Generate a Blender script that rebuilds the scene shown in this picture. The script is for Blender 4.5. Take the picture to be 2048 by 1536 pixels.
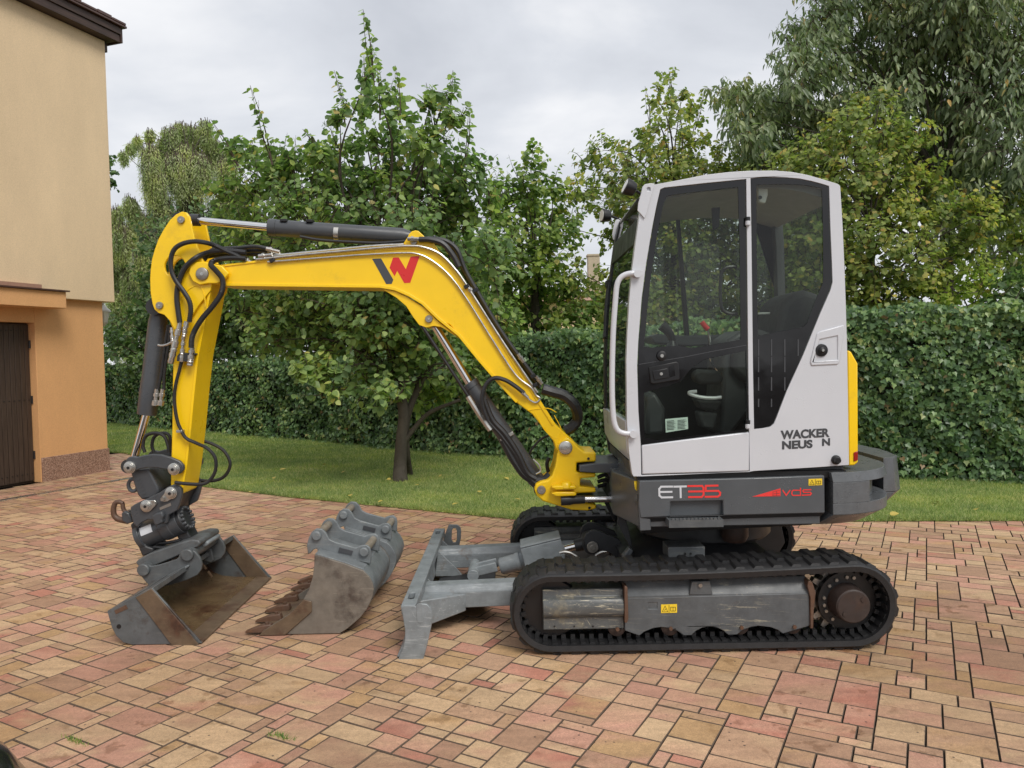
import bpy, bmesh, math, random
import numpy as np
from mathutils import Vector, Matrix
from mathutils.geometry import tessellate_polygon
for o in list(bpy.data.objects):
    bpy.data.objects.remove(o)
SC = bpy.context.scene
COL = SC.collection
R = math.radians

# ------------------------------------------------------------------ camera
FOC, PITCH, ROLL, CAMH = 1526.0, R(2.26), R(1.04), 1.52
RIGHT = Vector((1, 0, 0)); FWD = Vector((0, math.cos(PITCH), -math.sin(PITCH))); DOWN = Vector((0, -math.sin(PITCH), -math.cos(PITCH)))
RX = RIGHT * math.cos(ROLL) + DOWN * math.sin(ROLL)
DX = DOWN * math.cos(ROLL) - RIGHT * math.sin(ROLL)
CAM = Vector((0, 0, CAMH))
cam = bpy.data.cameras.new('camera'); camo = bpy.data.objects.new('camera', cam); COL.objects.link(camo)
cam.sensor_width = 36.0; cam.lens = 36.0 * FOC / 2048.0; cam.clip_start = 0.05; cam.clip_end = 2000
camo.matrix_world = Matrix(((RX.x, -DX.x, -FWD.x, 0), (RX.y, -DX.y, -FWD.y, 0), (RX.z, -DX.z, -FWD.z, CAMH), (0, 0, 0, 1)))
SC.camera = camo

# ------------------------------------------------------------------ world, sun, exposure
SUN_EL, SUN_AZ = R(48), R(150)      # azimuth clockwise from +Y: behind the camera, to its right
w = bpy.data.worlds.new('World'); SC.world = w; w.use_nodes = True
nt = w.node_tree; nt.nodes.clear()
def N(nt, t, **k):
    n = nt.nodes.new(t)
    for a, b in k.items(): setattr(n, a, b)
    return n
out = N(nt, 'ShaderNodeOutputWorld'); bg = N(nt, 'ShaderNodeBackground'); bg.inputs[1].default_value = 0.10
sky = N(nt, 'ShaderNodeTexSky', sky_type='NISHITA', sun_disc=False)
sky.sun_elevation = SUN_EL; sky.sun_rotation = SUN_AZ; sky.air_density = 1.0; sky.dust_density = 2.0
tc = N(nt, 'ShaderNodeTexCoord'); sx = N(nt, 'ShaderNodeSeparateXYZ'); nt.links.new(tc.outputs['Generated'], sx.inputs[0])
ma = N(nt, 'ShaderNodeMath', operation='MAXIMUM'); nt.links.new(sx.outputs[2], ma.inputs[0]); ma.inputs[1].default_value = 0.0
mb = N(nt, 'ShaderNodeMath', operation='ADD'); nt.links.new(ma.outputs[0], mb.inputs[0]); mb.inputs[1].default_value = 0.22
dv = N(nt, 'ShaderNodeVectorMath', operation='DIVIDE'); cb = N(nt, 'ShaderNodeCombineXYZ')
for i in range(3): nt.links.new(mb.outputs[0], cb.inputs[i])
nt.links.new(tc.outputs['Generated'], dv.inputs[0]); nt.links.new(cb.outputs[0], dv.inputs[1])
nz = N(nt, 'ShaderNodeTexNoise'); nz.inputs['Scale'].default_value = 1.5; nz.inputs['Detail'].default_value = 6; nz.inputs['Roughness'].default_value = 0.52
nz.inputs['Distortion'].default_value = 0.25
mpw = N(nt, 'ShaderNodeMapping'); mpw.inputs['Location'].default_value = (3.1, 0.4, 0); mpw.inputs['Scale'].default_value = (0.75, 1.0, 1.0)
nt.links.new(dv.outputs[0], mpw.inputs[0]); nt.links.new(mpw.outputs[0], nz.inputs['Vector'])
rp = N(nt, 'ShaderNodeValToRGB')
e = rp.color_ramp.elements
e[0].position = 0.34; e[0].color = (0.56, 0.585, 0.64, 1); e[1].position = 0.66; e[1].color = (1.0, 1.0, 1.01, 1)
k = rp.color_ramp.elements.new(0.50); k.color = (0.72, 0.745, 0.795, 1)
nt.links.new(nz.outputs[0], rp.inputs[0])
# brighter, thinner cloud low down towards the horizon
hz = N(nt, 'ShaderNodeMapRange'); hz.inputs[1].default_value = 0.0; hz.inputs[2].default_value = 0.42; hz.inputs[3].default_value = 0.5; hz.inputs[4].default_value = 0.0
nt.links.new(sx.outputs[2], hz.inputs[0])
mh = N(nt, 'ShaderNodeMixRGB'); mh.inputs[2].default_value = (0.93, 0.94, 0.96, 1)
nt.links.new(hz.outputs[0], mh.inputs[0]); nt.links.new(rp.outputs[0], mh.inputs[1])
sc_ = N(nt, 'ShaderNodeMixRGB', blend_type='MULTIPLY'); sc_.inputs[0].default_value = 1; sc_.inputs[2].default_value = (6.1, 6.1, 6.1, 1)
nt.links.new(mh.outputs[0], sc_.inputs[1])
mx = N(nt, 'ShaderNodeMixRGB'); mx.inputs[0].default_value = 0.95
nt.links.new(sky.outputs[0], mx.inputs[1]); nt.links.new(sc_.outputs[0], mx.inputs[2]); nt.links.new(mx.outputs[0], bg.inputs[0]); nt.links.new(bg.outputs[0], out.inputs[0])
sl = bpy.data.lights.new('sun', 'SUN'); sl.energy = 1.5; sl.angle = R(26); sl.color = (1.0, 0.96, 0.9)
so = bpy.data.objects.new('sun', sl); COL.objects.link(so); so.location = (4, -8, 14)
sd = Vector((math.sin(SUN_AZ) * math.cos(SUN_EL), math.cos(SUN_AZ) * math.cos(SUN_EL), math.sin(SUN_EL)))
so.rotation_euler = sd.to_track_quat('Z', 'Y').to_euler()
vs = SC.view_settings
vs.view_transform = 'Standard'; vs.look = 'None'; vs.exposure = 0.74; vs.gamma = 1.0; vs.use_curve_mapping = False
SC.cycles.max_bounces = 8; SC.cycles.transparent_max_bounces = 16

# ------------------------------------------------------------------ helpers
def P(px, py, Y):
    """Point of the plane at distance Y that the photo shows at (px, py): used to measure sizes off the photo."""
    d = FWD + RX * ((px - 1024) / FOC) + DX * ((py - 768) / FOC)
    return CAM + d * (Y / d.y)
def XZ(px, py, Y):
    p = P(px, py, Y); return (p.x, p.z)
def G(px, py, z=0.0):
    d = FWD + RX * ((px - 1024) / FOC) + DX * ((py - 768) / FOC)
    return CAM + d * ((z - CAMH) / d.z)
def proj(p):
    v = Vector(p) - CAM; z = v.dot(FWD)
    return (1024 + FOC * v.dot(RX) / z, 768 + FOC * v.dot(DX) / z, z)
def crop(ox, oy, s):
    return lambda l, Y: [XZ(ox + x / s, oy + y / s, Y) for x, y in l]

ORG = {}
class MB:
    def __init__(s): s.v = []; s.f = []
    def add(s, vs, fs):
        n = len(s.v); s.v += [tuple(x) for x in vs]; s.f += [tuple(i + n for i in f) for f in fs]; return s
    def box(s, x0, x1, y0, y1, z0, z1):
        return s.add([(x0,y0,z0),(x1,y0,z0),(x1,y1,z0),(x0,y1,z0),(x0,y0,z1),(x1,y0,z1),(x1,y1,z1),(x0,y1,z1)],
                     [(0,3,2,1),(4,5,6,7),(0,1,5,4),(1,2,6,5),(2,3,7,6),(3,0,4,7)])
    def obox(s, c, ax, ay, az):
        """box from centre and three half-axis vectors"""
        c, ax, ay, az = map(Vector, (c, ax, ay, az))
        vs = [c + ax*i + ay*j + az*k for k in (-1, 1) for i, j in ((-1,-1),(1,-1),(1,1),(-1,1))]
        return s.add(vs, [(0,3,2,1),(4,5,6,7),(0,1,5,4),(1,2,6,5),(2,3,7,6),(3,0,4,7)])
    def prism(s, pts, y0, y1, holes=()):
        """outline in the XZ plane, extruded from y0 to y1"""
        loops = [list(pts)] + [list(h) for h in holes]
        off = 0; n = sum(map(len, loops)); flat = [p for l in loops for p in l]
        vs = [(x, y0, z) for x, z in flat] + [(x, y1, z) for x, z in flat]; fs = []
        if holes:
            for t in tessellate_polygon([[Vector((x, z, 0)) for x, z in l] for l in loops]):
                fs.append(tuple(t)); fs.append(tuple(i + n for i in reversed(t)))
        else:
            fs.append(tuple(range(n))); fs.append(tuple(range(2*n - 1, n - 1, -1)))
        for l in loops:
            m = len(l)
            for i in range(m):
                a, b = off + i, off + (i + 1) % m; fs.append((a, b, b + n, a + n))
            off += m
        return s.add(vs, fs)
    def prism_z(s, pts, z0, z1, top=None):
        n = len(pts); tp = top or pts
        vs = [(x, y, z0) for x, y in pts] + [(x, y, z1) for x, y in tp]
        fs = [tuple(range(n)), tuple(range(2*n - 1, n - 1, -1))] + [(i, (i+1) % n, (i+1) % n + n, i + n) for i in range(n)]
        return s.add(vs, fs)
    def ring(s, c, u, v, r, n): return [c + u*(r*math.cos(2*math.pi*i/n)) + v*(r*math.sin(2*math.pi*i/n)) for i in range(n)]
    def lathe(s, p0, p1, prof, n=20):
        """prof: (t along axis in metres from p0, radius)"""
        p0, p1 = Vector(p0), Vector(p1); d = (p1 - p0).normalized()
        u = d.orthogonal().normalized(); v = d.cross(u); vs = []; fs = []
        for t, r in prof: vs += s.ring(p0 + d*t, u, v, max(r, 1e-4), n)
        m = len(prof)
        for j in range(m - 1):
            for i in range(n):
                fs.append((j*n + i, j*n + (i+1) % n, (j+1)*n + (i+1) % n, (j+1)*n + i))
        fs.append(tuple(range(n - 1, -1, -1))); fs.append(tuple(range((m-1)*n, m*n)))
        return s.add(vs, fs)
    def cyl(s, p0, p1, r, n=16, r1=None):
        L = (Vector(p1) - Vector(p0)).length
        return s.lathe(p0, p1, [(0, r), (L, r if r1 is None else r1)], n)
    def tube(s, pts, r, n=8, seg=8, rings=0.0, closed=False):
        """swept tube along a Catmull-Rom curve through pts; rings = depth of corrugation"""
        P_ = [Vector(p) for p in pts]; c = []
        if seg <= 1: c = P_
        else:
            q = [P_[0]*2 - P_[1]] + P_ + [P_[-1]*2 - P_[-2]]
            for i in range(1, len(q) - 2):
                for k in range(seg):
                    t = k / seg; a, b, d, e2 = q[i-1], q[i], q[i+1], q[i+2]
                    c.append(0.5*((2*b) + (d - a)*t + (2*a - 5*b + 4*d - e2)*t*t + (3*b - a - 3*d + e2)*t**3))
            c.append(P_[-1])
        vs = []; fs = []; u = None
        for i, p in enumerate(c):
            d = (c[min(i+1, len(c)-1)] - c[max(i-1, 0)]).normalized()
            u = d.orthogonal().normalized() if u is None else (u - d*u.dot(d)).normalized()
            rr = r(i/(len(c)-1)) if callable(r) else r
            if rings and i % 2: rr *= 1 - rings
            vs += s.ring(p, u, d.cross(u), rr, n)
        for j in range(len(c) - 1):
            for i in range(n): fs.append((j*n + i, j*n + (i+1) % n, (j+1)*n + (i+1) % n, (j+1)*n + i))
        fs.append(tuple(range(n-1, -1, -1))); fs.append(tuple(range((len(c)-1)*n, len(c)*n)))
        return s.add(vs, fs)
    def sheet(s, loops):
        """quad grid from rows of points"""
        m = len(loops[0]); vs = [p for l in loops for p in l]; fs = []
        for j in range(len(loops) - 1):
            for i in range(m - 1): fs.append((j*m + i, j*m + i + 1, (j+1)*m + i + 1, (j+1)*m + i))
        return s.add(vs, fs)

def mesh_of(name, mb, mat, org=Vector(), smooth=40, recalc=True):
    me = bpy.data.meshes.new(name)
    me.from_pydata([(x - org.x, y - org.y, z - org.z) for x, y, z in mb.v], [], mb.f)
    if recalc:
        bm = bmesh.new(); bm.from_mesh(me); bmesh.ops.recalc_face_normals(bm, faces=bm.faces); bm.to_mesh(me); bm.free()
    if mat: me.materials.append(mat)
    if smooth:
        me.polygons.foreach_set('use_smooth', [True]*len(me.polygons))
        try: me.set_sharp_from_angle(angle=R(smooth))
        except Exception: pass
    return me
def obj(name, mb, mat, parent=None, bevel=0.0, smooth=40, seg=2, label=None, kind=None, org=None, recalc=True):
    po = ORG.get(parent.name, Vector()) if parent else Vector()
    og = po if org is None else Vector(org)
    me = mesh_of(name, mb, mat, og, smooth, recalc)
    o = bpy.data.objects.new(name, me); COL.objects.link(o)
    if parent: o.parent = parent
    o.location = og - po
    ORG[o.name] = og
    if bevel:
        b = o.modifiers.new('bevel', 'BEVEL'); b.width = bevel; b.segments = seg; b.limit_method = 'ANGLE'; b.angle_limit = R(35); b.harden_normals = False
    if label: o['label'] = label
    if kind: o['kind'] = kind
    return o
def thing(name, label, cat, loc=(0, 0, 0), group=None):
    o = bpy.data.objects.new(name, None); COL.objects.link(o); o.location = loc; o.empty_display_size = 0.1
    o['label'] = label; o['category'] = cat
    if group: o['group'] = group
    ORG[o.name] = Vector(loc); return o
def tag(o, label, cat, group=None):
    o['label'] = label; o['category'] = cat
    if group: o['group'] = group
    return o
def inst(name, me, parent, loc, rot=None):
    o = bpy.data.objects.new(name, me); COL.objects.link(o); o.parent = parent
    po = ORG[parent.name]; o.location = Vector(loc) - po
    if rot is not None:
        o.rotation_mode = 'QUATERNION'; o.rotation_quaternion = rot
    ORG[o.name] = Vector(loc); return o
def arc(cx, cz, r, a0, a1, n):
    return [(cx + r*math.cos(R(a0 + (a1-a0)*i/n)), cz + r*math.sin(R(a0 + (a1-a0)*i/n))) for i in range(n + 1)]

# ------------------------------------------------------------------ materials
def newmat(name):
    m = bpy.data.materials.new(name); m.use_nodes = True; nt = m.node_tree
    return m, nt, nt.nodes['Principled BSDF']
def noise(nt, scale, detail=4, rough=0.55, coord='Object', stretch=None, rot=0.0):
    tc = N(nt, 'ShaderNodeTexCoord'); nz = N(nt, 'ShaderNodeTexNoise')
    nz.inputs['Scale'].default_value = scale; nz.inputs['Detail'].default_value = detail; nz.inputs['Roughness'].default_value = rough
    if stretch:
        mp = N(nt, 'ShaderNodeMapping'); mp.inputs['Scale'].default_value = stretch; mp.inputs['Rotation'].default_value = (0, rot, 0); mp.vector_type = 'TEXTURE' if rot else 'POINT'
        if rot: mp.inputs['Scale'].default_value = tuple(1/v for v in stretch)
        nt.links.new(tc.outputs[coord], mp.inputs[0]); nt.links.new(mp.outputs[0], nz.inputs['Vector'])
    else: nt.links.new(tc.outputs[coord], nz.inputs['Vector'])
    return nz.outputs[0]
def ramp(nt, inp, stops, interp='LINEAR'):
    r = N(nt, 'ShaderNodeValToRGB'); r.color_ramp.interpolation = interp; es = r.color_ramp.elements
    while len(es) < len(stops): es.new(0.5)
    for e_, (p, c) in zip(es, stops):
        e_.position = p; e_.color = (*c, 1) if len(c) == 3 else c
    nt.links.new(inp, r.inputs[0]); return r.outputs[0]
def mixc(nt, fac, a, b, mode='MIX'):
    m = N(nt, 'ShaderNodeMixRGB', blend_type=mode)
    for i, x in ((0, fac), (1, a), (2, b)):
        if isinstance(x, (int, float)): m.inputs[i].default_value = x
        elif isinstance(x, tuple): m.inputs[i].default_value = (*x, 1)
        else: nt.links.new(x, m.inputs[i])
    return m.outputs[0]
def bump(nt, bs, h, strength, dist=0.01):
    b = N(nt, 'ShaderNodeBump'); b.inputs['Strength'].default_value = strength; b.inputs['Distance'].default_value = dist
    nt.links.new(h, b.inputs['Height']); nt.links.new(b.outputs[0], bs.inputs['Normal'])
W3 = lambda v: (v, v, v)
def plain(name, col, rough=0.5, metal=0.0, var=0.12, scale=18, coat=0.0, bmp=0.0, dirt=None, dirt_amt=0.5, drops=0.0):
    """painted / rubber / metal surface with slight mottling and optional grime and rain drops"""
    m, nt, b = newmat(name)
    n = noise(nt, scale, 5)
    c = mixc(nt, 1.0, tuple(col), ramp(nt, n, [(0.25, W3(1 - var)), (0.75, W3(1 + var))]), 'MULTIPLY')
    if dirt:
        n2 = noise(nt, 5.5, 8, 0.7)
        f = ramp(nt, n2, [(0.60 - 0.22*dirt_amt, W3(0)), (0.80 - 0.2*dirt_amt, W3(min(1, 0.35 + dirt_amt)))])
        c = mixc(nt, f, c, tuple(dirt))
    nt.links.new(c, b.inputs['Base Color'])
    b.inputs['Metallic'].default_value = metal; b.inputs['Coat Weight'].default_value = coat; b.inputs['Coat Roughness'].default_value = 0.15
    nt.links.new(ramp(nt, noise(nt, scale*0.6, 4), [(0.3, W3(max(0.02, rough - 0.1))), (0.7, W3(min(1, rough + 0.1)))]), b.inputs['Roughness'])
    if bmp: bump(nt, b, noise(nt, scale*8, 3), bmp, 0.004)
    if drops:
        tc = N(nt, 'ShaderNodeTexCoord'); vo = N(nt, 'ShaderNodeTexVoronoi'); vo.inputs['Scale'].default_value = 95; vo.inputs['Randomness'].default_value = 1
        nt.links.new(tc.outputs['Object'], vo.inputs['Vector'])
        h = ramp(nt, vo.outputs['Distance'], [(0.0, W3(1)), (0.28, W3(0))])
        msk = ramp(nt, noise(nt, 9, 3), [(0.5, W3(0)), (0.66, W3(1))])
        bump(nt, b, mixc(nt, 1.0, h, msk, 'MULTIPLY'), drops, 0.003)
    return m
def worn(name, paint, under, rust, amt=0.45, rust_amt=0.3, rough=0.5, scratch=1.0):
    """worn steel paint: scuffs, fine scratches to bare/dusty metal, rust patches"""
    m, nt, b = newmat(name)
    base = mixc(nt, 1.0, tuple(paint), ramp(nt, noise(nt, 14, 6, 0.65), [(0.3, W3(0.8)), (0.72, W3(1.25))]), 'MULTIPLY')
    s1 = ramp(nt, noise(nt, 90, 5, 0.7, stretch=(0.07, 1, 1), rot=R(3)), [(0.58, W3(0)), (0.65, W3(1))])
    s2 = mixc(nt, 1.0, ramp(nt, noise(nt, 110, 4, 0.7, stretch=(0.07, 1, 1), rot=R(62)), [(0.66, W3(0)), (0.71, W3(0.6))]), ramp(nt, noise(nt, 120, 4, 0.7, stretch=(0.08, 1, 1), rot=R(-38)), [(0.66, W3(0)), (0.71, W3(0.6))]), 'LIGHTEN')
    s2 = mixc(nt, 1.0, s2, ramp(nt, noise(nt, 70, 8, 0.75), [(0.60, W3(0)), (0.68, W3(0.8))]), 'LIGHTEN')
    patch = ramp(nt, noise(nt, 3.6, 6, 0.65), [(0.60 - 0.3*amt, W3(0.12)), (0.76 - 0.25*amt, W3(1))])
    sc = mixc(nt, 1.0, mixc(nt, 1.0, s1, s2, 'LIGHTEN'), patch, 'MULTIPLY')
    c = mixc(nt, mixc(nt, 1.0, sc, W3(scratch), 'MULTIPLY'), base, tuple(under))
    rf = ramp(nt, noise(nt, 4.4, 9, 0.68), [(0.64 - 0.3*rust_amt, W3(0)), (0.78 - 0.28*rust_amt, W3(1))])
    rc = mixc(nt, ramp(nt, noise(nt, 40, 5), [(0.35, W3(0)), (0.65, W3(1))]), tuple(rust), tuple(x*0.55 for x in rust))
    c = mixc(nt, rf, c, rc)
    nt.links.new(c, b.inputs['Base Color'])
    nt.links.new(ramp(nt, noise(nt, 9, 5), [(0.3, W3(rough - 0.12)), (0.7, W3(rough + 0.15))]), b.inputs['Roughness'])
    b.inputs['Specular IOR Level'].default_value = 0.5
    bump(nt, b, noise(nt, 60, 6, 0.7), 0.18, 0.003)
    return m
M = {}
M['yellow'] = plain('yellow_paint', (0.90, 0.575, 0.004), 0.36, var=0.05, scale=6, coat=0.12, dirt=(0.42, 0.26, 0.03), dirt_amt=0.10)
M['lightgrey'] = plain('light_grey_paint', (0.56, 0.57, 0.60), 0.34, var=0.03, scale=4, coat=0.3, drops=0.5)
M['darkgrey'] = plain('anthracite_paint', (0.078, 0.085, 0.092), 0.36, var=0.08, scale=9, drops=0.6)
M['darkwet'] = plain('wet_anthracite_casting', (0.10, 0.108, 0.115), 0.33, var=0.12, scale=30, bmp=0.25, drops=1.0)
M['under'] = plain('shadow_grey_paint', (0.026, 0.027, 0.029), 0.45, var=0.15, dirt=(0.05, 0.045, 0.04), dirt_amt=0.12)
M['cyl'] = plain('cylinder_grey_paint', (0.056, 0.060, 0.066), 0.34, var=0.08)
M['black'] = plain('black_plastic_and_shade', (0.008, 0.008, 0.009), 0.40, var=0.2)  # plastic; also stands in for shade on idlers, drive drums and beam slots
M['frit'] = plain('black_glass_border', (0.006, 0.006, 0.007), 0.08, var=0.1)
M['rubber'] = plain('track_rubber', (0.013, 0.013, 0.014), 0.5, var=0.25, scale=25, bmp=0.3, dirt=(0.032, 0.031, 0.030), dirt_amt=0.12)
M['hose'] = plain('hose_rubber', (0.014, 0.014, 0.015), 0.45, var=0.2)
M['chrome'] = plain('chrome', (0.72, 0.72, 0.72), 0.12, metal=1.0, var=0.05)
M['steel'] = plain('zinc_steel', (0.50, 0.49, 0.46), 0.3, metal=0.9, var=0.15, scale=40)
M['pin'] = plain('pin_steel', (0.33, 0.31, 0.28), 0.38, metal=0.8, var=0.2, scale=50)
M['rust'] = worn('rusty_steel', (0.10, 0.055, 0.035), (0.16, 0.12, 0.09), (0.14, 0.06, 0.025), 0.5, 0.6)
M['rusthub'] = worn('rusty_hub', (0.034, 0.023, 0.020), (0.09, 0.07, 0.055), (0.055, 0.027, 0.016), 0.5, 0.55)
M['frame'] = worn('scraped_frame_paint', (0.080, 0.087, 0.092), (0.50, 0.46, 0.33), (0.10, 0.06, 0.035), 0.30, -0.1, 0.40, 0.8)
M['framelow'] = worn('heavily_scraped_frame', (0.085, 0.09, 0.09), (0.52, 0.47, 0.34), (0.30, 0.26, 0.17), 0.95, 0.25, 0.40)
M['blade'] = worn('scuffed_blade_paint', (0.19, 0.21, 0.22), (0.40, 0.42, 0.42), (0.14, 0.09, 0.055), 0.55, 0.14, 0.45, 0.8)
M['bucket'] = worn('scuffed_bucket_paint', (0.15, 0.165, 0.172), (0.33, 0.33, 0.30), (0.15, 0.105, 0.07), 0.6, 0.18, 0.45, 0.8)
M['bucketside'] = worn('dusty_bucket_side', (0.150, 0.130, 0.106), (0.24, 0.205, 0.16), (0.075, 0.053, 0.04), 0.6, 0.36, 0.55)
M['ditch'] = worn('ditching_bucket_paint', (0.088, 0.095, 0.098), (0.20, 0.20, 0.18), (0.060, 0.038, 0.026), 0.55, 0.44, 0.42, 0.7)
M['ditchfloor'] = worn('bucket_floor_film_of_mud', (0.125, 0.082, 0.042), (0.20, 0.16, 0.11), (0.085, 0.038, 0.02), 0.5, 0.5, 0.26, 0.6)
M['edge'] = worn('rusty_cutting_edge', (0.115, 0.078, 0.048), (0.22, 0.165, 0.105), (0.085, 0.038, 0.02), 0.55, 0.5, 0.45)
M['red'] = plain('red_vinyl', (0.62, 0.022, 0.02), 0.35, var=0.03)
M['redtxt'] = plain('bright_red_vinyl', (0.75, 0.045, 0.04), 0.35, var=0.03)
M['greytxt'] = plain('grey_vinyl', (0.055, 0.057, 0.062), 0.4, var=0.03)
M['whitetxt'] = plain('pale_vinyl', (0.55, 0.57, 0.60), 0.4, var=0.03)
M['sticker'] = plain('yellow_sticker', (0.80, 0.56, 0.03), 0.4, var=0.04)
M['seat'] = plain('seat_fabric', (0.035, 0.036, 0.038), 0.8, var=0.2, scale=60, bmp=0.3)
M['interior'] = plain('cab_interior_plastic', (0.055, 0.058, 0.062), 0.55, var=0.08)
M['lining'] = plain('cab_roof_lining', (0.30, 0.31, 0.31), 0.7, var=0.06)
M['paper'] = plain('printed_sheet', (0.62, 0.74, 0.70), 0.6, var=0.04)
M['redlens'] = plain('red_reflector', (0.30, 0.02, 0.01), 0.15, var=0.05)

def glassmat(name, tint, gl=1.0):
    m, nt, b = newmat(name); nt.nodes.remove(b)
    o = nt.nodes['Material Output']; t = N(nt, 'ShaderNodeBsdfTransparent'); t.inputs[0].default_value = (*tint, 1)
    g = N(nt, 'ShaderNodeBsdfGlossy'); g.inputs['Roughness'].default_value = 0.015
    f = N(nt, 'ShaderNodeFresnel'); f.inputs[0].default_value = 1.5
    mxs = N(nt, 'ShaderNodeMixShader'); ge = N(nt, 'ShaderNodeNewGeometry'); iv = N(nt, 'ShaderNodeMath', operation='SUBTRACT'); iv.inputs[0].default_value = 1; nt.links.new(ge.outputs['Backfacing'], iv.inputs[1]); mu = N(nt, 'ShaderNodeMath', operation='MULTIPLY'); nt.links.new(f.outputs[0], mu.inputs[0]); nt.links.new(iv.outputs[0], mu.inputs[1]); nt.links.new(mu.outputs[0], mxs.inputs[0]); nt.links.new(t.outputs[0], mxs.inputs[1]); nt.links.new(g.outputs[0], mxs.inputs[2]); nt.links.new(mxs.outputs[0], o.inputs[0])
    return m
M['glass'] = glassmat('tinted_cab_glass', (0.86, 0.895, 0.865))
M['lens'] = plain('lamp_lens', (0.75, 0.76, 0.74), 0.2, var=0.03)
# ================================================================== GROUND, PAVING, LAWN
rng = np.random.default_rng(7); random.seed(7)
LAWN_EDGE = [(9.0, 6.45), (6.0, 6.48), (4.37, 6.52), (2.94, 6.62), (1.6, 6.70), (0.6, 6.78), (0.04, 6.92), (-1.03, 7.50), (-2.47, 8.28), (-3.8, 9.11), (-4.7, 10.2), (-5.5, 11.6), (-6.4, 12.5), (-9.0, 13.5), (-14, 15)]
def edge_y(x):
    xs = [p[0] for p in LAWN_EDGE][::-1]; ys = [p[1] for p in LAWN_EDGE][::-1]
    return float(np.interp(x, xs, ys))
HEDGE = [(-16, 22.6), (-9.9, 18.5), (-6.44, 15.75), (-3.4, 13.5), (-1.39, 11.85), (0.06, 10.95), (2.2, 9.75), (4.34, 8.68), (5.5, 8.25), (8.5, 7.4), (12, 6.6)]
HEDGE_H = [(-16, 1.3), (-9.9, 1.38), (-6.4, 1.42), (-3.4, 1.5), (0, 1.72), (2.2, 1.82), (4.3, 1.92), (12, 2.0)]

# joint sand / earth under everything
m, nt, b = newmat('joint_sand')
nt.links.new(ramp(nt, noise(nt, 30, 6), [(0.3, (0.030, 0.023, 0.018)), (0.7, (0.07, 0.055, 0.04))]), b.inputs['Base Color']); b.inputs['Roughness'].default_value = 0.95
g = obj('ground', MB().add([(-120, -60, -0.020), (120, -60, -0.020), (120, 200, -0.020), (-120, 200, -0.020)], [(0, 1, 2, 3)]), m, smooth=0, kind='structure')

m, nt, b = newmat('concrete_paver'); M['paver'] = m
geo = N(nt, 'ShaderNodeNewGeometry'); oi = N(nt, 'ShaderNodeObjectInfo')
ad = N(nt, 'ShaderNodeMath', operation='ADD'); nt.links.new(geo.outputs['Random Per Island'], ad.inputs[0]); nt.links.new(oi.outputs['Random'], ad.inputs[1])
fr = N(nt, 'ShaderNodeMath', operation='FRACT'); nt.links.new(ad.outputs[0], fr.inputs[0]); r1 = fr.outputs[0]
def derive(k):
    a = N(nt, 'ShaderNodeMath', operation='MULTIPLY'); a.inputs[1].default_value = k; nt.links.new(r1, a.inputs[0])
    f = N(nt, 'ShaderNodeMath', operation='FRACT'); nt.links.new(a.outputs[0], f.inputs[0]); return f.outputs[0]
SAND, TAN, PINK, RED, BRN, OCH = (0.50, 0.345, 0.205), (0.455, 0.285, 0.18), (0.47, 0.255, 0.18), (0.41, 0.18, 0.125), (0.365, 0.22, 0.14), (0.425, 0.268, 0.135)
pal = [(0.0, TAN), (0.14, SAND), (0.32, PINK), (0.44, BRN), (0.56, OCH), (0.68, SAND), (0.80, PINK), (0.91, RED), (0.96, TAN)]
cA = ramp(nt, derive(1.0), pal, 'CONSTANT'); cB = ramp(nt, derive(7.31), pal, 'CONSTANT')
def wnoise(scale, detail, rough, stretch=None, wmul=60):
    n = N(nt, 'ShaderNodeTexNoise', noise_dimensions='4D'); n.inputs['Scale'].default_value = scale; n.inputs['Detail'].default_value = detail; n.inputs['Roughness'].default_value = rough
    a = N(nt, 'ShaderNodeMath', operation='MULTIPLY'); a.inputs[1].default_value = wmul; nt.links.new(r1, a.inputs[0]); nt.links.new(a.outputs[0], n.inputs['W'])
    mp = N(nt, 'ShaderNodeMapping'); mp.inputs['Rotation'].default_value = (0, 0, R(28.57)); mp.inputs['Scale'].default_value = stretch or (1, 1, 1)
    nt.links.new(geo.outputs['Position'], mp.inputs[0]); nt.links.new(mp.outputs[0], n.inputs['Vector']); return n.outputs[0]
col = mixc(nt, ramp(nt, wnoise(7, 3, 0.5, (0.5, 1, 1)), [(0.40, W3(0)), (0.64, W3(1))]), cA, cB)
col = mixc(nt, 1.0, col, ramp(nt, wnoise(22, 4, 0.6, (0.25, 1, 1)), [(0.25, W3(0.80)), (0.75, W3(1.17))]), 'MULTIPLY')
col = mixc(nt, 1.0, col, ramp(nt, derive(13.7), [(0, W3(0.90)), (1, W3(1.08))]), 'MULTIPLY')
col = mixc(nt, 1.0, col, ramp(nt, noise(nt, 420, 2, 0.6, 'Generated') if False else wnoise(230, 2, 0.75), [(0.32, W3(0.74)), (0.68, W3(1.24))]), 'MULTIPLY')
col = mixc(nt, 1.0, col, ramp(nt, wnoise(55, 4, 0.65), [(0.32, W3(0.86)), (0.68, W3(1.12))]), 'MULTIPLY')
nzd = N(nt, 'ShaderNodeTexNoise'); nzd.inputs['Scale'].default_value = 0.45; nzd.inputs['Detail'].default_value = 5; nt.links.new(geo.outputs['Position'], nzd.inputs['Vector'])
col = mixc(nt, 1.0, col, ramp(nt, nzd.outputs[0], [(0.36, (0.80, 0.76, 0.72)), (0.58, W3(1.06))]), 'MULTIPLY')
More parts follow.
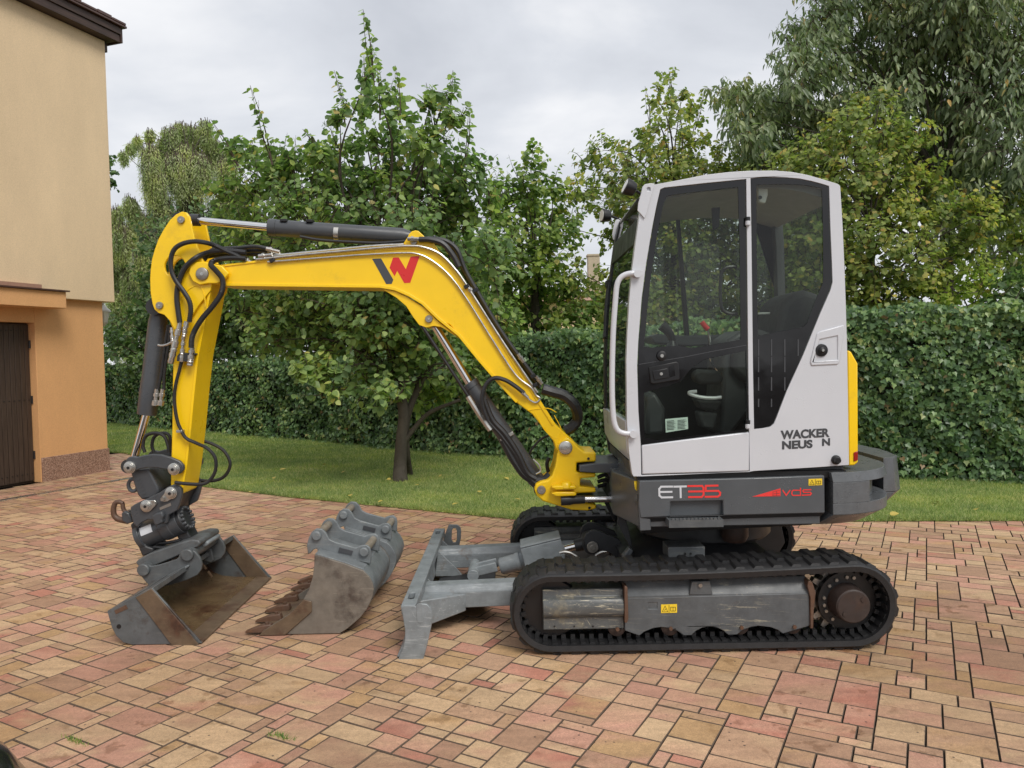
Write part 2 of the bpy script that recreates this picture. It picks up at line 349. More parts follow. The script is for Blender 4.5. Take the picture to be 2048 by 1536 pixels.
# damp blots left by the rain, and dark specks of dirt
nzp = N(nt, 'ShaderNodeTexNoise'); nzp.inputs['Scale'].default_value = 11; nzp.inputs['Detail'].default_value = 3; nt.links.new(geo.outputs['Position'], nzp.inputs['Vector'])
nzq = N(nt, 'ShaderNodeTexNoise'); nzq.inputs['Scale'].default_value = 1.1; nzq.inputs['Detail'].default_value = 3; nt.links.new(geo.outputs['Position'], nzq.inputs['Vector'])
damp = mixc(nt, 1.0, ramp(nt, nzp.outputs[0], [(0.60, W3(0)), (0.64, W3(1))]), ramp(nt, nzq.outputs[0], [(0.46, W3(0)), (0.56, W3(1))]), 'MULTIPLY')
col = mixc(nt, mixc(nt, 1.0, damp, W3(0.85), 'MULTIPLY'), col, mixc(nt, 1.0, col, (0.70, 0.66, 0.62), 'MULTIPLY'))
vo = N(nt, 'ShaderNodeTexVoronoi'); vo.inputs['Scale'].default_value = 17; nt.links.new(geo.outputs['Position'], vo.inputs['Vector'])
sp = mixc(nt, 1.0, ramp(nt, vo.outputs['Distance'], [(0.0, W3(1)), (0.07, W3(0.8)), (0.10, W3(0))]), ramp(nt, nzq.outputs[0], [(0.38, W3(0)), (0.5, W3(1))]), 'MULTIPLY')
col = mixc(nt, sp, col, (0.05, 0.035, 0.03))
nt.links.new(col, b.inputs['Base Color'])
nt.links.new(ramp(nt, damp, [(0, W3(0.62)), (1, W3(0.38))]), b.inputs['Roughness'])
bump(nt, b, wnoise(300, 3, 0.7), 0.35, 0.003)

U = 0.0600; GAP = 0.0042
aB = Vector((math.cos(R(-28.57)), math.sin(R(-28.57)), 0)); aA = Vector((-aB.y, aB.x, 0))
HC = Vector((-5.65, 10.6, 0)); HT = Vector((-0.33, -0.97, 0)).normalized(); HN = Vector((-HT.y, HT.x, 0))
def on_paving(x, y):
    if y < 1.0 or y > 13.4 or x < -9.2 or x > 7.5 or y > edge_y(x) + 0.10: return False
    d = Vector((x, y, 0)) - HC
    return not (d.dot(HN) < -0.05 and d.dot(HT) > -0.10)
NI, NJ = 340, 380; I0, J0 = -195, -65
occ = np.zeros((NI, NJ), bool)
SIZES = [((3, 2), 3.6), ((4, 2), 1.8), ((2, 2), 3.0), ((2, 3), 1.8), ((4, 3), 2.0), ((3, 3), 0.9), ((3, 4), 0.6), ((2, 1), 1.4), ((3, 1), 1.6), ((1, 2), 0.4), ((4, 4), 0.25)]
pavers = []
for j in range(NJ):
    for i in range(NI):
        if occ[i, j]: continue
        p = aB*((i + I0)*U) + aA*((j + J0)*U)
        if not on_paving(p.x, p.y):
            continue
        opts = [(s, w_) for s, w_ in SIZES if i + s[0] <= NI and j + s[1] <= NJ and not occ[i:i+s[0], j:j+s[1]].any()]
        if not opts: s = (1, 1)
        else: s = random.choices([o[0] for o in opts], [o[1] for o in opts])[0]
        # do not leave one-unit slivers beside the stone
        if s[0] == 2 and i + 3 < NI and not occ[i+2, j] and occ[i+3, j] and not occ[i:i+3, j:j+s[1]].any(): s = (3, s[1])
        occ[i:i+s[0], j:j+s[1]] = True
        c = p + aB*(s[0]*U/2) + aA*(s[1]*U/2)
        pavers.append((c, s))
def paver_verts(s):
    hx, hy = s[0]*U/2 - GAP/2, s[1]*U/2 - GAP/2; c = 0.0025
    q = lambda a, b_, z: [(-a, -b_, z), (a, -b_, z), (a, b_, z), (-a, b_, z)]
    vs = q(hx, hy, -0.03) + q(hx, hy, -0.005) + q(hx - c, hy - c, 0.0)
    fs = [(8, 9, 10, 11)] + [(i, (i+1) % 4, 4 + (i+1) % 4, 4 + i) for i in range(4)] + [(4+i, 4+(i+1) % 4, 8+(i+1) % 4, 8+i) for i in range(4)]
    return vs, fs
M['joint'] = plain('grimy_paver_edge', (0.11, 0.078, 0.055), 0.9, var=0.35, scale=30)
def grimy(me):
    me.materials.append(M['joint'])
    me.polygons.foreach_set('material_index', [0 if i % 9 == 0 else 1 for i in range(len(me.polygons))])
def vis(c):
    x, y, z = proj(c); return z > 0.3 and -20 < x < 2068 and y < 1545 and y > 700
inview = sorted([k for k, (c, s) in enumerate(pavers) if vis(c)], key=lambda k: -pavers[k][1][0]*pavers[k][1][1] / pavers[k][0].length**2)
single = set(inview[:300])
pv = bpy.data.objects.new('paving', None); COL.objects.link(pv); pv['kind'] = 'structure'; ORG['paving'] = Vector()
rz0 = Matrix.Rotation(R(-28.57), 3, 'Z'); pm = {}; big = MB()
for k, (c, s) in enumerate(pavers):
    tilt = Matrix.Rotation(random.gauss(0, 0.004), 3, 'X') @ Matrix.Rotation(random.gauss(0, 0.004), 3, 'Y') @ Matrix.Rotation(random.gauss(0, 0.006), 3, 'Z')
    mt = rz0 @ tilt; zz = random.gauss(0, 0.0009)
    if k in single:
        if s not in pm:
            mb_ = MB(); mb_.add(*paver_verts(s)); pm[s] = mesh_of('paver', mb_, M['paver'], smooth=0, recalc=False); grimy(pm[s])
        inst('paver', pm[s], pv, (c.x, c.y, zz), mt.to_quaternion())
    else:
        vs_, fs = paver_verts(s); big.add([tuple(mt @ Vector(v) + Vector((c.x, c.y, zz))) for v in vs_], fs)
grimy(obj('farther_pavers', big, M['paver'], pv, smooth=0, kind='stuff', recalc=False).data)

# lawn sheet and its grass
m, nt, b = newmat('turf')
c = ramp(nt, noise(nt, 1.3, 5, 0.6), [(0.3, (0.050, 0.072, 0.018)), (0.52, (0.085, 0.105, 0.028)), (0.72, (0.14, 0.135, 0.045))])
c = mixc(nt, 1.0, mixc(nt, 1.0, c, (2.6, 2.6, 2.4), 'MULTIPLY'), ramp(nt, noise(nt, 55, 4), [(0.3, W3(0.6)), (0.7, W3(1.25))]), 'MULTIPLY')
nt.links.new(c, b.inputs['Base Color']); b.inputs['Roughness'].default_value = 0.9
pts = LAWN_EDGE[::-1]; xs = [p[0] for p in pts]
rows = [[(x, y + random.uniform(-.015, .015), 0.006) for x, y in [(xx, edge_y(xx)) for xx in np.linspace(-13.9, 8.9, 300)]], [(x, 40, 0.006) for x in np.linspace(-13.9, 8.9, 300)]]
rows.insert(1, [(x, y + 0.04, 0.022) for x, y, z in rows[0]]); rows[2] = [(x, 40, 0.022) for x, y, z in rows[0]]
obj('lawn', MB().sheet(rows), m, smooth=0, kind='structure')

def leaf_arrays(tmpl_v, tmpl_f, pos, ax, nrm, size):
    """copies of one leaf outline placed at pos, pointing along ax with face normal nrm"""
    u = ax / np.linalg.norm(ax, axis=1, keepdims=True)
    v = np.cross(nrm, u); v /= np.linalg.norm(v, axis=1, keepdims=True) + 1e-9
    w_ = np.cross(u, v); T = np.asarray(tmpl_v, float)
    V = pos[:, None, :] + size[:, None, None]*(T[None, :, 0:1]*u[:, None, :] + T[None, :, 1:2]*v[:, None, :] + T[None, :, 2:3]*w_[:, None, :])
    n, k = len(pos), len(T)
    faces = [np.asarray(f)[None, :] + (np.arange(n)*k)[:, None] for f in tmpl_f]
    return V.reshape(-1, 3), faces
def np_mesh(name, V, faces, mat, parent=None, kind=None, org=Vector()):
    me = bpy.data.meshes.new(name)
    tot = [np.full(len(f), f.shape[1]) for f in faces]; loops = np.concatenate([f.ravel() for f in faces]); lt = np.concatenate(tot)
    V = V - np.array(org)
    me.vertices.add(len(V)); me.vertices.foreach_set('co', V.astype(np.float32).ravel())
    me.loops.add(len(loops)); me.loops.foreach_set('vertex_index', loops.astype(np.int32))
    me.polygons.add(len(lt)); me.polygons.foreach_set('loop_start', np.concatenate([[0], np.cumsum(lt)[:-1]]).astype(np.int32))
    me.polygons.foreach_set('loop_total', lt.astype(np.int32)); me.update(calc_edges=True); me.materials.append(mat)
    o = bpy.data.objects.new(name, me); COL.objects.link(o)
    if parent: o.parent = parent
    if kind: o['kind'] = kind
    ORG[o.name] = Vector(org); return o
LEAF_GAIN = 2.5
def leafmat(name, stops, rough=0.5, trans=0.3, spec=0.35):
    trans = trans + 0.20
    m, nt, b = newmat(name)
    ge = N(nt, 'ShaderNodeNewGeometry'); oi = N(nt, 'ShaderNodeObjectInfo')
    a = N(nt, 'ShaderNodeMath', operation='ADD'); nt.links.new(ge.outputs['Random Per Island'], a.inputs[0]); nt.links.new(oi.outputs['Random'], a.inputs[1])
    f = N(nt, 'ShaderNodeMath', operation='FRACT'); nt.links.new(a.outputs[0], f.inputs[0])
    c = ramp(nt, f.outputs[0], [(p_, tuple(min(0.6, v_*g_) for v_, g_ in zip(q_, (LEAF_GAIN*1.10, LEAF_GAIN*1.04, LEAF_GAIN*1.42)))) for p_, q_ in stops])
    pn = N(nt, 'ShaderNodeTexNoise'); pn.inputs['Scale'].default_value = 1.7; pn.inputs['Detail'].default_value = 4; nt.links.new(ge.outputs['Position'], pn.inputs['Vector'])
    c = mixc(nt, 1.0, c, ramp(nt, pn.outputs[0], [(0.34, (0.74, 0.80, 0.85)), (0.52, W3(1.0)), (0.68, (1.25, 1.16, 0.95))]), 'MULTIPLY')
    nt.links.new(c, b.inputs['Base Color']); b.inputs['Roughness'].default_value = rough; b.inputs['Specular IOR Level'].default_value = spec
    t = N(nt, 'ShaderNodeBsdfTranslucent'); nt.links.new(mixc(nt, 1.0, c, (1.02, 1.22, 0.7), 'MULTIPLY'), t.inputs[0])
    ms = N(nt, 'ShaderNodeMixShader'); ms.inputs[0].default_value = trans; o = nt.nodes['Material Output']
    nt.links.new(b.outputs[0], ms.inputs[1]); nt.links.new(t.outputs[0], ms.inputs[2]); nt.links.new(ms.outputs[0], o.inputs[0]); return m
M['grass'] = leafmat('grass_blades', [(0, (0.055, 0.090, 0.020)), (0.5, (0.10, 0.14, 0.034)), (0.85, (0.15, 0.17, 0.048)), (1, (0.26, 0.22, 0.09))], 0.55, 0.25)
def grass(n):
    x = rng.uniform(-11, 7.2, n*3); y = 6.3 + rng.random(n*3)**1.5*13
    ok = y > np.interp(x, [p[0] for p in pts], [p[1] for p in pts]) + 0.0
    hy = np.interp(x, [p[0] for p in HEDGE], [p[1] for p in HEDGE]); ok &= y < hy + 0.1
    x, y = x[ok][:n], y[ok][:n]; n = len(x)
    a = rng.uniform(0, 2*np.pi, n); h = rng.uniform(0.016, 0.042, n)*(1 + 0.03*(y - 6)); wd = 0.0024*(1 + 0.16*(y - 6))
    bx, by = np.cos(a)*wd, np.sin(a)*wd; lx, ly = rng.normal(0, 0.45, n)*h, rng.normal(0, 0.45, n)*h
    V = np.stack([np.stack([x - bx, y - by, np.full(n, 0.018)], 1), np.stack([x + bx, y + by, np.full(n, 0.018)], 1), np.stack([x + lx, y + ly, 0.018 + h], 1)], 1).reshape(-1, 3)
    return V, [np.arange(3*n).reshape(n, 3)]
V, F = grass(230000)
# longer ragged blades along the paving edge and under the hedge
ex_ = np.concatenate([rng.uniform(-7, 7.2, 9000), rng.uniform(-9, 7, 9000)]); ey_ = np.concatenate([np.interp(ex_[:9000], [p[0] for p in pts], [p[1] for p in pts]) + rng.exponential(0.03, 9000) - 0.012, np.interp(ex_[9000:], [p[0] for p in HEDGE], [p[1] for p in HEDGE]) - rng.exponential(0.12, 9000)])
hh = rng.uniform(0.03, 0.065, 18000); aa = rng.uniform(0, 6.283, 18000); ww = 0.0028*(1 + 0.10*(ey_ - 6)); zz_ = np.where(np.arange(18000) < 9000, 0.004, 0.02)
V2 = np.stack([np.stack([ex_ - np.cos(aa)*ww, ey_ - np.sin(aa)*ww, zz_], 1), np.stack([ex_ + np.cos(aa)*ww, ey_ + np.sin(aa)*ww, zz_], 1), np.stack([ex_ + rng.normal(0, .5, 18000)*hh, ey_ + rng.normal(-0.15, .5, 18000)*hh, zz_ + hh*0.8], 1)], 1).reshape(-1, 3)
V = np.concatenate([V, V2]); F = [np.arange(len(V)).reshape(-1, 3)]
np_mesh('grass', V, F, M['grass'], kind='stuff')

# ================================================================== IVY HEDGE
LINDEN_T = ([(0, 0, 0), (0.10, 0.36, 0.07), (0.45, 0.50, 0.08), (0.80, 0.28, 0.02), (1.05, 0, -0.06), (0.80, -0.28, 0.02), (0.45, -0.50, 0.08), (0.10, -0.36, 0.07)], [(0, 4, 3, 2), (0, 2, 1, 1)[:3], (0, 6, 5, 4), (0, 7, 6)])
LONG_T = ([(0, 0, 0), (0.35, 0.19, 0.05), (0.72, 0.14, 0.0), (1.08, 0, -0.12), (0.72, -0.14, 0.0), (0.35, -0.19, 0.05)], [(0, 3, 2, 1), (0, 5, 4, 3)])
NARROW_T = ([(0, 0, 0), (0.5, 0.11, 0.02), (1.0, 0, -0.08), (0.5, -0.11, 0.02)], [(0, 2, 1), (0, 3, 2)])
IVY_T = ([(0, 0, 0), (-0.10, 0.34, 0.05), (0.28, 0.52, 0.02), (0.50, 0.27, 0.06), (1.0, 0, -0.08), (0.50, -0.27, 0.06), (0.28, -0.52, 0.02), (-0.10, -0.34, 0.05)], [(0, 4, 3, 2), (0, 2, 1), (0, 6, 5, 4), (0, 7, 6)])
MAPLE_T = ([(0, 0, 0), (0.05, 0.42, 0.05), (0.42, 0.30, 0.05), (0.62, 0.46, 0.0), (1.0, 0, -0.08), (0.62, -0.46, 0.0), (0.42, -0.30, 0.05), (0.05, -0.42, 0.05)], [(0, 4, 3, 2), (0, 2, 1), (0, 6, 5, 4), (0, 7, 6)])
def single_leaf(tmpl, mat):
    mb_ = MB(); mb_.add(*tmpl); return mesh_of('leaf', mb_, mat, smooth=0, recalc=False)
def place_leaves(parent, tmpl, pos, ax, nrm, size, mat, name='foliage', singles=300):
    """nearest, largest leaves in view as objects of their own, the rest as one mesh"""
    d = pos - np.array(CAM); zz = d @ np.array(FWD); px = 1024 + FOC*(d @ np.array(RX))/zz; py = 768 + FOC*(d @ np.array(DX))/zz
    inv = (px > 0) & (px < 2048) & (py > 0) & (py < 1536) & (zz > 0.2)
    score = np.where(inv, size/zz, 0); pick = np.argsort(-score)[:singles]; keep = np.ones(len(pos), bool); keep[pick] = False
    V, F = leaf_arrays(tmpl[0], tmpl[1], pos[keep], ax[keep], nrm[keep], size[keep])
    np_mesh(name, V, F, mat, parent, 'stuff', ORG[parent.name])
    if singles:
        me = single_leaf(tmpl, mat)
        for k in pick:
            u = Vector(ax[k]).normalized(); v = Vector(nrm[k]).cross(u).normalized(); w_ = u.cross(v)
            mt = Matrix((u, v, w_)).transposed()
            o = inst('leaf', me, parent, pos[k], mt.to_quaternion()); s = float(size[k]); o.scale = (s, s, s)
M['ivy'] = leafmat('ivy_leaves', [(0, (0.024, 0.046, 0.016)), (0.4, (0.040, 0.075, 0.022)), (0.75, (0.062, 0.108, 0.030)), (0.93, (0.10, 0.15, 0.042)), (0.975, (0.15, 0.17, 0.05)), (1, (0.12, 0.075, 0.03))], 0.36, 0.15, 0.45)
M['core'] = plain('hedge_gap_shade', (0.018, 0.02, 0.012), 0.95, var=0.4)  # near-black of the core sheet stands for deep shade between the leaves
hx = np.array([p[0] for p in HEDGE]); hyv = np.array([p[1] for p in HEDGE])
def hedge_pt(s):   # s along x
    return np.interp(s, hx, hyv)
hedge = thing('ivy_hedge', 'long dark green ivy hedge running behind the lawn', 'hedge', (0, 11, 0))
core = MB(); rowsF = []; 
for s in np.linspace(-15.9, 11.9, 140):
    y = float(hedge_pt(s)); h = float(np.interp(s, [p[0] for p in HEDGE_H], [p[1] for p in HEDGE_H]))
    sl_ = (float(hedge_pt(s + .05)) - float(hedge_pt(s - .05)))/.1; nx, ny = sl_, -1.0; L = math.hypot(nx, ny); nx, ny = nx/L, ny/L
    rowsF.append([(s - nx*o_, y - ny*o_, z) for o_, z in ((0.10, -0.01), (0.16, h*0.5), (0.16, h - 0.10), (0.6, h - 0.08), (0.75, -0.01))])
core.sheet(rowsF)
obj('shade_core', core, M['core'], hedge, smooth=0)
n = 62000
s = rng.uniform(-11.5, 7.6, n*2)
# denser where the hedge is nearer
s = s[rng.random(n*2) < np.clip((s + 14)/18, 0.42, 1)][:n]; n = len(s)
h = np.interp(s, [p[0] for p in HEDGE_H], [p[1] for p in HEDGE_H]); y = hedge_pt(s); slp = (hedge_pt(s + .05) - hedge_pt(s - .05))/.1
nl = np.sqrt(slp**2 + 1); nx, ny = slp/nl, -1/nl
v = rng.random(n)*1.22; top = v > 1
z = np.where(top, h, v*h); dep = np.where(top, (v - 1)*3.0, 0)
bul = 0.04*np.sin(s*2.3 + z*3.1) + 0.04*np.sin(s*5.7 - z*5.0 + 1) + 0.035*np.sin(s*11 + z*9) + 0.10*np.exp(-(z/0.25)**2)
topn = 0.025*np.sin(s*3.3) + 0.03*np.sin(s*8.1 + 2) + rng.normal(0, 0.04, n)
z = z + np.where(z > h*0.8, topn, 0); off = bul - dep + rng.normal(0, 0.035, n) - 0.03
pos = np.stack([s + nx*off, y + ny*off, np.maximum(z, 0.02)], 1)
nr = np.stack([nx*1.0 + rng.normal(0, 0.38, n), ny*1.0 + rng.normal(0, 0.38, n), np.where(top, 1.2, 0.35) + rng.normal(0, 0.35, n)], 1)
ax = np.stack([rng.normal(0, 0.55, n), rng.normal(0, 0.55, n) - 0.15, -0.8 + rng.normal(0, 0.4, n)], 1)
size = rng.uniform(0.040, 0.076, n)*(1 + 0.012*np.clip(y - 9, 0, 9))
place_leaves(hedge, IVY_T, pos, ax, nr, size, M['ivy'])

# ================================================================== TREES
M['bark'] = worn('grey_brown_bark', (0.06, 0.05, 0.038), (0.11, 0.10, 0.08), (0.035, 0.03, 0.02), 0.5, 0.4, 0.9)
M['twig'] = plain('twig_bark', (0.07, 0.05, 0.035), 0.8, var=0.2)
def grow(name, label, cat, base, trunk, clumps, Y0, depth, tmpl, size, mat, per_r=1.0, shoot_px=0.55, leaves=12, spires=(), up=0.5, droop=0.45, stems=None, seed=1, singles=300, spread=1.0, hang=False, group=None):
    """a tree: trunk and limbs as one bark mesh, shoots with leaves on them. clumps: (px, py, radius px) measured on the photo at distance Y0"""
    rg = np.random.default_rng(seed); base = Vector(base)
    t = thing(name, label, cat, base, group)
    bark = MB(); tw = MB()
    for st in (stems or [trunk]): bark.tube([Vector(p) for p, r in st], (lambda rr: (lambda q: float(np.interp(q, np.linspace(0, 1, len(rr)), rr))))([r for p, r in st]), 9, 5)
    axis_pts = [Vector(a[0]).lerp(Vector(b_[0]), k/4) for st in (stems or [trunk]) for a, b_ in zip(st[1:], st[2:]) for k in range(5)]
    axis_pts = [p_ for p_ in axis_pts if p_.z > 1.15] or axis_pts
    A = []; 
    def shoot(a, b_, nl, bend):
        mid = (a + b_)/2 + Vector(rg.normal(0, bend, 3)); q = [a, mid, b_]
        tw.tube(q, lambda k: 0.006*(1 - k) + 0.0016, 3, 3)
        T = (np.arange(nl) + rg.random(nl)*0.6)/nl*0.88 + 0.12
        a_, m_, e_ = (np.array(x) for x in (a, mid, b_))
        pt = ((1-T)**2)[:, None]*a_ + (2*T*(1-T))[:, None]*m_ + (T**2)[:, None]*e_
        d = np.array((b_ - a).normalized()); sd_ = np.array((b_ - a).cross(Vector(rg.normal(0, 1, 3))).normalized())
        sgn = np.where(np.arange(nl) % 2 == 0, 1, -1)[:, None]; other = np.cross(d, sd_)
        side = sgn*(sd_*0.8 + other*rg.normal(0, 0.7, (nl, 1)))
        sz = size*rg.uniform(0.62, 1.12, nl)*(1.06 - 0.35*T)
        axl = side*0.75 + d*0.35 + np.array((0, 0, -droop)) + rg.normal(0, 0.22, (nl, 3))
        ow = pt - np.array((base.x, base.y, 0.0)); ow[:, 2] = 0; ow /= np.linalg.norm(ow, axis=1, keepdims=True) + 0.3
        nrm = np.array((0, 0, 0.8)) + ow*0.75 + side*0.2 + rg.normal(0, 0.38, (nl, 3))
        A.append((pt + side*sz[:, None]*0.22, axl, nrm, sz))
    mpp = Y0/FOC
    for (cx, cy, r) in clumps:
        c = P(cx, cy, Y0); rad = r*mpp
        c = c + Vector((0, float(rg.uniform(-1, 1))*depth, 0))
        c = CAM + (P(cx, cy, c.y) - CAM)
        tz_ = c.z - 0.55*math.hypot(c.x - base.x, c.y - base.y) - 0.25
        fork = min(axis_pts, key=lambda p_: abs(p_.z - tz_) + 0.3*(p_ - c).length)
        L = (c - fork).length; mid = fork.lerp(c, 0.5) + Vector(rg.normal(0, 0.07*L, 3)) + Vector((0, 0, 0.10*L if c.z > fork.z else 0.15*L))
        bark.tube([fork, mid, c], lambda k: (0.013*L**0.5)*(1 - k) + 0.004, 5, 5)
        ns = max(3, int(per_r*(r/40.0)**2*9))
        for _ in range(ns):
            dv_ = rg.normal(0, 1, 3); dv_ /= np.linalg.norm(dv_); rr = rad*(0.25 + 0.75*rg.random()**0.6)
            a = c + Vector(dv_*rr*0.55*spread)
            out_ = Vector(dv_) + Vector((0, 0, up)) + Vector(rg.normal(0, 0.25, 3))
            ln = (0.5 + 0.7*rg.random())*rad*shoot_px*2
            if hang: out_ = Vector((rg.normal(0, .10), rg.normal(0, .10), -1)); ln = (0.6 + rg.random())*rad*1.4
            shoot(a, a + out_.normalized()*ln, max(4, int(leaves*(0.6 + 0.6*rg.random()))), 0.06*ln)
    for (x0, y0, x1, y1, nl, dy) in spires:
        a, b_ = P(x0, y0, Y0 + dy), P(x1, y1, Y0 + dy)
        tw.tube([a, (a + b_)/2 + Vector((0.03, 0, 0)), b_], lambda k: 0.011*(1 - k) + 0.002, 4, 4)
        shoot(a, b_, int(nl*1.7), 0.02); shoot(a, a.lerp(b_, 0.82) + Vector((0.04, 0.03, 0)), nl, 0.03)
    obj('trunk', bark, M['bark'], t, smooth=60, recalc=False)
    obj('twigs', tw, M['twig'], t, smooth=0, kind='stuff', recalc=False)
    pos, axl, nrm, sz = (np.concatenate([q[i] for q in A]) for i in range(4))
    ok = pos[:, 2] > 0.25
    place_leaves(t, tmpl, pos[ok], axl[ok], nrm[ok], sz[ok], mat, 'crown', singles)
    return t
def jitter_fill(x0, x1, y0, y1, step, r, seed):
    rg = random.Random(seed); o = []
    y = y0
    while y <= y1:
        x = x0
        while x <= x1:
            o.append((x + rg.uniform(-.35, .35)*step, y + rg.uniform(-.35, .35)*step, r*rg.uniform(0.75, 1.2))); x += step
        y += step*0.85
    return o
M['linden'] = leafmat('linden_leaves', [(0, (0.042, 0.072, 0.022)), (0.35, (0.072, 0.115, 0.032)), (0.7, (0.108, 0.158, 0.043)), (0.95, (0.15, 0.20, 0.052)), (1, (0.24, 0.17, 0.05))], 0.42, 0.3)
M['mid'] = leafmat('bright_green_leaves', [(0, (0.042, 0.075, 0.016)), (0.5, (0.085, 0.13, 0.026)), (0.95, (0.15, 0.19, 0.038)), (1, (0.24, 0.20, 0.05))], 0.45, 0.32)
M['yel'] = leafmat('yellowing_leaves', [(0, (0.060, 0.088, 0.020)), (0.4, (0.105, 0.138, 0.030)), (0.8, (0.155, 0.178, 0.038)), (0.96, (0.21, 0.19, 0.04)), (1, (0.25, 0.15, 0.035))], 0.5, 0.32)
M['cherry'] = leafmat('cherry_leaves', [(0, (0.050, 0.072, 0.027)), (0.5, (0.092, 0.122, 0.046)), (0.97, (0.14, 0.17, 0.07)), (1, (0.30, 0.15, 0.04))], 0.36, 0.22, 0.45)
M['willow'] = leafmat('willow_leaves', [(0, (0.14, 0.17, 0.060)), (0.5, (0.20, 0.235, 0.085)), (1, (0.27, 0.30, 0.12))], 0.5, 0.35)
M['darkleaf'] = leafmat('deep_green_leaves', [(0, (0.022, 0.042, 0.013)), (0.5, (0.045, 0.078, 0.022)), (1, (0.078, 0.12, 0.033))], 0.42, 0.22)
M['lime'] = leafmat('lime_green_leaves', [(0, (0.10, 0.15, 0.02)), (0.6, (0.17, 0.22, 0.03)), (1, (0.26, 0.28, 0.05))], 0.5, 0.35)

# young linden on the lawn in front of the hedge
b0 = G(800, 965); b1 = G(812, 955)
st = [[(b0 + Vector((0, 0, -0.03)), 0.10), (P(800, 930, 9.2), 0.080), (P(803, 880, 9.2), 0.074), (P(806, 815, 9.2), 0.066), (P(780, 700, 9.2), 0.05), (P(760, 560, 9.2), 0.035)],
      [(b1 + Vector((0.04, 0.12, -0.03)), 0.04), (P(814, 900, 9.3), 0.036), (P(816, 830, 9.25), 0.04), (P(850, 740, 9.3), 0.045), (P(890, 600, 9.3), 0.03)],
      [(P(808, 885, 9.2), 0.034), (P(830, 855, 9.2), 0.03), (P(860, 825, 9.15), 0.026), (P(920, 800, 9.1), 0.02)]]
cl = [(x_, y_, r_*(0.78 if y_ < 330 else 1)) for x_, y_, r_ in [(735, 150, 22), (760, 200, 32), (720, 230, 34), (680, 240, 34), (800, 230, 36), (860, 210, 36), (895, 180, 26), (905, 250, 40), (850, 290, 55), (770, 290, 60), (690, 310, 60), (640, 320, 40), (560, 340, 48), (500, 320, 42), (455, 310, 32), (600, 370, 55), (530, 400, 62), (460, 400, 45), (680, 400, 75), (770, 390, 75), (860, 390, 75), (930, 350, 50), (960, 420, 55), (900, 470, 75), (820, 490, 75), (720, 490, 75), (620, 470, 75), (530, 490, 65), (470, 470, 45), (980, 520, 55), (900, 570, 70), (960, 620, 55), (1000, 660, 55),
      (480, 620, 45), (540, 600, 55), (600, 630, 60), (680, 600, 65), (720, 650, 60), (660, 650, 60), (760, 660, 60), (800, 640, 60), (840, 660, 55), (760, 620, 65), (540, 680, 50), (620, 700, 55), (700, 690, 60), (780, 700, 60), (660, 770, 42), (740, 770, 48), (820, 740, 52), (830, 800, 40), (890, 700, 55), (940, 730, 45), (620, 760, 34), (870, 780, 36), (780, 800, 34)]]
sp_ = [(748, 170, 726, 18, 16, -.2), (760, 240, 745, 90, 16, .1), (545, 330, 500, 170, 16, -.3), (480, 340, 421, 238, 12, 0), (690, 250, 668, 140, 14, .2), (890, 260, 906, 140, 12, .2), (870, 270, 852, 165, 10, -.2), (640, 330, 612, 262, 8, 0), (800, 250, 790, 130, 12, .3), (930, 330, 938, 205, 10, 0), (590, 350, 560, 290, 8, .2), (980, 430, 962, 320, 10, .1), (640, 300, 605, 258, 3, 0), (720, 200, 728, 110, 10, .4)]
grow('linden_tree', 'young round-leaved linden with tall upright shoots standing on the lawn behind the boom', 'tree', (b0.x, b0.y, 0), None, cl, 9.2, 1.0, LINDEN_T, 0.098, M['linden'], 2.15, 0.6, 11, sp_, up=0.75, droop=0.5, stems=st, seed=3)

def back(name, label, px, Y, top_px, clumps, tmpl, size, mat, depth=1.2, cat='tree', tr=0.12, **kw):
    bx = P(px, 800, Y); base = Vector((bx.x, Y, 0.0)); tz = P(top_px[0], top_px[1], Y)
    tk = [(base + Vector((0, 0, -0.05)), tr), (base.lerp(tz, 0.4), tr*0.8), (tz, tr*0.45)]
    return grow(name, label, cat, base, tk, clumps, Y, depth, tmpl, size, mat, **kw)
# dark trees filling the view above the far hedge
back('hazel_tree', 'dark green broad-leaved tree over the hedge beside the house corner', 330, 17.5, (330, 640), jitter_fill(318, 470, 480, 740, 58, 46, 5) + jitter_fill(210, 480, 660, 725, 42, 40, 8), LINDEN_T, 0.125, M['darkleaf'], 1.0, per_r=2.4, seed=11)
back('hedge_maple', 'dense deep green tree behind the linden and the hedge', 700, 16.5, (700, 600), jitter_fill(440, 980, 500, 730, 66, 52, 6) + jitter_fill(440, 980, 640, 720, 50, 46, 9), LINDEN_T, 0.125, M['darkleaf'], 1.2, per_r=2.2, seed=12)
# willow far left
wl = [(230, 560, 30), (262, 545, 34), (222, 620, 28), (285, 620, 36), (250, 650, 36), (300, 470, 34), (330, 540, 36), (215, 480, 24), (232, 420, 26), (240, 470, 30), (228, 520, 26), (250, 600, 30), (228, 650, 24), (300, 560, 36), (360, 250, 26), (410, 245, 24), (330, 285, 30), (370, 300, 34), (460, 300, 28), (470, 380, 34), (320, 400, 40), (260, 400, 26), (300, 300, 34), (340, 262, 30), (385, 258, 32), (425, 285, 34), (450, 330, 36), (400, 320, 40), (350, 320, 40), (310, 350, 36), (380, 390, 46), (440, 410, 44), (330, 420, 42), (280, 430, 36), (250, 460, 34), (290, 500, 42), (240, 530, 34), (350, 490, 44), (420, 480, 44), (230, 590, 26), (280, 580, 40), (262, 288, 14), (247, 306, 14), (275, 275, 16), (300, 262, 16)]
back('weeping_willow', 'pale green weeping willow with hanging strands far behind the hedge', 380, 22, (370, 330), wl, NARROW_T, 0.135, M['willow'], 1.2, per_r=20.0, leaves=34, hang=True, seed=13, tr=0.2)
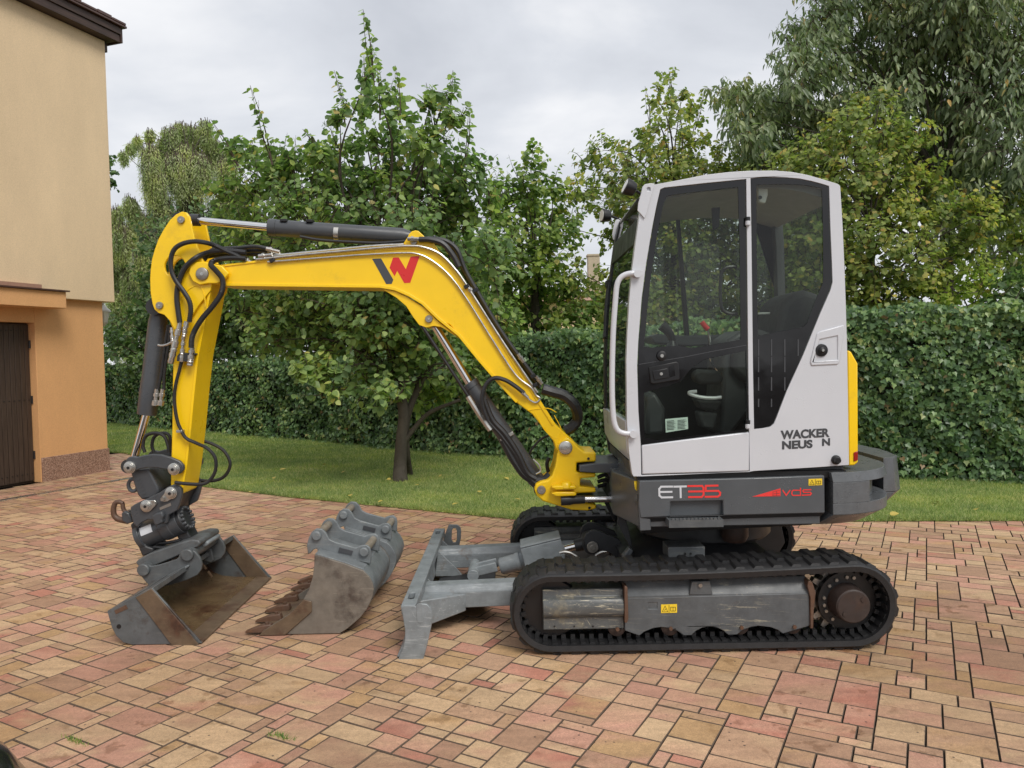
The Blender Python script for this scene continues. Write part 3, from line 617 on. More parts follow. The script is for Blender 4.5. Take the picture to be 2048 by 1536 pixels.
# centre
cg = [(1066, 300, 14), (1062, 330, 26), (1050, 380, 40), (1104, 372, 30), (1020, 420, 50), (1085, 440, 55), (1010, 500, 60), (1080, 530, 60), (1130, 470, 36), (1040, 590, 60), (1110, 600, 55), (980, 570, 50), (1060, 650, 55), (1140, 660, 46), (990, 660, 45), (1000, 380, 26), (1180, 640, 36), (1200, 690, 36)]
back('hornbeam_tree', 'fresh green pointed tree between the boom and the cab', 1070, 12.6, (1070, 520), cg, LINDEN_T, 0.105, M['mid'], 0.8, per_r=3.0, seed=14)
cy = [(1340, 165, 20), (1312, 190, 22), (1362, 200, 22), (1300, 215, 20), (1395, 225, 30), (1335, 245, 36), (1300, 280, 30), (1360, 290, 40), (1400, 300, 34), (1335, 325, 44), (1280, 330, 40), (1430, 330, 34), (1465, 350, 26), (1240, 300, 24), (1205, 300, 26), (1180, 330, 32), (1235, 345, 36), (1160, 370, 36), (1200, 400, 40), (1250, 400, 44), (1140, 410, 30), (1225, 450, 36), (1140, 455, 28), (1190, 600, 44), (1150, 590, 40), (1215, 560, 26), (1150, 540, 22), (1190, 660, 44), (1230, 620, 40), (1210, 480, 22)]
cy += jitter_fill(1290, 1640, 380, 760, 70, 60, 21) + jitter_fill(1260, 1640, 420, 700, 90, 62, 22)
back('field_maple', 'sparse yellow-green tree rising behind the cab roof', 1350, 13.2, (1350, 420), cy, MAPLE_T, 0.110, M['yel'], 0.9, per_r=1.9, seed=15, spires=[(1345, 230, 1338, 142, 10, 0), (1390, 260, 1405, 190, 8, .2), (1300, 250, 1290, 172, 6, 0), (1205, 340, 1192, 286, 6, 0), (1440, 330, 1420, 285, 5, 0)])
# right
cc = [(1430, 185, 16), (1460, 200, 24), (1520, 205, 40), (1560, 250, 44), (1500, 270, 36), (1470, 240, 30), (1580, 190, 44), (1540, 310, 34), (1620, 110, 44), (1445, 195, 30), (1480, 190, 32), (1500, 230, 44), (1550, 215, 48), (1480, 265, 34), (1540, 275, 46), (1500, 310, 30), (1600, 150, 52), (1585, 85, 36), (1610, 60, 34), (1650, 22, 46), (1655, 105, 64), (1720, 45, 72), (1800, 60, 84), (1890, 40, 90), (1990, 60, 95), (1720, 150, 76), (1640, 200, 56), (1800, 150, 84), (1890, 150, 90), (1990, 170, 95), (2060, 120, 90), (1760, 230, 66), (1850, 240, 84), (1950, 270, 92), (2040, 290, 90), (1880, 330, 78), (1970, 370, 86), (2050, 400, 80), (1700, -50, 80), (1810, -60, 100), (1930, -70, 100), (2050, -40, 100), (1890, 420, 60), (1990, 470, 66), (2070, 500, 66), (1600, 240, 40), (1640, 250, 46)]
back('cherry_tree', 'tall dark cherry tree with long drooping leaves at the right edge', 1900, 12.6, (1890, 380), cc, LONG_T, 0.165, M['cherry'], 1.3, per_r=2.6, leaves=13, up=0.1, droop=1.15, seed=16, tr=0.17)
ct = [(1722, 215, 24), (1760, 200, 20), (1700, 260, 44), (1770, 262, 46), (1650, 300, 44), (1820, 290, 40), (1600, 310, 36), (1570, 330, 34), (1700, 330, 60), (1780, 350, 64), (1630, 370, 60), (1560, 400, 60), (1850, 370, 46), (1720, 420, 66), (1800, 440, 60), (1650, 460, 66), (1580, 480, 60), (1740, 510, 60), (1820, 520, 50), (1700, 580, 56), (1770, 590, 50), (1640, 560, 60), (1720, 640, 44), (1780, 630, 40), (1850, 560, 40), (1900, 520, 40), (1980, 560, 40), (2040, 570, 40), (1700, 520, 44), (1900, 440, 40), (1960, 430, 40), (2020, 420, 44), (1940, 490, 36), (2030, 500, 40), (1850, 600, 40)]
back('lime_tree', 'golden yellow-green tree over the hedge right of the cab', 1740, 10.8, (1740, 450), ct, MAPLE_T, 0.095, M['yel'], 0.8, per_r=2.9, seed=17)
back('lime_green_shrub', 'bright lime green shrub peeking over the hedge at the right', 1945, 10.4, (1945, 600), [(1935, 545, 30), (1905, 580, 34), (1960, 580, 36), (1925, 610, 36), (1890, 610, 24)], MAPLE_T, 0.085, M['lime'], 0.3, cat='shrub', per_r=1.8, seed=18, tr=0.04, singles=120)
back('laurel_shrub', 'dark glossy shrub just over the hedge at the right edge', 2030, 10.0, (2030, 600), [(2000, 590, 34), (2040, 570, 40), (2060, 620, 40), (2010, 630, 36), (1975, 620, 24)], LINDEN_T, 0.10, M['darkleaf'], 0.3, cat='shrub', per_r=1.8, seed=19, tr=0.04, singles=120)
back('plum_tree', 'small dark tree just showing past the upper house wall', 200, 24, (190, 420), [(214, 320, 14), (222, 345, 12), (216, 372, 9), (214, 440, 10), (190, 350, 34), (180, 430, 34)], LINDEN_T, 0.17, M['darkleaf'], 0.3, per_r=2.0, seed=20, tr=0.1, singles=0)

# ================================================================== HOUSE
def plaster(name, col, bmp=0.5):
    m, nt, b = newmat(name)
    c = mixc(nt, 1.0, col, ramp(nt, noise(nt, 1.6, 7, 0.65, stretch=(1, 1, 0.35)), [(0.3, W3(0.90)), (0.7, W3(1.05))]), 'MULTIPLY')
    c = mixc(nt, 1.0, c, ramp(nt, noise(nt, 75, 4, 0.75), [(0.3, W3(0.88)), (0.7, W3(1.10))]), 'MULTIPLY')
    nt.links.new(c, b.inputs['Base Color']); b.inputs['Roughness'].default_value = 0.9
    bump(nt, b, noise(nt, 170, 4, 0.7), bmp, 0.006); return m
M['cream'] = plaster('cream_render', (0.72, 0.55, 0.35)); M['orange'] = plaster('apricot_render', (0.66, 0.36, 0.155))
m, nt, b = newmat('marble_chip_plinth'); M['plinth'] = m
vo = N(nt, 'ShaderNodeTexVoronoi'); vo.inputs['Scale'].default_value = 130; tcx = N(nt, 'ShaderNodeTexCoord'); nt.links.new(tcx.outputs['Object'], vo.inputs['Vector'])
nt.links.new(ramp(nt, vo.outputs['Color'], [(0.2, (0.13, 0.065, 0.045)), (0.5, (0.27, 0.15, 0.10)), (0.8, (0.40, 0.27, 0.20))]), b.inputs['Base Color']); b.inputs['Roughness'].default_value = 0.6
def wood(name, a, c, stretch):
    m, nt, b = newmat(name)
    n1 = noise(nt, 7, 7, 0.65, stretch=stretch)
    nt.links.new(ramp(nt, n1, [(0.3, a), (0.68, c)]), b.inputs['Base Color']); b.inputs['Roughness'].default_value = 0.55; bump(nt, b, n1, 0.3, 0.004); return m
M['doorwood'] = wood('brown_stained_door', (0.030, 0.018, 0.012), (0.062, 0.040, 0.028), (6, 6, 0.5))
M['eavewood'] = wood('dark_stained_boards', (0.022, 0.012, 0.009), (0.075, 0.042, 0.030), (0.6, 0.6, 9))
M['roofmetal'] = plain('brown_sheet_metal', (0.075, 0.038, 0.030), 0.35, var=0.1)
house = thing('plaster_house', 'cream and apricot plastered house with brown door at the left edge', 'house', (HC.x, HC.y, 0))
def hb(mb_, s0, s1, o0, o1, z0, z1):
    c = HC + HT*((s0+s1)/2) + HN*((o0+o1)/2) + Vector((0, 0, (z0+z1)/2))
    return mb_.obox(c, HT*((s1-s0)/2), HN*((o1-o0)/2), Vector((0, 0, (z1-z0)/2)))
DS, DE, DH = 1.04, 2.24, 2.02
lw = MB(); hb(lw, 0.0, DS, -0.30, 0, 0, 2.36); hb(lw, DS, DE, -0.30, 0, DH, 2.36); hb(lw, DE, 9, -0.30, 0, 0, 2.36); hb(lw, 0, 0.3, -6, -0.302, 0, 2.36); hb(lw, 8.7, 9, -6, -0.302, 0, 2.36); hb(lw, 0.302, 8.69, -6, -5.7, 0, 2.36)
obj('lower_wall', lw, M['orange'], house, 0.006)
uw = MB(); hb(uw, -0.135, 9.1, -6.1, 0.085, 2.34, 5.93); obj('upper_wall', uw, M['cream'], house, 0.008)
pl = MB(); hb(pl, -0.012, DS - 0.012, -0.2, 0.014, -0.01, 0.31); hb(pl, DE + .02, 9.01, -0.2, 0.014, -0.01, 0.31); obj('plinth', pl, M['plinth'], house, 0.004)
dr = MB(); hb(dr, DS + 0.005, DE - 0.005, -0.16, -0.125, 0.0, DH - 0.004); door = obj('door', dr, M['doorwood'], house)
pw = 0.0665; 
for k in range(int((DE - DS)/pw)):
    q = MB(); hb(q, DS + 0.012 + k*pw, DS + 0.012 + (k+1)*pw - 0.006, -0.124, -0.098 - random.random()*0.003, 0.03, DH - 0.02); obj('plank', q, M['doorwood'], door, 0.003)
q = MB()
for k in range(int((DE - DS)/pw)):
    for z in (0.12, 1.05, 1.92):
        c = HC + HT*(DS + 0.012 + (k + .45)*pw) + HN*(-0.098) + Vector((0, 0, z)); q.cyl(c, c + HN*0.007, 0.007, 8)
obj('screw_heads', q, M['black'], door, kind='stuff')
for z in (0.35, 1.05, 1.75):
    q = MB(); c = HC + HT*(DS + 0.006) + HN*(-0.09) + Vector((0, 0, z)); q.cyl(c - Vector((0, 0, 0.05)), c + Vector((0, 0, 0.05)), 0.012, 8); obj('hinge', q, M['black'], door)
cn = MB(); hb(cn, 0.83, 3.4, 0.0, 0.30, 2.20, 2.405); cano = obj('canopy', cn, M['orange'], house, 0.005)
cn = MB(); hb(cn, 0.80, 3.4, -0.001, 0.335, 2.407, 2.425); obj('canopy_flashing', cn, M['roofmetal'], cano)
cn = MB(); hb(cn, 1.05, 3.4, 0.087, 0.16, 2.427, 2.49); obj('canopy_upstand', cn, plain('pinkish_flashing', (0.34, 0.19, 0.13), 0.6), cano)
ef = MB(); hb(ef, -0.22, 9.2, -0.1, 0.20, 5.935, 6.02); obj('soffit_board', ef, M['eavewood'], house, 0.004)
ef = MB(); hb(ef, -0.25, 9.2, 0.205, 0.235, 5.93, 6.03); hb(ef, -0.25, 9.2, 0.215, 0.255, 6.035, 6.13); obj('fascia_board', ef, M['eavewood'], house, 0.004)
ef = MB(); hb(ef, -0.285, -0.255, -0.6, 0.25, 5.93, 6.13); obj('barge_board', ef, M['eavewood'], house, 0.004)
ef = MB(); hb(ef, -0.32, 9.2, -6.3, 0.30, 6.135, 6.165)
for k in range(40): hb(ef, -0.30 + k*0.24, -0.30 + k*0.24 + 0.228, 0.12, 0.305, 6.167, 6.20 + 0.012*(k % 2))
obj('roof', ef, M['roofmetal'], house, 0.006)
ef = MB(); hb(ef, -0.20, -0.10, -0.25, 0.06, 5.80, 5.925); obj('purlin_end', ef, M['eavewood'], house, 0.006)

# drain channel along the house front
dc = MB(); A_, B_ = G(-200, 1036), G(165, 973); d_ = (B_ - A_).normalized(); nn = Vector((-d_.y, d_.x, 0))
for i in range(90):
    p = A_ + d_*(i*0.05); dc.obox(p + Vector((0, 0, 0.003)), d_*0.019, nn*0.045, Vector((0, 0, 0.004)))
dr = obj('drain_channel', dc, M['steel'], smooth=0, kind='structure')

# wall lantern on the hidden end wall
lp = P(207, 632, 10.95); ln = thing('wall_lantern', 'white wall lantern just past the corner of the house', 'lantern', lp)
wm = plain('white_painted_metal', (0.62, 0.62, 0.60), 0.4)
z = Vector((0, 0, 1))
obj('lamp_roof', MB().lathe(lp + z*0.06, lp + z*0.20, [(0, 0.105), (0.02, 0.10), (0.06, 0.055), (0.085, 0.03), (0.10, 0.018), (0.12, 0.02), (0.14, 0.004)], 6), wm, ln, smooth=0)
obj('lamp_glass', MB().lathe(lp - z*0.10, lp + z*0.06, [(0, 0.045), (0.16, 0.08)], 6), M['lens'], ln, smooth=0)
fr_ = MB()
for i in range(6):
    a = 2*math.pi*i/6; u_ = Vector((math.cos(a), math.sin(a), 0)); fr_.cyl(lp - z*0.10 + u_*0.048, lp + z*0.06 + u_*0.085, 0.006, 5)
fr_.lathe(lp - z*0.15, lp - z*0.09, [(0, 0.008), (0.02, 0.02), (0.04, 0.04), (0.06, 0.055)], 6); obj('lamp_frame', fr_, wm, ln, smooth=0)
obj('wall_bracket', MB().tube([lp + z*0.20, lp + z*0.24 + Vector((-.06, 0, 0)), lp + z*0.10 + Vector((-.18, 0.05, 0)), lp - z*0.05 + Vector((-.22, 0.08, 0))], 0.01, 6, 5), wm, ln)

# far house seen through the gap in the leaves
fh = P(1185, 560, 34); fo = thing('far_house', 'far house roof and pale chimney glimpsed between the leaves', 'house', (fh.x, 36, 0))
obj('wall', MB().box(fh.x - 4, fh.x + 4, 33, 41, -0.02, fh.z - 0.9), M['cream'], fo)
obj('roof', MB().add([(fh.x - 4.5, 32.4, fh.z - 1.0), (fh.x + 4.5, 32.4, fh.z - 1.0), (fh.x + 4.5, 41.6, fh.z - 1.0), (fh.x - 4.5, 41.6, fh.z - 1.0), (fh.x - 2.6, 37, fh.z - 0.25), (fh.x + 2.6, 37, fh.z - 0.25)], [(0, 1, 5, 4), (1, 2, 5), (2, 3, 4, 5), (3, 0, 4), (0, 3, 2, 1)]), plain('faded_tiles', (0.33, 0.20, 0.14), 0.8, var=0.2, scale=60), fo, smooth=0)
ch = P(1187, 545, 35); chm = MB(); chm.box(ch.x - 0.26, ch.x + 0.26, 34.7, 35.3, ch.z - 1.0, ch.z + 0.72); chm.box(ch.x - 0.30, ch.x + 0.30, 34.66, 35.34, ch.z + 0.722, ch.z + 0.80)
obj('chimney', chm, plain('pale_chimney_render', (0.42, 0.36, 0.26), 0.85), fo)
# ================================================================== EXCAVATOR
YN, YC = 3.772, 4.645            # near track face, machine centre line
ex = thing('mini_excavator', 'yellow and grey mini excavator on rubber tracks with closed cab', 'excavator', (1.0, YC, 0))
c7 = crop(1180, 330, 2.4375); c8 = crop(800, 440, 2.5609); c1 = crop(180, 380, 3.2); c2 = crop(180, 820, 3.0727)
c4 = crop(780, 960, 3.9385); c5 = crop(1000, 960, 4.0429); c6 = crop(1400, 960, 4.0429); cw = crop(700, 440, 8.532); ct2 = crop(220, 880, 5.1192); cu = crop(1190, 840, 5.2966); cr = crop(1440, 840, 5.2973)
def V3(xz, y): return Vector((xz[0], y, xz[1]))
Yv = Vector((0, 1, 0))

# ---- tracks
FX, FZ, FR = 0.180, 0.213, 0.215      # front (idler) and rear (sprocket) wheel of the belt, outer radius
RXX, RZ, RR = 1.700, 0.225, 0.227
def belt(rf, rr):
    """closed loop round both wheels with radius rf, rr: list of (x, z, tangent)"""
    pts = []
    for i in range(25):
        a = R(90 + 180*i/24); pts.append((FX + rf*math.cos(a), FZ + rf*math.sin(a)))
    for i in range(1, 14): pts.append((FX + (RXX - FX)*i/14, (FZ - rf)*(1 - i/14) + (RZ - rr)*i/14))
    for i in range(25):
        a = R(-90 + 180*i/24); pts.append((RXX + rr*math.cos(a), RZ + rr*math.sin(a)))
    for i in range(1, 14):
        t = i/14; pts.append((RXX + (FX - RXX)*t, (RZ + rr)*(1 - t) + (FZ + rf)*t - 0.010*math.sin(math.pi*t)))
    return pts
def along(pts, step):
    """evenly spaced points and outward normals on a closed loop"""
    n = len(pts); seg = [math.dist(pts[i], pts[(i+1) % n]) for i in range(n)]; L = sum(seg); m = round(L/step); out_ = []
    for k in range(m):
        s = L*k/m; i = 0
        while s > seg[i]: s -= seg[i]; i += 1
        a, b_ = pts[i], pts[(i+1) % n]; t = s/seg[i]; dx, dz = (b_[0]-a[0])/seg[i], (b_[1]-a[1])/seg[i]
        out_.append(((a[0]+dx*s, a[1]+dz*s), (dx, dz), (-dz, dx)))
    return out_
lugm = {}
def lug_mesh(side):
    mb_ = MB(); h = 0.011
    # a bevelled bar with a swept toe, running from the belt edge to the middle
    a = [(-0.030, -0.145), (0.030, -0.145), (0.024, -0.03), (0.040, 0.02), (-0.010, 0.02), (-0.024, -0.03)]
    a = [(x, y*side) for x, y in a]; tp = [(x*0.62 + 0.004, y*0.97) for x, y in a]
    mb_.prism_z(a, -0.004, h, tp); return mesh_of('tread_lug', mb_, M['rubber'], smooth=30)
for ti, y0 in enumerate((YN, 5.17)):
    y1 = y0 + 0.31; ym = (y0+y1)/2
    root = MB(); o_ = belt(FR - 0.013, RR - 0.013); i_ = belt(FR - 0.052, RR - 0.052); n = len(o_); vs_ = []
    prof = [(o_, y0 + 0.012), (o_, y1 - 0.012), ([(a*0.3 + c*0.7, b_*0.3 + d*0.7) for (a, b_), (c, d) in zip(i_, o_)], y1), (i_, y1 - 0.004), (i_, y0 + 0.004), ([(a*0.3 + c*0.7, b_*0.3 + d*0.7) for (a, b_), (c, d) in zip(i_, o_)], y0)]
    for lp_, yy in prof: vs_ += [(x, yy, z_) for x, z_ in lp_]
    fs = []
    for k in range(6):
        for i in range(n): fs.append((k*n + i, k*n + (i+1) % n, ((k+1) % 6)*n + (i+1) % n, ((k+1) % 6)*n + i))
    tr = obj('track', root.add(vs_, fs), M['rubber'], ex, smooth=50)
    for side in (1, -1):
        if (side) not in lugm: lugm[side] = lug_mesh(side)
        st_ = along(o_, 0.0955); off = 0 if side == 1 else 1
        for k, (p, t_, nn_) in enumerate(st_):
            if side == -1:
                q = st_[(k+1) % len(st_)]; pm_ = ((p[0]+q[0][0])/2, (p[1]+q[0][1])/2); nn_ = ((nn_[0]+q[2][0])/2, (nn_[1]+q[2][1])/2); t_ = ((t_[0]+q[1][0])/2, (t_[1]+q[1][1])/2)
            else: pm_ = p
            ln_ = math.hypot(*nn_); nx_, nz_ = -nn_[0]/ln_, -nn_[1]/ln_
            if (pm_[0]-0.95)*nx_ + (pm_[1]-0.21)*nz_ < 0: nx_, nz_ = -nx_, -nz_
            Z_ = Vector((nx_, 0, nz_)); X_ = Yv.cross(Z_)
            mt = Matrix((X_, Yv, Z_)).transposed()
            inst('tread_lug', lugm[side], tr, (pm_[0], ym, pm_[1]), mt.to_quaternion())
    q = MB()
    for p, t_, nn_ in along(i_, 0.0478):
        d = Vector((t_[0], 0, t_[1])); c = Vector((p[0], ym, p[1])); inw = Vector((0.95 - p[0], 0, 0.21 - p[1]))
        nv = Vector((-t_[1], 0, t_[0])); nv = nv if nv.dot(inw) > 0 else -nv
        for yy in (-0.055, 0.055): q.obox(c + nv*0.014 + Yv*yy, d*0.011, Yv*0.018, nv*0.016)
        q.obox(c + nv*0.003 + Yv*0.10, d*0.013, Yv*0.028, nv*0.004); q.obox(c + nv*0.003 - Yv*0.10, d*0.013, Yv*0.028, nv*0.004)
    obj('guide_blocks', q, M['rubber'], tr, smooth=0, kind='stuff')
    # side frame carrying the rollers: near side is seen from outside, far side from inside
    yf = y0 + 0.045; yb = y1 - 0.045
    fb = MB()
    out2 = c6([(0, 845), (880, 850), (905, 1000)], YN)
    main = [XZ(1258, 1205, YN)] + [XZ(x, y, YN) for x, y in ((1258, 1199), (1625, 1192), (1630, 1212), (1628, 1255))]
    # outer plate with arches over the rollers
    low = []
    for a, b_ in ((1282, 1370), (1388, 1460), (1480, 1572)):
        low += [(a, 1277)] + [(a + (b_-a)*t, 1277 - 17*math.sin(math.pi*t)**0.7) for t in (0.12, 0.3, 0.5, 0.7, 0.88)] + [(b_, 1277)]
    low = [XZ(x, y - (x-1400)*0.014, YN) for x, y in low]
    plate_ = [XZ(1252, 1202, YN), XZ(1252, 1268, YN)] + low + [XZ(1628, 1258, YN), XZ(1625, 1192, YN)]
    fb.prism(plate_, yf, yf + 0.012, holes=[[XZ(x, y, YN) for x, y in ((1300, 1211), (1318, 1211), (1318, 1224), (1300, 1224))]])
    z0_ = XZ(1400, 1196, YN)[1]; x0_, x1_ = XZ(1252, 1200, YN)[0], XZ(1625, 1200, YN)[0]
    top_ = [(yf + 0.001, z0_), (yf + 0.05, z0_ + 0.075), (yb - 0.05, z0_ + 0.075), (yb, z0_), (yb, 0.13), (yf + 0.012, 0.13)]
    fb.add([(x0_, y_, z_) for y_, z_ in top_] + [(x1_, y_, z_) for y_, z_ in top_], [(0,1,2,3,4,5), (11,10,9,8,7,6)] + [(i, (i+1) % 6, (i+1) % 6 + 6, i + 6) for i in range(6)])
    tf = obj('track_frame', fb, M['frame'], ex, 0.004)
    # tube of the track tensioner at the front, scraped bare along its bulge
    tb = MB(); xa, xb = XZ(1086, 1200, YN)[0], XZ(1250, 1200, YN)[0]; zz = lambda y: XZ(1170, y, YN)[1]
    sec = [(yf + .018, zz(1186)), (yf + .012, zz(1200)), (yf - .010, zz(1204)), (yf - .022, zz(1214)), (yf - .022, zz(1230)), (yf - .010, zz(1238)), (yf + .006, zz(1241)), (yf + .006, zz(1266)), (yf + .02, zz(1267)), (yb, zz(1260)), (yb, zz(1186))]
    m_ = len(sec); tb.add([(xa, y_, z_) for y_, z_ in sec] + [(xb, y_, z_) for y_, z_ in sec], [tuple(range(m_)), tuple(range(2*m_-1, m_-1, -1))] + [(i, (i+1) % m_, (i+1) % m_ + m_, i + m_) for i in range(m_)])
    obj('tensioner_housing', tb, M['framelow'], tf, 0.005)
    q = MB()
    for px_ in (1110, 1150, 1188): p = XZ(px_, 1260, YN); q.cyl((p[0], yf + 0.0045, p[1]), (p[0], yf + 0.012, p[1]), 0.005, 8)
    for px_ in (1246, 1354): p = XZ(px_, 1265, YN); q.cyl((p[0], yf - 0.0015, p[1]), (p[0], yf + 0.005, p[1]), 0.005, 8)
    obj('drain_holes', q, M['black'], tf)
    q = MB(); pts = [XZ(x, y, YN) for x, y in ((1250, 1174), (1256, 1176), (1258, 1240), (1255, 1248), (1250, 1248))]; q.prism(pts, yf - 0.03, yf + 0.06); obj('weld_rib', q, M['rust'], tf, 0.003)
    q = MB(); pts = [XZ(x, y, YN) for x, y in ((1622, 1166), (1630, 1168), (1637, 1190), (1633, 1225), (1632, 1262), (1626, 1262), (1626, 1200), (1620, 1175))]; q.prism(pts, yf - 0.012, yf + 0.10); obj('sprocket_guard', q, M['rust'], tf, 0.003)
    # bracket in the top recess
    q = MB(); q.prism([XZ(x, y, YN) for x, y in ((1388, 1168), (1424, 1167), (1430, 1194), (1382, 1195))], yf - 0.004, yf + 0.02); obj('grease_cover', q, M['frame'], tf, 0.003)
    q = MB(); p = XZ(1404, 1175, YN); q.cyl((p[0], yf - 0.014, p[1]), (p[0], yf - 0.003, p[1]), 0.011, 6); obj('bolt', q, M['pin'], tf)
    for px_ in (1237, 1345, 1488, 1595):
        p = XZ(px_, 1262 - (px_-1400)*0.013, YN); q = MB()
        q.lathe((p[0], yf + 0.012, p[1]), (p[0], yb, p[1]), [(0, 0.030), (0.006, 0.045), (0.05, 0.045), (0.06, 0.03), (0.14, 0.03), (0.15, 0.045), (0.195, 0.045)], 20); ro = obj('roller', q, M['rusthub'], tf)
        q = MB(); q.cyl((p[0], yf - 0.012, p[1]), (p[0], yf + 0.001, p[1]), 0.010, 6); obj('bolt', q, M['rust'], tf)
    q = MB(); q.lathe((FX, y0 + 0.09, FZ), (FX, y1 - 0.02, FZ), [(0, 0.05), (0.002, 0.145), (0.02, 0.155), (0.06, 0.14), (0.14, 0.14), (0.18, 0.155), (0.198, 0.145), (0.2, 0.05)], 36); obj('idler_wheel', q, M['black'], ex, 0)  # black colour carries the shade the wheel sits in, inside the belt
    # sprocket with teeth, motor drum and rusty cover
    q = MB(); sp = []
    for i in range(17):
        for da, rr_ in ((-0.30, 0.152), (-0.16, 0.186), (0.16, 0.186), (0.30, 0.152)): a = 2*math.pi*(i + da)/17; sp.append((RXX + rr_*math.cos(a), RZ + rr_*math.sin(a)))
    q.prism(sp, ym - 0.02, ym + 0.02); s_ = obj('sprocket', q, M['pin'], ex)
    q = MB(); q.lathe((RXX, y0 + 0.095, RZ), (RXX, ym + 0.1, RZ), [(0, 0.09), (0.003, 0.148), (0.03, 0.150), (0.032, 0.14), (0.15, 0.14)], 40); dr_ = obj('drive_drum', q, M['black'], s_)  # drum blackened like the idler, shade put into its colour
    if ti == 0:
        q = MB(); cx, cz = XZ(1708, 1214, YN); q.lathe((cx, y0 + 0.004, cz), (cx, y0 + 0.12, cz), [(0, 0.078), (0.004, 0.086), (0.10, 0.096)], 36); hb_ = obj('hub_cover', q, M['rusthub'], s_, 0.002)
        q = MB(); q.cyl((cx, y0 + 0.001, cz), (cx, y0 + 0.0045, cz), 0.080, 36); obj('hub_plate', q, M['rusthub'], s_, 0.001)
        for a in (38, 218): q = MB(); q.cyl((cx + .058*math.cos(R(a)), y0 - 0.004, cz + .058*math.sin(R(a))), (cx + .058*math.cos(R(a)), y0 + 0.0015, cz + .058*math.sin(R(a))), 0.012, 6); obj('bolt', q, M['rusthub'], s_)
        for a in (75, 92, 118, 140, 172, 190, 205, 230):
            q = MB(); bx, bz = RXX + .122*math.cos(R(a)), RZ + .122*math.sin(R(a)); q.cyl((bx, y0 + 0.086, bz), (bx, y0 + 0.096, bz), 0.009, 6); obj('bolt', q, M['pin'], s_)
    else:
        q = MB(); q.prism([(RXX - 0.62, 0.08), (RXX - 0.05, 0.06), (RXX + 0.09, 0.11), (RXX + 0.145, 0.20), (RXX + 0.12, 0.32), (RXX + 0.02, 0.385), (RXX - 0.62, 0.36)], y0 - 0.012, y0 + 0.03); obj('motor_guard', q, M['under'], ex, 0.005)

# ---- chassis between the tracks, slewing ring
cx0 = 1.15
ch_ = MB(); ch_.box(0.62, 1.45, 4.153, 5.137, 0.20, 0.36); ch_.prism_z([(0.70, 4.16), (1.35, 4.16), (1.45, 4.3), (1.45, 5.0), (1.35, 5.14), (0.70, 5.14), (0.60, 5.0), (0.60, 4.3)], 0.36, 0.42, [(0.84, 4.26), (1.26, 4.26), (1.34, 4.38), (1.34, 4.92), (1.26, 5.03), (0.84, 5.03), (0.76, 4.92), (0.76, 4.38)])

for x_, y_ in ((0.72, 4.11), (1.42, 4.11), (0.72, 5.18), (1.42, 5.18)): ch_.obox((x_, y_, 0.30), (0.10, 0, 0), (0, 0.042, 0), (0, 0, 0.06))
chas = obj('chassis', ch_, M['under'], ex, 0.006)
q = MB(); q.lathe((cx0, YC, 0.42), (cx0, YC, 0.66), [(0, 0.38), (0.02, 0.40), (0.10, 0.40), (0.11, 0.42), (0.19, 0.45), (0.24, 0.46)], 48); obj('slewing_ring', q, M['under'], ex)
q = MB(); q.lathe((1.22, 4.2, 0.46), (1.22, 4.2, 0.60), [(0, 0.06), (0.03, 0.075), (0.14, 0.075)], 24); obj('slew_motor', q, M['rusthub'], ex)
q = MB(); q.box(*[f for f in (XZ(1336, 1100, 4.05)[0], XZ(1410, 1100, 4.05)[0])], 4.05, 4.20, 0.40, XZ(1370, 1094, 4.05)[1]); pl_ = obj('tilt_bracket', q, M['frame'], ex, 0.004)
q = MB()
for px_ in (1370, 1381): p = P(px_, 1107, 4.05); q.cyl((p.x, 4.043, p.z), (p.x, 4.052, p.z), 0.006, 6)
obj('bolts', q, M['black'], pl_, kind='stuff')
# front lugs that carry the blade cylinder
def lugplate(l, Y0_, Y1_, name, mt, par=ex, bev=0.004, **k): return obj(name, MB().prism(l, Y0_, Y1_, **k), mt, par, bev)
ear_ = c5([(668, 480), (690, 430), (740, 400), (790, 402), (960, 470), (1010, 560), (1040, 650), (960, 640), (860, 570), (770, 560), (700, 545)], 4.55)
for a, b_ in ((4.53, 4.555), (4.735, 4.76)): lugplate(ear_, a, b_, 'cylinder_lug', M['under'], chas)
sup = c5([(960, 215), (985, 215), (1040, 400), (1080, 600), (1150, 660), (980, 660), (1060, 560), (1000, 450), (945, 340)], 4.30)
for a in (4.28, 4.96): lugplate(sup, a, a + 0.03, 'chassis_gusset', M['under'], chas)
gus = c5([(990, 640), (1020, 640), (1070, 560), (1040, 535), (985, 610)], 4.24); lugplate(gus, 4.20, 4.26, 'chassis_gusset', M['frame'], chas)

# ---- dozer blade
bl = bpy.data.objects.new('dozer_blade', None); COL.objects.link(bl); bl.parent = ex; bl.location = Vector((-0.5, YC, 0)) - ORG['mini_excavator']; ORG['dozer_blade'] = Vector((-0.5, YC, 0))
BY0, BY1 = YN + 0.012, 5.47
endp = c4([(95, 965), (130, 958), (205, 960), (215, 970), (255, 945), (300, 950), (325, 975), (340, 1010), (337, 1110), (300, 1280), (265, 1405), (160, 1425), (52, 1445), (80, 1370), (115, 1290), (130, 1220), (130, 1150), (110, 1030)], 3.83)
lugplate(endp, YN, YN + 0.018, 'end_plate', M['blade'], bl)
sl2 = c4([(560, 400), (555, 372), (530, 352), (490, 352), (462, 352), (430, 440), (400, 560), (430, 640), (525, 620), (545, 520), (558, 460)], 5.46)
slot_ = c4([(488, 395), (500, 378), (520, 380), (528, 400), (527, 470), (515, 492), (497, 492), (485, 470)], 5.46)
obj('end_plate', MB().prism(sl2, 5.452, 5.472, holes=[slot_]), M['blade'], bl, 0.003)
q = MB(); lx, lz = XZ(780 + 262/3.9385, 960 + 990/3.9385, 3.82)
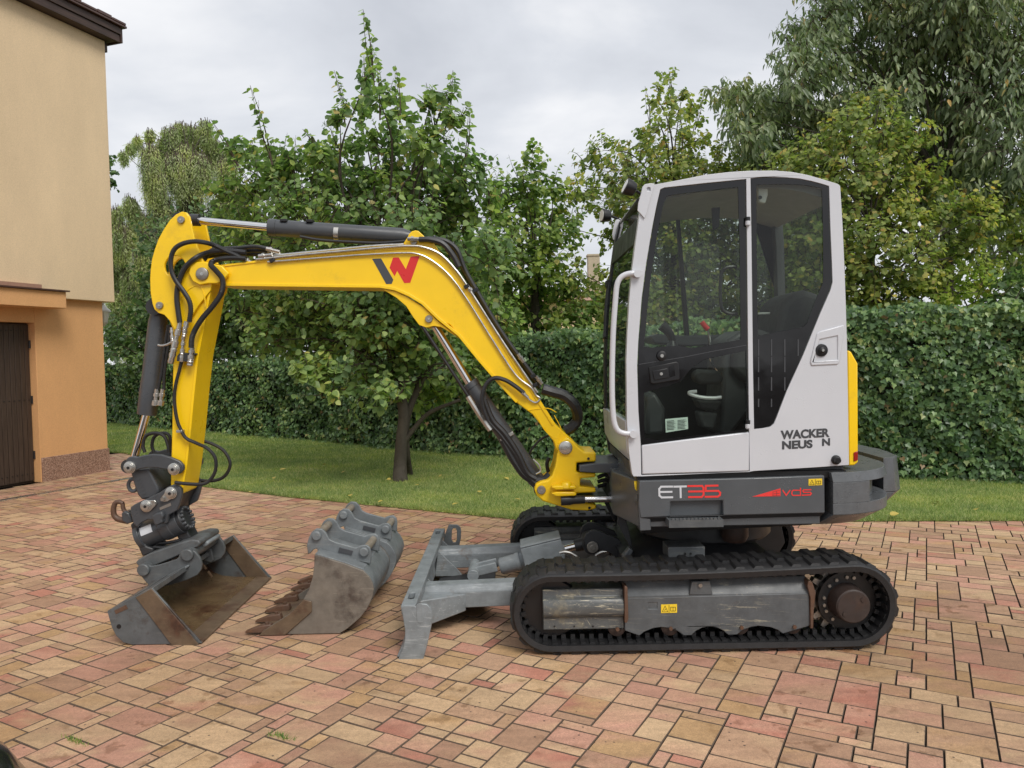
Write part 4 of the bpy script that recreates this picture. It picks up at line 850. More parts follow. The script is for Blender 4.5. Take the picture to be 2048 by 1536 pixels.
ov = [(lx - .012 + .017*math.cos(a), lz - .022 + (.017*math.sin(a)) + (.033 if math.sin(a) > 0 else -.033)) for a in [R(x) for x in range(0, 360, 20)]]
obj('end_plate_slot', MB().prism(ov, YN - 0.002, YN + 0.004), M['blade'], bl, 0.001)
zt = endp[0][1]; xl = endp[0][0]; xr = endp[2][0]
mold = [(xl + 0.004, zt - 0.051), (xl + 0.022, zt - 0.10), (xl + 0.032, zt - 0.18), (xl + 0.018, 0.09), (xl - 0.012, 0.035), (xl - 0.028, 0.003), (xl - 0.004, 0.003), (xl + 0.018, 0.05), (xl + 0.042, 0.10), (xl + 0.056, zt - 0.18), (xl + 0.048, zt - 0.10), (xl + 0.034, zt - 0.051)]
obj('moldboard', MB().prism(mold, YN + 0.019, BY1), M['blade'], bl, 0.003)
# top beam with an oval slot near each end
def top_beam():
    z1, z0 = zt + 0.002, zt - 0.05; sh = 0.105     # the far end sits a little to the right
    q = MB(); X = lambda y: xl + sh*(y - BY0)/(BY1 - BY0)*0.0 
    outl = [(xl + 0.001, YN + 0.0185), (xr + 0.004, YN + 0.0185), (xr + 0.004, BY1), (xl + 0.001, BY1)]
    def slot(yc): return [((xl + xr)/2 + 0.018*math.cos(a), yc + (0.035 if math.sin(a) > 0 else -0.035) + 0.018*math.sin(a)) for a in [R(x) for x in range(0, 360, 30)]]
    holes = [slot(YN + 0.16), slot(BY1 - 0.12)]
    loops = [outl] + holes; n = sum(map(len, loops)); flat = [p for l in loops for p in l]
    vs_ = [(x, y, z0) for x, y in flat] + [(x, y, z1) for x, y in flat]; fs = []
    for t in tessellate_polygon([[Vector((x, y, 0)) for x, y in l] for l in loops]): fs += [tuple(t), tuple(i + n for i in reversed(t))]
    off = 0
    for l in loops:
        m_ = len(l)
        for i in range(m_): a, b_ = off + i, off + (i+1) % m_; fs.append((a, b_, b_ + n, a + n))
        off += m_
    return q.add(vs_, fs)
obj('top_beam', top_beam(), M['blade'], bl, 0.004)
q = MB(); q.box(xl + 0.012, xr - 0.012, YN + 0.09, YN + 0.24, zt - 0.042, zt - 0.026); q.box(xl + 0.012, xr - 0.012, BY1 - 0.20, BY1 - 0.04, zt - 0.042, zt - 0.026); obj('beam_slot_shade', q, M['black'], bl)  # black plates added below the slots, painting the dark inside the holes
for y_ in (4.335, 4.96, 5.25):
    obj('blade_gusset', MB().prism([(xr + 0.002, zt - 0.03), (xr + 0.14, zt - 0.17), (xr + 0.16, zt - 0.20), (xr - 0.02, zt - 0.20)], y_, y_ + 0.014), M['blade'], bl, 0.002)
# push arms
arm = MB(); x_end = 0.62
for y_ in (4.18, 4.98):
    pr = [(y_, 0.20), (y_ + 0.03, 0.235), (y_ + 0.12, 0.235), (y_ + 0.13, 0.20), (y_ + 0.13, 0.12), (y_, 0.11)]
    pz = [(a, b_ + 0.012) for a, b_ in pr]
    arm_ = MB().add([(xl + 0.05, a, b_) for a, b_ in pr] + [(x_end, a, b_ + 0.03) for a, b_ in pr], [(0,1,2,3,4,5), (11,10,9,8,7,6)] + [(i, (i+1) % 6, (i+1) % 6 + 6, i + 6) for i in range(6)])
    obj('push_arm', arm_, M['blade'], bl, 0.006)
    fs_ = -1 if y_ > YC else 1; fo_ = 0.13 if y_ > YC else 0.0; Yf = lambda v: y_ + fo_ + v*fs_
    foot = MB().add([(xl + 0.05, Yf(-0.14), 0.205), (xl + 0.05, Yf(0), 0.215), (xl + 0.05, Yf(0), 0.06), (xl + 0.05, Yf(-0.14), 0.05), (xl + 0.30, Yf(-0.003), 0.195), (xl + 0.30, Yf(0.02), 0.195), (xl + 0.30, Yf(0.02), 0.10), (xl + 0.30, Yf(-0.003), 0.10)], [(0,1,2,3), (7,6,5,4), (0,4,5,1), (1,5,6,2), (2,6,7,3), (3,7,4,0)])
    obj('push_arm_foot', foot, M['blade'], bl, 0.006)
q = MB(); q.prism([(xl + 0.08, 0.06), (xl + 0.45, 0.10), (xl + 0.45, 0.09), (xl + 0.08, 0.05)], 4.315, 4.975); obj('cross_web', q, M['under'], bl, 0.004)
# blade cylinder
e1, e0 = P(1181, 1084, YC), P(948, 1140, YC)
dd = (e1 - e0).normalized()
q = MB(); q.cyl(e0 - Yv*0.13, e0 + Yv*0.13, 0.035, 20); obj('pivot_tube', q, M['blade'], bl, 0.003)
for s_ in (-1, 1): 
    q = MB(); q.obox(e0 + dd*0.06 + Yv*(0.045*s_), dd*0.085, Yv*0.010, dd.cross(Yv)*0.028); obj('clevis_plate', q, M['blade'], bl, 0.004)
q = MB(); a_, b_ = P(1000, 1133, YC), P(1130, 1098, YC); q.lathe(a_, b_, [(0, 0.045), (0.01, 0.052), (0.10, 0.052), (0.105, 0.056), (0.13, 0.056), (0.132, 0.052), ((b_-a_).length, 0.052)], 24); cyl_ = obj('blade_cylinder', q, M['cyl'], ex)
cyl_.data.materials[0] = M['blade']
q = MB(); q.cyl(b_, e1 - dd*0.02, 0.024, 16); obj('cylinder_rod', q, M['chrome'], cyl_)
q = MB(); q.cyl(e1 - dd*0.10, e1, 0.036, 16, 0.042); q.cyl(e1 - Yv*0.09, e1 + Yv*0.09, 0.055, 24); obj('rod_eye', q, M['under'], cyl_, 0.003)
for y_ in (4.53, 4.76):
    q = MB(); s_ = -1 if y_ < YC else 1; q.cyl((e1.x, y_ - 0.001*s_, e1.z), (e1.x, y_ + 0.016*s_, e1.z), 0.034, 24); q.cyl((e1.x, y_ + 0.016*s_, e1.z), (e1.x, y_ + 0.022*s_, e1.z), 0.016, 16); obj('pin_head', q, M['pin'], cyl_, 0.002)
gd = MB(); up_ = dd.cross(Yv); up_ = up_ if up_.z > 0 else -up_
ga, gb = P(1065, 1110, YC), P(1122, 1086, YC); L2 = (P(1120, 1094, YC) - P(1050, 1114, YC)).length
for (o0, o1, t0, t1) in ((-0.095, -0.083, -0.075, 0.07), (0.083, 0.095, -0.075, 0.07)): gd.obox((P(1050, 1114, YC) + P(1122, 1094, YC))/2 + Yv*((o0+o1)/2), dd*0.125, Yv*0.006, up_*0.075)
gd.obox((P(1050, 1114, YC) + P(1122, 1094, YC))/2 + up_*0.082, dd*0.125, Yv*0.096, up_*0.006)
obj('cylinder_guard', gd, M['blade'], cyl_, 0.005)
for k, l in enumerate(([(480, 590), (520, 580), (570, 590), (620, 620)], [(770, 610), (810, 585), (860, 575), (960, 575), (1000, 575)])):
    pts = c5(l, 4.50 + 0.05*k); obj('hydraulic_line', MB().tube([V3(p, 4.50 + 0.05*k) for p in pts], 0.010, 8, 5), M['steel'], chas)

# ---- upper structure
UY = 3.93
up = MB(); side_o = [XZ(x, y, UY) for x, y in ((1279, 962), (1500, 956), (1649, 951), (1650, 1026), (1446, 1031), (1446, 1001), (1341, 1003), (1341, 1033), (1281, 1036), (1277, 1010))]
up.prism(side_o, UY, UY + 0.03)
us = obj('side_panel', up, M['darkgrey'], ex, 0.005)
zp, zb = XZ(1450, 1030, UY)[1], XZ(1450, 1054, 4.02)[1]
q = MB(); xs0, xs1 = XZ(1281, 1036, UY)[0], XZ(1650, 1026, UY)[0]
q.add([(xs0, UY + 0.002, zp - 0.006), (xs1, UY + 0.002, zp + 0.004), (xs1 - 0.03, 4.03, zb + 0.0), (xs0 + 0.02, 4.03, zb - 0.03), (xs0, 4.3, zp), (xs1, 4.3, zp), (xs1, 4.3, zb), (xs0 + 0.02, 4.3, zb - 0.03)], [(0,1,2,3), (4,7,6,5), (0,4,5,1), (3,2,6,7), (0,3,7,4), (1,5,6,2)])
obj('lower_skirt', q, M['under'], ex, 0.004)
q = MB(); q.box(XZ(1342, 1000, UY)[0], XZ(1445, 1000, UY)[0], UY + 0.10, UY + 0.11, 0.60, 0.83); obj('step_recess', q, M['under'], ex)
stp = MB(); sa, sb = XZ(1338, 1041, 3.86), XZ(1447, 1041, 3.86)
stp.box(sa[0], sb[0], 3.86, 3.875, sa[1] - 0.038, sa[1]); stp.box(sa[0], sb[0], 3.97, 3.98, sa[1] - 0.03, sa[1]); stp.box(sa[0], sa[0] + 0.008, 3.876, 4.05, sa[1] - 0.035, sa[1]); stp.box(sb[0] - 0.008, sb[0], 3.876, 4.05, sa[1] - 0.035, sa[1])
for k in range(13):
    x = sa[0] + 0.012 + (sb[0] - sa[0] - 0.024)*(k + .5)/13; stp.prism([(x - 0.008, sa[1] + 0.0005), (x - 0.004, sa[1] + 0.009), (x + 0.004, sa[1] + 0.009), (x + 0.008, sa[1] + 0.0005)], 3.861, 3.874)
for k in range(4): stp.box(sa[0] + .01, sb[0] - .01, 3.895 + k*.02, 3.899 + k*.02, sa[1] - 0.02, sa[1] - 0.004)
obj('step', stp, M['frame'], ex, 0)
# deck with sloping front, seen left of the cab
dk = MB(); dx = XZ(1279, 962, UY)[0]; dz = XZ(1400, 955, UY)[1]
dk.prism_z([(dx + 0.005, UY + 0.031), (1.60, UY + 0.031), (1.60, 5.36), (0.80, 5.36), (0.60, 5.0), (0.56, 4.3)], 0.60, dz - 0.02)
deck = obj('turntable_deck', dk, M['darkgrey'], ex, 0.006)
fr2 = MB(); A1 = [P(x, y, UY + 0.003) for x, y in ((1279, 964), (1277, 1012), (1280, 1062))]; B1 = [P(x, y, 4.42) for x, y in ((1236, 915), (1238, 985), (1262, 1030))]
fr2.add([A1[0], A1[1], A1[2], B1[2], B1[1], B1[0], A1[0] + Vector((.06, .01, 0)), A1[1] + Vector((.06, .01, 0)), A1[2] + Vector((.06, .01, 0)), B1[2] + Vector((.06, .01, 0)), B1[1] + Vector((.06, .01, 0)), B1[0] + Vector((.06, .01, 0))], [(0,1,4,5), (1,2,3,4), (6,11,10,7), (7,10,9,8), (0,5,11,6), (2,8,9,3), (0,6,7,1), (1,7,8,2), (5,4,10,11), (4,3,9,10)])
obj('front_frame_plate', fr2, M['darkgrey'], ex, 0.004)
q = MB(); p = [P(x, y, UY + 0.05) for x, y in ((1268, 962), (1273, 963), (1274, 982), (1270, 978))]; q.add(p + [v + Vector((0.012, 0.01, 0)) for v in p], [(0,1,2,3), (7,6,5,4), (0,4,5,1), (1,5,6,2), (2,6,7,3), (3,7,4,0)]); obj('side_reflector', q, M['sticker'], ex)
# bracket of the swing post: two thick black-grey forks
for (y0p, y1p) in ((925, 944), (992, 1003)):
    l = [XZ(x, y, 4.50) for x, y in ((1158, y0p + 4), (1190, y0p), (1252, y0p), (1252, y1p), (1190, y1p), (1158, y1p - 2))]
    obj('swing_bracket', MB().prism(l, 4.46, 4.83), M['darkgrey'], ex, 0.006)
q = MB(); l = [XZ(x, y, 4.50) for x, y in ((1214, 944), (1256, 946), (1256, 1004), (1214, 992), (1226, 968))]; q.prism(l, 4.47, 4.82); obj('bracket_web', q, M['under'], ex, 0.004)

# counterweight: layered, with the grab recess and the separate rear block
def curve(inset, n=14, y_end=4.33):
    P0, P1, P2, P3 = (1.655, UY + 0.0), (1.90, UY + 0.0), (2.07, 4.10), (2.10, y_end); o_ = []
    for i in range(n + 1):
        t = i/n; b0, b1, b2, b3 = (1-t)**3, 3*t*(1-t)**2, 3*t*t*(1-t), t**3
        x = b0*P0[0] + b1*P1[0] + b2*P2[0] + b3*P3[0]; y = b0*P0[1] + b1*P1[1] + b2*P2[1] + b3*P3[1]
        d = Vector((x - 1.2, y - 4.8)); d.normalize(); f = inset(t) if callable(inset) else inset
        o_.append((x - d.x*f, y - d.y*f))
    return o_
tail = [(2.10, 5.30), (1.95, 5.36), (1.655, 5.36)]
zc = lambda y, Y=4.0, x=1700: XZ(x, y, Y)[1]
z_top, z_r1, z_r0, z_bot = 0.885, 0.835, 0.715, 0.585
cwm = MB()
cwm.prism_z(curve(0) + tail, z_r1 - 0.012, z_top - 0.012, curve(0.012) + tail)
rec = lambda t: 0.0 if t < 0.34 else 0.075*min(1, (t - 0.34)/0.02)
cwm.prism_z(curve(rec, 40) + tail, z_r0 - 0.002, z_r1 - 0.013)
cwm.prism_z(curve(0.0) + tail, 0.655, z_r0 - 0.003)
cwm.prism_z(curve(0.11) + tail, z_bot, 0.654, curve(0.0) + tail)
cwt = obj('counterweight', cwm, M['darkwet'], ex, 0.008)
rb = MB(); blk = [(2.125, 4.36), (2.20, 4.37), (2.262, 4.44), (2.30, 4.62), (2.31, 4.75), (2.29, 4.95), (2.22, 5.2), (2.125, 5.28)]
low_ = [(2.06, 4.37), (2.12, 4.38), (2.16, 4.44), (2.17, 4.62), (2.175, 4.75), (2.16, 4.95), (2.12, 5.2), (2.06, 5.26)]
rb.prism_z(blk, 0.688, 0.885, [(x - (0.02 if x > 2.13 else 0), y) for x, y in blk]); rb.prism_z(low_, 0.60, 0.685, [(x - 0.004, y) for x, y in blk])
obj('rear_block', rb, M['darkwet'], cwt, 0.014, seg=3)
gapm = MB(); gapm.prism_z([(1.99, 4.5), (2.13, 4.5), (2.13, 5.2), (1.99, 5.2)], 0.62, 0.86); obj('rear_block_neck', gapm, M['black'], cwt)

# ---- engine hood behind and beside the cab
yh = MB(); hp = [XZ(x, y, 4.02) for x, y in ((1696, 700), (1703, 704), (1716, 727), (1717, 925), (1709, 931), (1697, 932))]
yh.prism(hp, 4.02, 4.93); hood = obj('rear_hood', yh, M['yellow'], ex, 0.008)
q = MB(); q.prism([XZ(x, y, 4.02) for x, y in ((1707, 905), (1715, 902), (1715, 920), (1707, 923))], 4.014, 4.03); obj('reflector', q, M['redlens'], hood, 0.002)
sh_ = MB(); sh_.prism([(0.78, dz - 0.02), (0.80, 1.16), (0.95, 1.26), (1.55, 1.34), (1.70, 1.30), (1.76, 1.15), (1.76, dz - 0.02)], 4.985, 5.36); obj('side_hood', sh_, M['darkgrey'], ex, 0.03, seg=3)

# ---- cab
K0, K1 = 3.95, 4.95
OUT = [(205, 1505), (190, 1400), (180, 1250), (177, 950), (182, 820), (192, 650), (206, 500), (222, 380), (240, 250), (262, 150), (276, 112), (300, 98), (420, 76), (560, 48), (680, 34), (780, 28), (900, 27), (985, 34), (1060, 48), (1150, 74), (1208, 92), (1220, 102), (1226, 200), (1232, 300), (1240, 480), (1246, 640), (1254, 900), (1262, 1400), (1263, 1462), (1100, 1474), (800, 1492), (255, 1518), (212, 1518)]
DOORO = [(250, 1512), (247, 1360), (236, 1200), (230, 980), (236, 850), (252, 650), (274, 480), (306, 290), (326, 190), (343, 118), (362, 110), (560, 88), (762, 68), (766, 400), (772, 1000), (779, 1496)]
WINO = [(783, 64), (850, 58), (950, 60), (1020, 66), (1080, 78), (1140, 94), (1166, 102), (1172, 300), (1180, 480), (1183, 570), (1172, 612), (1120, 730), (1040, 925), (960, 1100), (912, 1225), (898, 1260), (880, 1276), (840, 1284), (800, 1288), (795, 1000), (788, 400)]
frm = MB().prism(c7(OUT, K0), K0, K0 + 0.045, holes=[c7(DOORO, K0), c7(WINO, K0)])
cab = obj('cab_frame', frm, M['lightgrey'], ex, 0.010, seg=3)
# raised rear side panel and its recess
q = MB(); q.prism(c7([(1072, 960), (1105, 822), (1118, 812), (1236, 780), (1238, 800), (1216, 960), (1206, 972), (1078, 978)], K0), K0 - 0.006, K0 + 0.004, holes=[c7([(1092, 958), (1118, 850), (1205, 832), (1207, 950)], K0)]); obj('panel_pressing', q, M['lightgrey'], cab, 0.004)
q = MB(); p = V3(c7([(1127, 903)], K0)[0], K0); q.lathe(p - Yv*0.022, p + Yv*0.01, [(0, 0.012), (0.003, 0.016), (0.012, 0.020), (0.014, 0.032), (0.032, 0.034)], 24); fc = obj('filler_cap', q, M['black'], cab)
q = MB(); q.cyl(p - Yv*0.026, p - Yv*0.021, 0.007, 12); obj('cap_lock', q, M['steel'], fc)
q = MB(); p = V3(c7([(1198, 1437)], K0)[0], K0); q.lathe(p - Yv*0.035, p + Yv*0.002, [(0, 0.014), (0.01, 0.018), (0.024, 0.018), (0.026, 0.024), (0.037, 0.025)], 20); obj('rubber_stop', q, M['black'], cab)
# body of the cab: roof, rear, floor, far side
def off(l, d):   # shift each point outward along z only
    return [(x, z + d) for x, z in l]
roofl = c7([(276, 112), (300, 98), (420, 76), (560, 48), (680, 34), (780, 28), (900, 27), (985, 34), (1060, 48), (1150, 74), (1208, 92), (1222, 104)], K0)
rf = MB().prism(roofl + [(x, z - 0.035) for x, z in roofl[::-1]], K0 + 0.046, K1 - 0.002); obj('cab_roof', rf, M['lightgrey'], cab, 0.004)
hl = MB().prism([(x, z - 0.038) for x, z in roofl[1:-1]] + [(x, z - 0.075) for x, z in roofl[1:-1][::-1]], K0 + 0.06, K1 - 0.06); obj('roof_lining', hl, M['lining'], cab)
rearx = c7([(1240, 480)], K0)[0][0]
rl = c7([(1222, 112), (1232, 300), (1246, 640), (1256, 950), (1262, 1455)], K0)
q = MB()
def rear_strip(l, y0, y1, th=0.03): q.prism(l + [(x - th, z) for x, z in l[::-1]], y0, y1)
rear_strip(rl, K0 + 0.046, K0 + 0.10); rear_strip(rl, K1 - 0.10, K1 - 0.047); rear_strip(rl[2:], K0 + 0.1005, K1 - 0.1005)
obj('cab_rear_wall', q, M['lightgrey'], cab, 0.004)
q = MB(); q.prism(rl[:3] + [(x - 0.006, z) for x, z in rl[:3][::-1]], K0 + 0.101, K1 - 0.101); obj('rear_window', q, M['glass'], cab)
FOUT = c7(OUT, K0)
SC_ = lambda l: c7(l, K0)
fw1 = [XZ(1180 + x/2.4375, 330 + y/2.4375, K1) for x, y in ((200, 1240), (180, 980), (190, 800), (215, 560), (262, 300), (300, 272), (640, 252), (760, 246), (765, 870), (640, 876), (420, 900), (300, 920), (290, 1240))]; fw2 = [XZ(1180 + x/2.4375, 330 + y/2.4375, K1) for x, y in ((790, 262), (884, 256), (896, 600), (900, 800), (800, 840))]
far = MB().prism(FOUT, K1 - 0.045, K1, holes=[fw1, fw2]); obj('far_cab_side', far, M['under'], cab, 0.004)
q = MB(); q.prism(fw1, K1 - 0.026, K1 - 0.020); obj('far_front_window', q, M['glass'], cab)
q = MB(); q.prism(fw2, K1 - 0.026, K1 - 0.020); obj('far_rear_window', q, M['glass'], cab)
pa, pb = [P(1180 + x/2.4375, 330 + y/2.4375, K1 - 0.06) for x, y in ((436, 270), (484, 860))]; pc, pd = [P(1180 + x/2.4375, 330 + y/2.4375, K1 - 0.06) for x, y in ((418, 270), (462, 860))]
q = MB().prism([(pc.x, pc.z), (pa.x, pa.z), (pb.x, pb.z), (pd.x, pd.z)], K1 - 0.08, K1 - 0.05); obj('far_window_bar', q, M['black'], cab, 0.003)
fl = c7([(210, 1490), (1255, 1450)], K0); q = MB(); q.box(fl[0][0], fl[1][0], K0 + 0.05, K1 - 0.05, fl[0][1] - 0.02, fl[0][1] + 0.03); obj('cab_floor', q, M['interior'], cab)
q = MB(); q.box(c7([(215, 0)], K0)[0][0], c7([(1255, 0)], K0)[0][0], K0 + 0.02, K1, dz - 0.02, fl[0][1] - 0.021); obj('cab_mount', q, M['black'], cab)
# windscreen and its far pillar
fl_ = c7([(190, 1400), (180, 1250), (177, 950), (182, 820), (192, 650), (206, 500), (222, 380), (240, 250), (262, 150)], K0)
q = MB(); 
def fstrip(l, y0, y1, dx0=0.0, th=0.006):
    q.prism([(x + dx0, z) for x, z in l] + [(x + dx0 + th, z) for x, z in l[::-1]], y0, y1)
fstrip(fl_[1:], K0 + 0.047, K1 - 0.046, 0.008); obj('windscreen', q, M['glass'], cab)
q = MB(); fstrip(fl_, K1 - 0.075, K1 - 0.046, 0.0, 0.04); fstrip(fl_[1:], K0 + 0.046, K0 + 0.062, 0.004, 0.02); obj('windscreen_seal', q, M['black'], cab, 0.003)
q = MB(); q.prism(fl_[-3:-1] + [(x + 0.03, z) for x, z in fl_[-3:-1][::-1]], K0 + 0.063, K1 - 0.076); obj('windscreen_header', q, M['black'], cab, 0.003)
zw = fl_[1][1]; q = MB(); q.prism([(fl_[1][0] - 0.004, zw), (fl_[0][0] - 0.004, fl_[0][1]), (fl_[0][0] + 0.02, fl_[0][1] - 0.06), (fl_[0][0] + 0.06, fl_[0][1] - 0.06), (fl_[1][0] + 0.04, zw)], K0 + 0.046, K1); obj('front_sill_panel', q, M['lightgrey'], cab, 0.004)
wp = MB()
for yy, x0, x1 in ((4.86, 0.0, 0.0), (4.80, 0.01, 0.01)): wp.tube([Vector((fl_[-4][0] - 0.012, yy, fl_[-4][1])), Vector((fl_[-5][0] - 0.014, yy - .02, fl_[-5][1])), Vector((fl_[-6][0] - 0.014, yy - 0.04, fl_[-6][1])), Vector((fl_[3][0] - 0.014, yy - 0.05, fl_[3][1]))], 0.007, 6, 4)
wp.obox((fl_[-4][0] - 0.015, 4.84, fl_[-4][1]), (0.012, 0, 0.004), (0, 0.04, 0), (0, 0, 0.02)); obj('wiper', wp, M['black'], cab)
# lamp bar: light grey ear plates, black work lights
cl_ = crop(1200, 340, 6.985)
q = MB(); q.prism(cl_([(590, 240), (620, 205), (700, 190), (760, 195), (720, 330), (650, 600), (620, 680), (520, 570), (530, 470), (570, 330)], K0), K0 - 0.010, K0 - 0.002, holes=[cl_([(645, 265), (665, 245), (700, 250), (705, 295), (660, 300)], K0)]); obj('lamp_bracket', q, M['lightgrey'], cab, 0.002)
q = MB(); q.prism(cl_([(195, 760), (220, 695), (290, 670), (330, 770), (300, 880), (230, 1010), (180, 960), (170, 900)], K1), K1 + 0.002, K1 + 0.010); obj('lamp_bracket', q, M['lightgrey'], cab, 0.002)
q = MB(); a_, b_ = P(1278, 402, K0 + 0.05), P(1244, 448, K1 - 0.02); q.tube([a_, b_], 0.016, 8, 1); obj('lamp_bar', q, M['under'], cab)
def worklight(p, d, par):
    d = Vector(d).normalized(); q = MB(); q.lathe(p, p + d*0.06, [(0, 0.02), (0.006, 0.034), (0.04, 0.042), (0.058, 0.043), (0.06, 0.038)], 20); o_ = obj('work_light', q, M['black'], par)
    q = MB(); q.cyl(p + d*0.0605, p + d*0.062, 0.036, 20); obj('lamp_lens', q, M['lens'], o_)
    q = MB(); q.tube([p - d*0.005, p - d*0.035 + Vector((0.01, 0, -0.015)), p - d*0.03 + Vector((0.05, 0, -0.03))], 0.008, 6, 4); obj('lamp_stem', q, M['black'], o_)
worklight(P(1271, 381, K0 + 0.02), (-1.0, -0.12, 0.42), cab); worklight(P(1221, 432, K1), (-1.0, -0.25, 0.05), cab)
# grab rail
q = MB(); q.tube([V3(p, K0 - 0.015) for p in c7([(228, 532), (196, 530), (166, 538), (143, 556), (129, 590), (122, 660), (112, 800), (107, 950), (106, 1100), (110, 1200), (117, 1255), (132, 1290), (160, 1306), (208, 1310)], K0)], 0.0145, 12, 4); obj('grab_rail', q, M['lightgrey'], cab)
q = MB()
for l in ([(228, 532)], [(208, 1310)]): p = V3(c7(l, K0)[0], K0 - 0.02); q.cyl(p + Vector((0, -.012, 0)), p + Vector((0, 0.025, 0)), 0.020, 12)
obj('rail_socket', q, M['lightgrey'], cab)
# door: grey lower panel, tinted glass, black border printed on the glass, latch, hinges
DI = lambda l: c7(l, K0)
door = obj('door', MB().prism(DI([(254, 1508), (252, 1366), (500, 1334), (775, 1302), (776, 1492)]), K0 - 0.004, K0 + 0.03), M['lightgrey'], cab, 0.006)
GL = DI([(252, 1364), (240, 1200), (234, 980), (240, 850), (256, 650), (278, 480), (310, 290), (330, 190), (346, 122), (364, 114), (560, 92), (758, 72), (762, 400), (768, 1000), (774, 1298), (500, 1332)])
obj('door_glass', MB().prism(GL, K0 + 0.008, K0 + 0.014), M['glass'], door)
up_o = DI([(264, 886), (268, 850), (280, 700), (298, 540), (330, 330), (356, 200), (374, 152), (420, 142), (722, 106), (730, 400), (735, 850), (640, 868), (500, 892), (430, 880), (380, 884), (300, 890)])
lo_o = DI([(266, 1330), (264, 1110), (330, 1092), (440, 1058), (500, 985), (560, 948), (760, 905), (764, 1180), (768, 1290), (500, 1322), (330, 1342)])
obj('door_border', MB().prism(GL, K0 + 0.003, K0 + 0.0065, holes=[up_o, lo_o]), M['frit'], door, 0)
q = MB(); q.tube([V3(p, K0 + 0.0025) for p in DI([(238, 972), (300, 962), (450, 938), (600, 908), (766, 878)])], 0.0022, 4, 2); obj('border_seam', q, M['greytxt'], door)
q = MB(); q.prism(DI([(286, 985), (420, 958), (432, 966), (438, 1040), (430, 1048), (305, 1068), (294, 1060)]), K0 - 0.006, K0 + 0.0025); la = obj('door_latch', q, M['black'], door, 0.004)
q = MB(); q.prism(DI([(384, 982), (408, 976), (414, 1026), (388, 1034)]), K0 - 0.0085, K0 - 0.0055); obj('latch_pull', q, M['frit'], la)
q = MB(); q.prism(DI([(302, 1004), (376, 990), (384, 1036), (312, 1050)]), K0 - 0.0115, K0 - 0.0055); obj('latch_paddle', q, M['black'], la, 0.003)
q = MB(); p = V3(DI([(345, 1018)])[0], K0 - 0.01); q.cyl(p - Yv*0.006, p, 0.008, 16); obj('latch_lock', q, M['steel'], la)
q = MB(); p = V3(DI([(348, 930)])[0], K0 + 0.003); q.lathe(p - Yv*0.02, p, [(0, 0.016), (0.003, 0.024), (0.02, 0.027)], 24); dk_ = obj('door_stop', q, M['black'], door)
q = MB(); q.cyl(p - Yv*0.0225, p - Yv*0.019, 0.009, 16); obj('stop_screw', q, M['steel'], dk_)
for cy_ in (275, 1262):
    q = MB(); p = V3(DI([(766, cy_)])[0], K0 - 0.012); q.cyl(p - Vector((0, 0, .022)), p + Vector((0, 0, .0)), 0.013, 12); q.cyl(p - Vector((0, 0, 0.026)), p - Vector((0, 0, 0.0225)), 0.008, 8); hg = obj('hinge', q, M['lightgrey'], door, 0.002)
    q = MB(); q.cyl(p + Vector((0, 0, 0.0005)), p + Vector((0, 0, .020)), 0.012, 12); obj('hinge_pin', q, M['black'], hg)
sg = DI([(370, 1240), (480, 1230), (482, 1288), (373, 1306)]); pap = obj('notice_sheet', MB().prism(sg, K0 + 0.016, K0 + 0.018), M['paper'], door)
q = MB()
for r_ in range(7):
    for c_ in range(2):
        f0 = (r_ + 1.3)/9; xa_ = 378 + 52*c_; ya_ = 1240 + 62*f0 - 4*c_; q.prism(DI([(xa_, ya_), (xa_ + 34 + 6*((r_*7 + c_) % 3), ya_ - 3), (xa_ + 34, ya_), (xa_, ya_ + 3)]), K0 + 0.0145, K0 + 0.0155)
obj('print_lines', q, M['greytxt'], pap, kind='stuff')
# rear side window
WG = DI([(786, 67), (850, 61), (950, 63), (1020, 69), (1080, 81), (1138, 97), (1163, 105), (1169, 300), (1177, 480), (1180, 570), (1169, 611), (1117, 729), (1037, 924), (957, 1099), (909, 1223), (896, 1256), (879, 1273), (840, 1281), (803, 1285), (798, 1000), (791, 400)])
sw = obj('side_window', MB().prism(WG, K0 + 0.008, K0 + 0.014), M['glass'], cab)
wo = DI([(812, 96), (950, 92), (1060, 98), (1132, 112), (1136, 300), (1138, 480), (1136, 575), (1100, 660), (1060, 770), (1040, 790), (820, 832), (814, 400)])
obj('window_border', MB().prism(WG, K0 + 0.003, K0 + 0.0065, holes=[wo]), M['frit'], sw, 0)
q = MB()
for cx_ in (822, 885, 950, 1015):
    for a_, b_ in ((850, 930), (935, 1010), (1035, 1100), (1140, 1180)):
        if cx_ + (a_ - 850)*0.42 < 1040: q.prism(DI([(cx_ - 3, a_), (cx_ + 3, a_), (cx_ + 3, b_), (cx_ - 3, b_)]), K0 + 0.0005, K0 + 0.0025)
obj('border_slots', q, M['greytxt'], sw, kind='stuff')
# interior: seat, armrest, levers, console, grab loop, lamp, speaker
SY = 4.42
def inside(l, Y=SY): return [XZ(1180 + x/2.4375, 330 + y/2.4375, Y) for x, y in l]
seat = obj('seat', MB().prism(inside([(640, 910), (700, 830), (760, 800), (860, 840), (930, 900), (960, 1000), (900, 1060), (700, 1060), (640, 1000)]), SY - 0.22, SY + 0.22), M['seat'], ex, 0.03, seg=3)
bk = inside([(840, 900), (855, 780), (880, 690), (920, 640), (980, 622), (1050, 640), (1090, 690), (1080, 780), (1040, 900), (1000, 1000), (900, 1000)]); obj('backrest', MB().prism(bk, SY - 0.21, SY + 0.21), M['seat'], seat, 0.04, seg=3)
q = MB(); q.prism(inside([(500, 1010), (530, 995), (620, 1000), (650, 1040), (630, 1070), (540, 1070), (500, 1050)], 4.15), 4.12, 4.20); obj('armrest', q, M['seat'], seat, 0.02, seg=3)
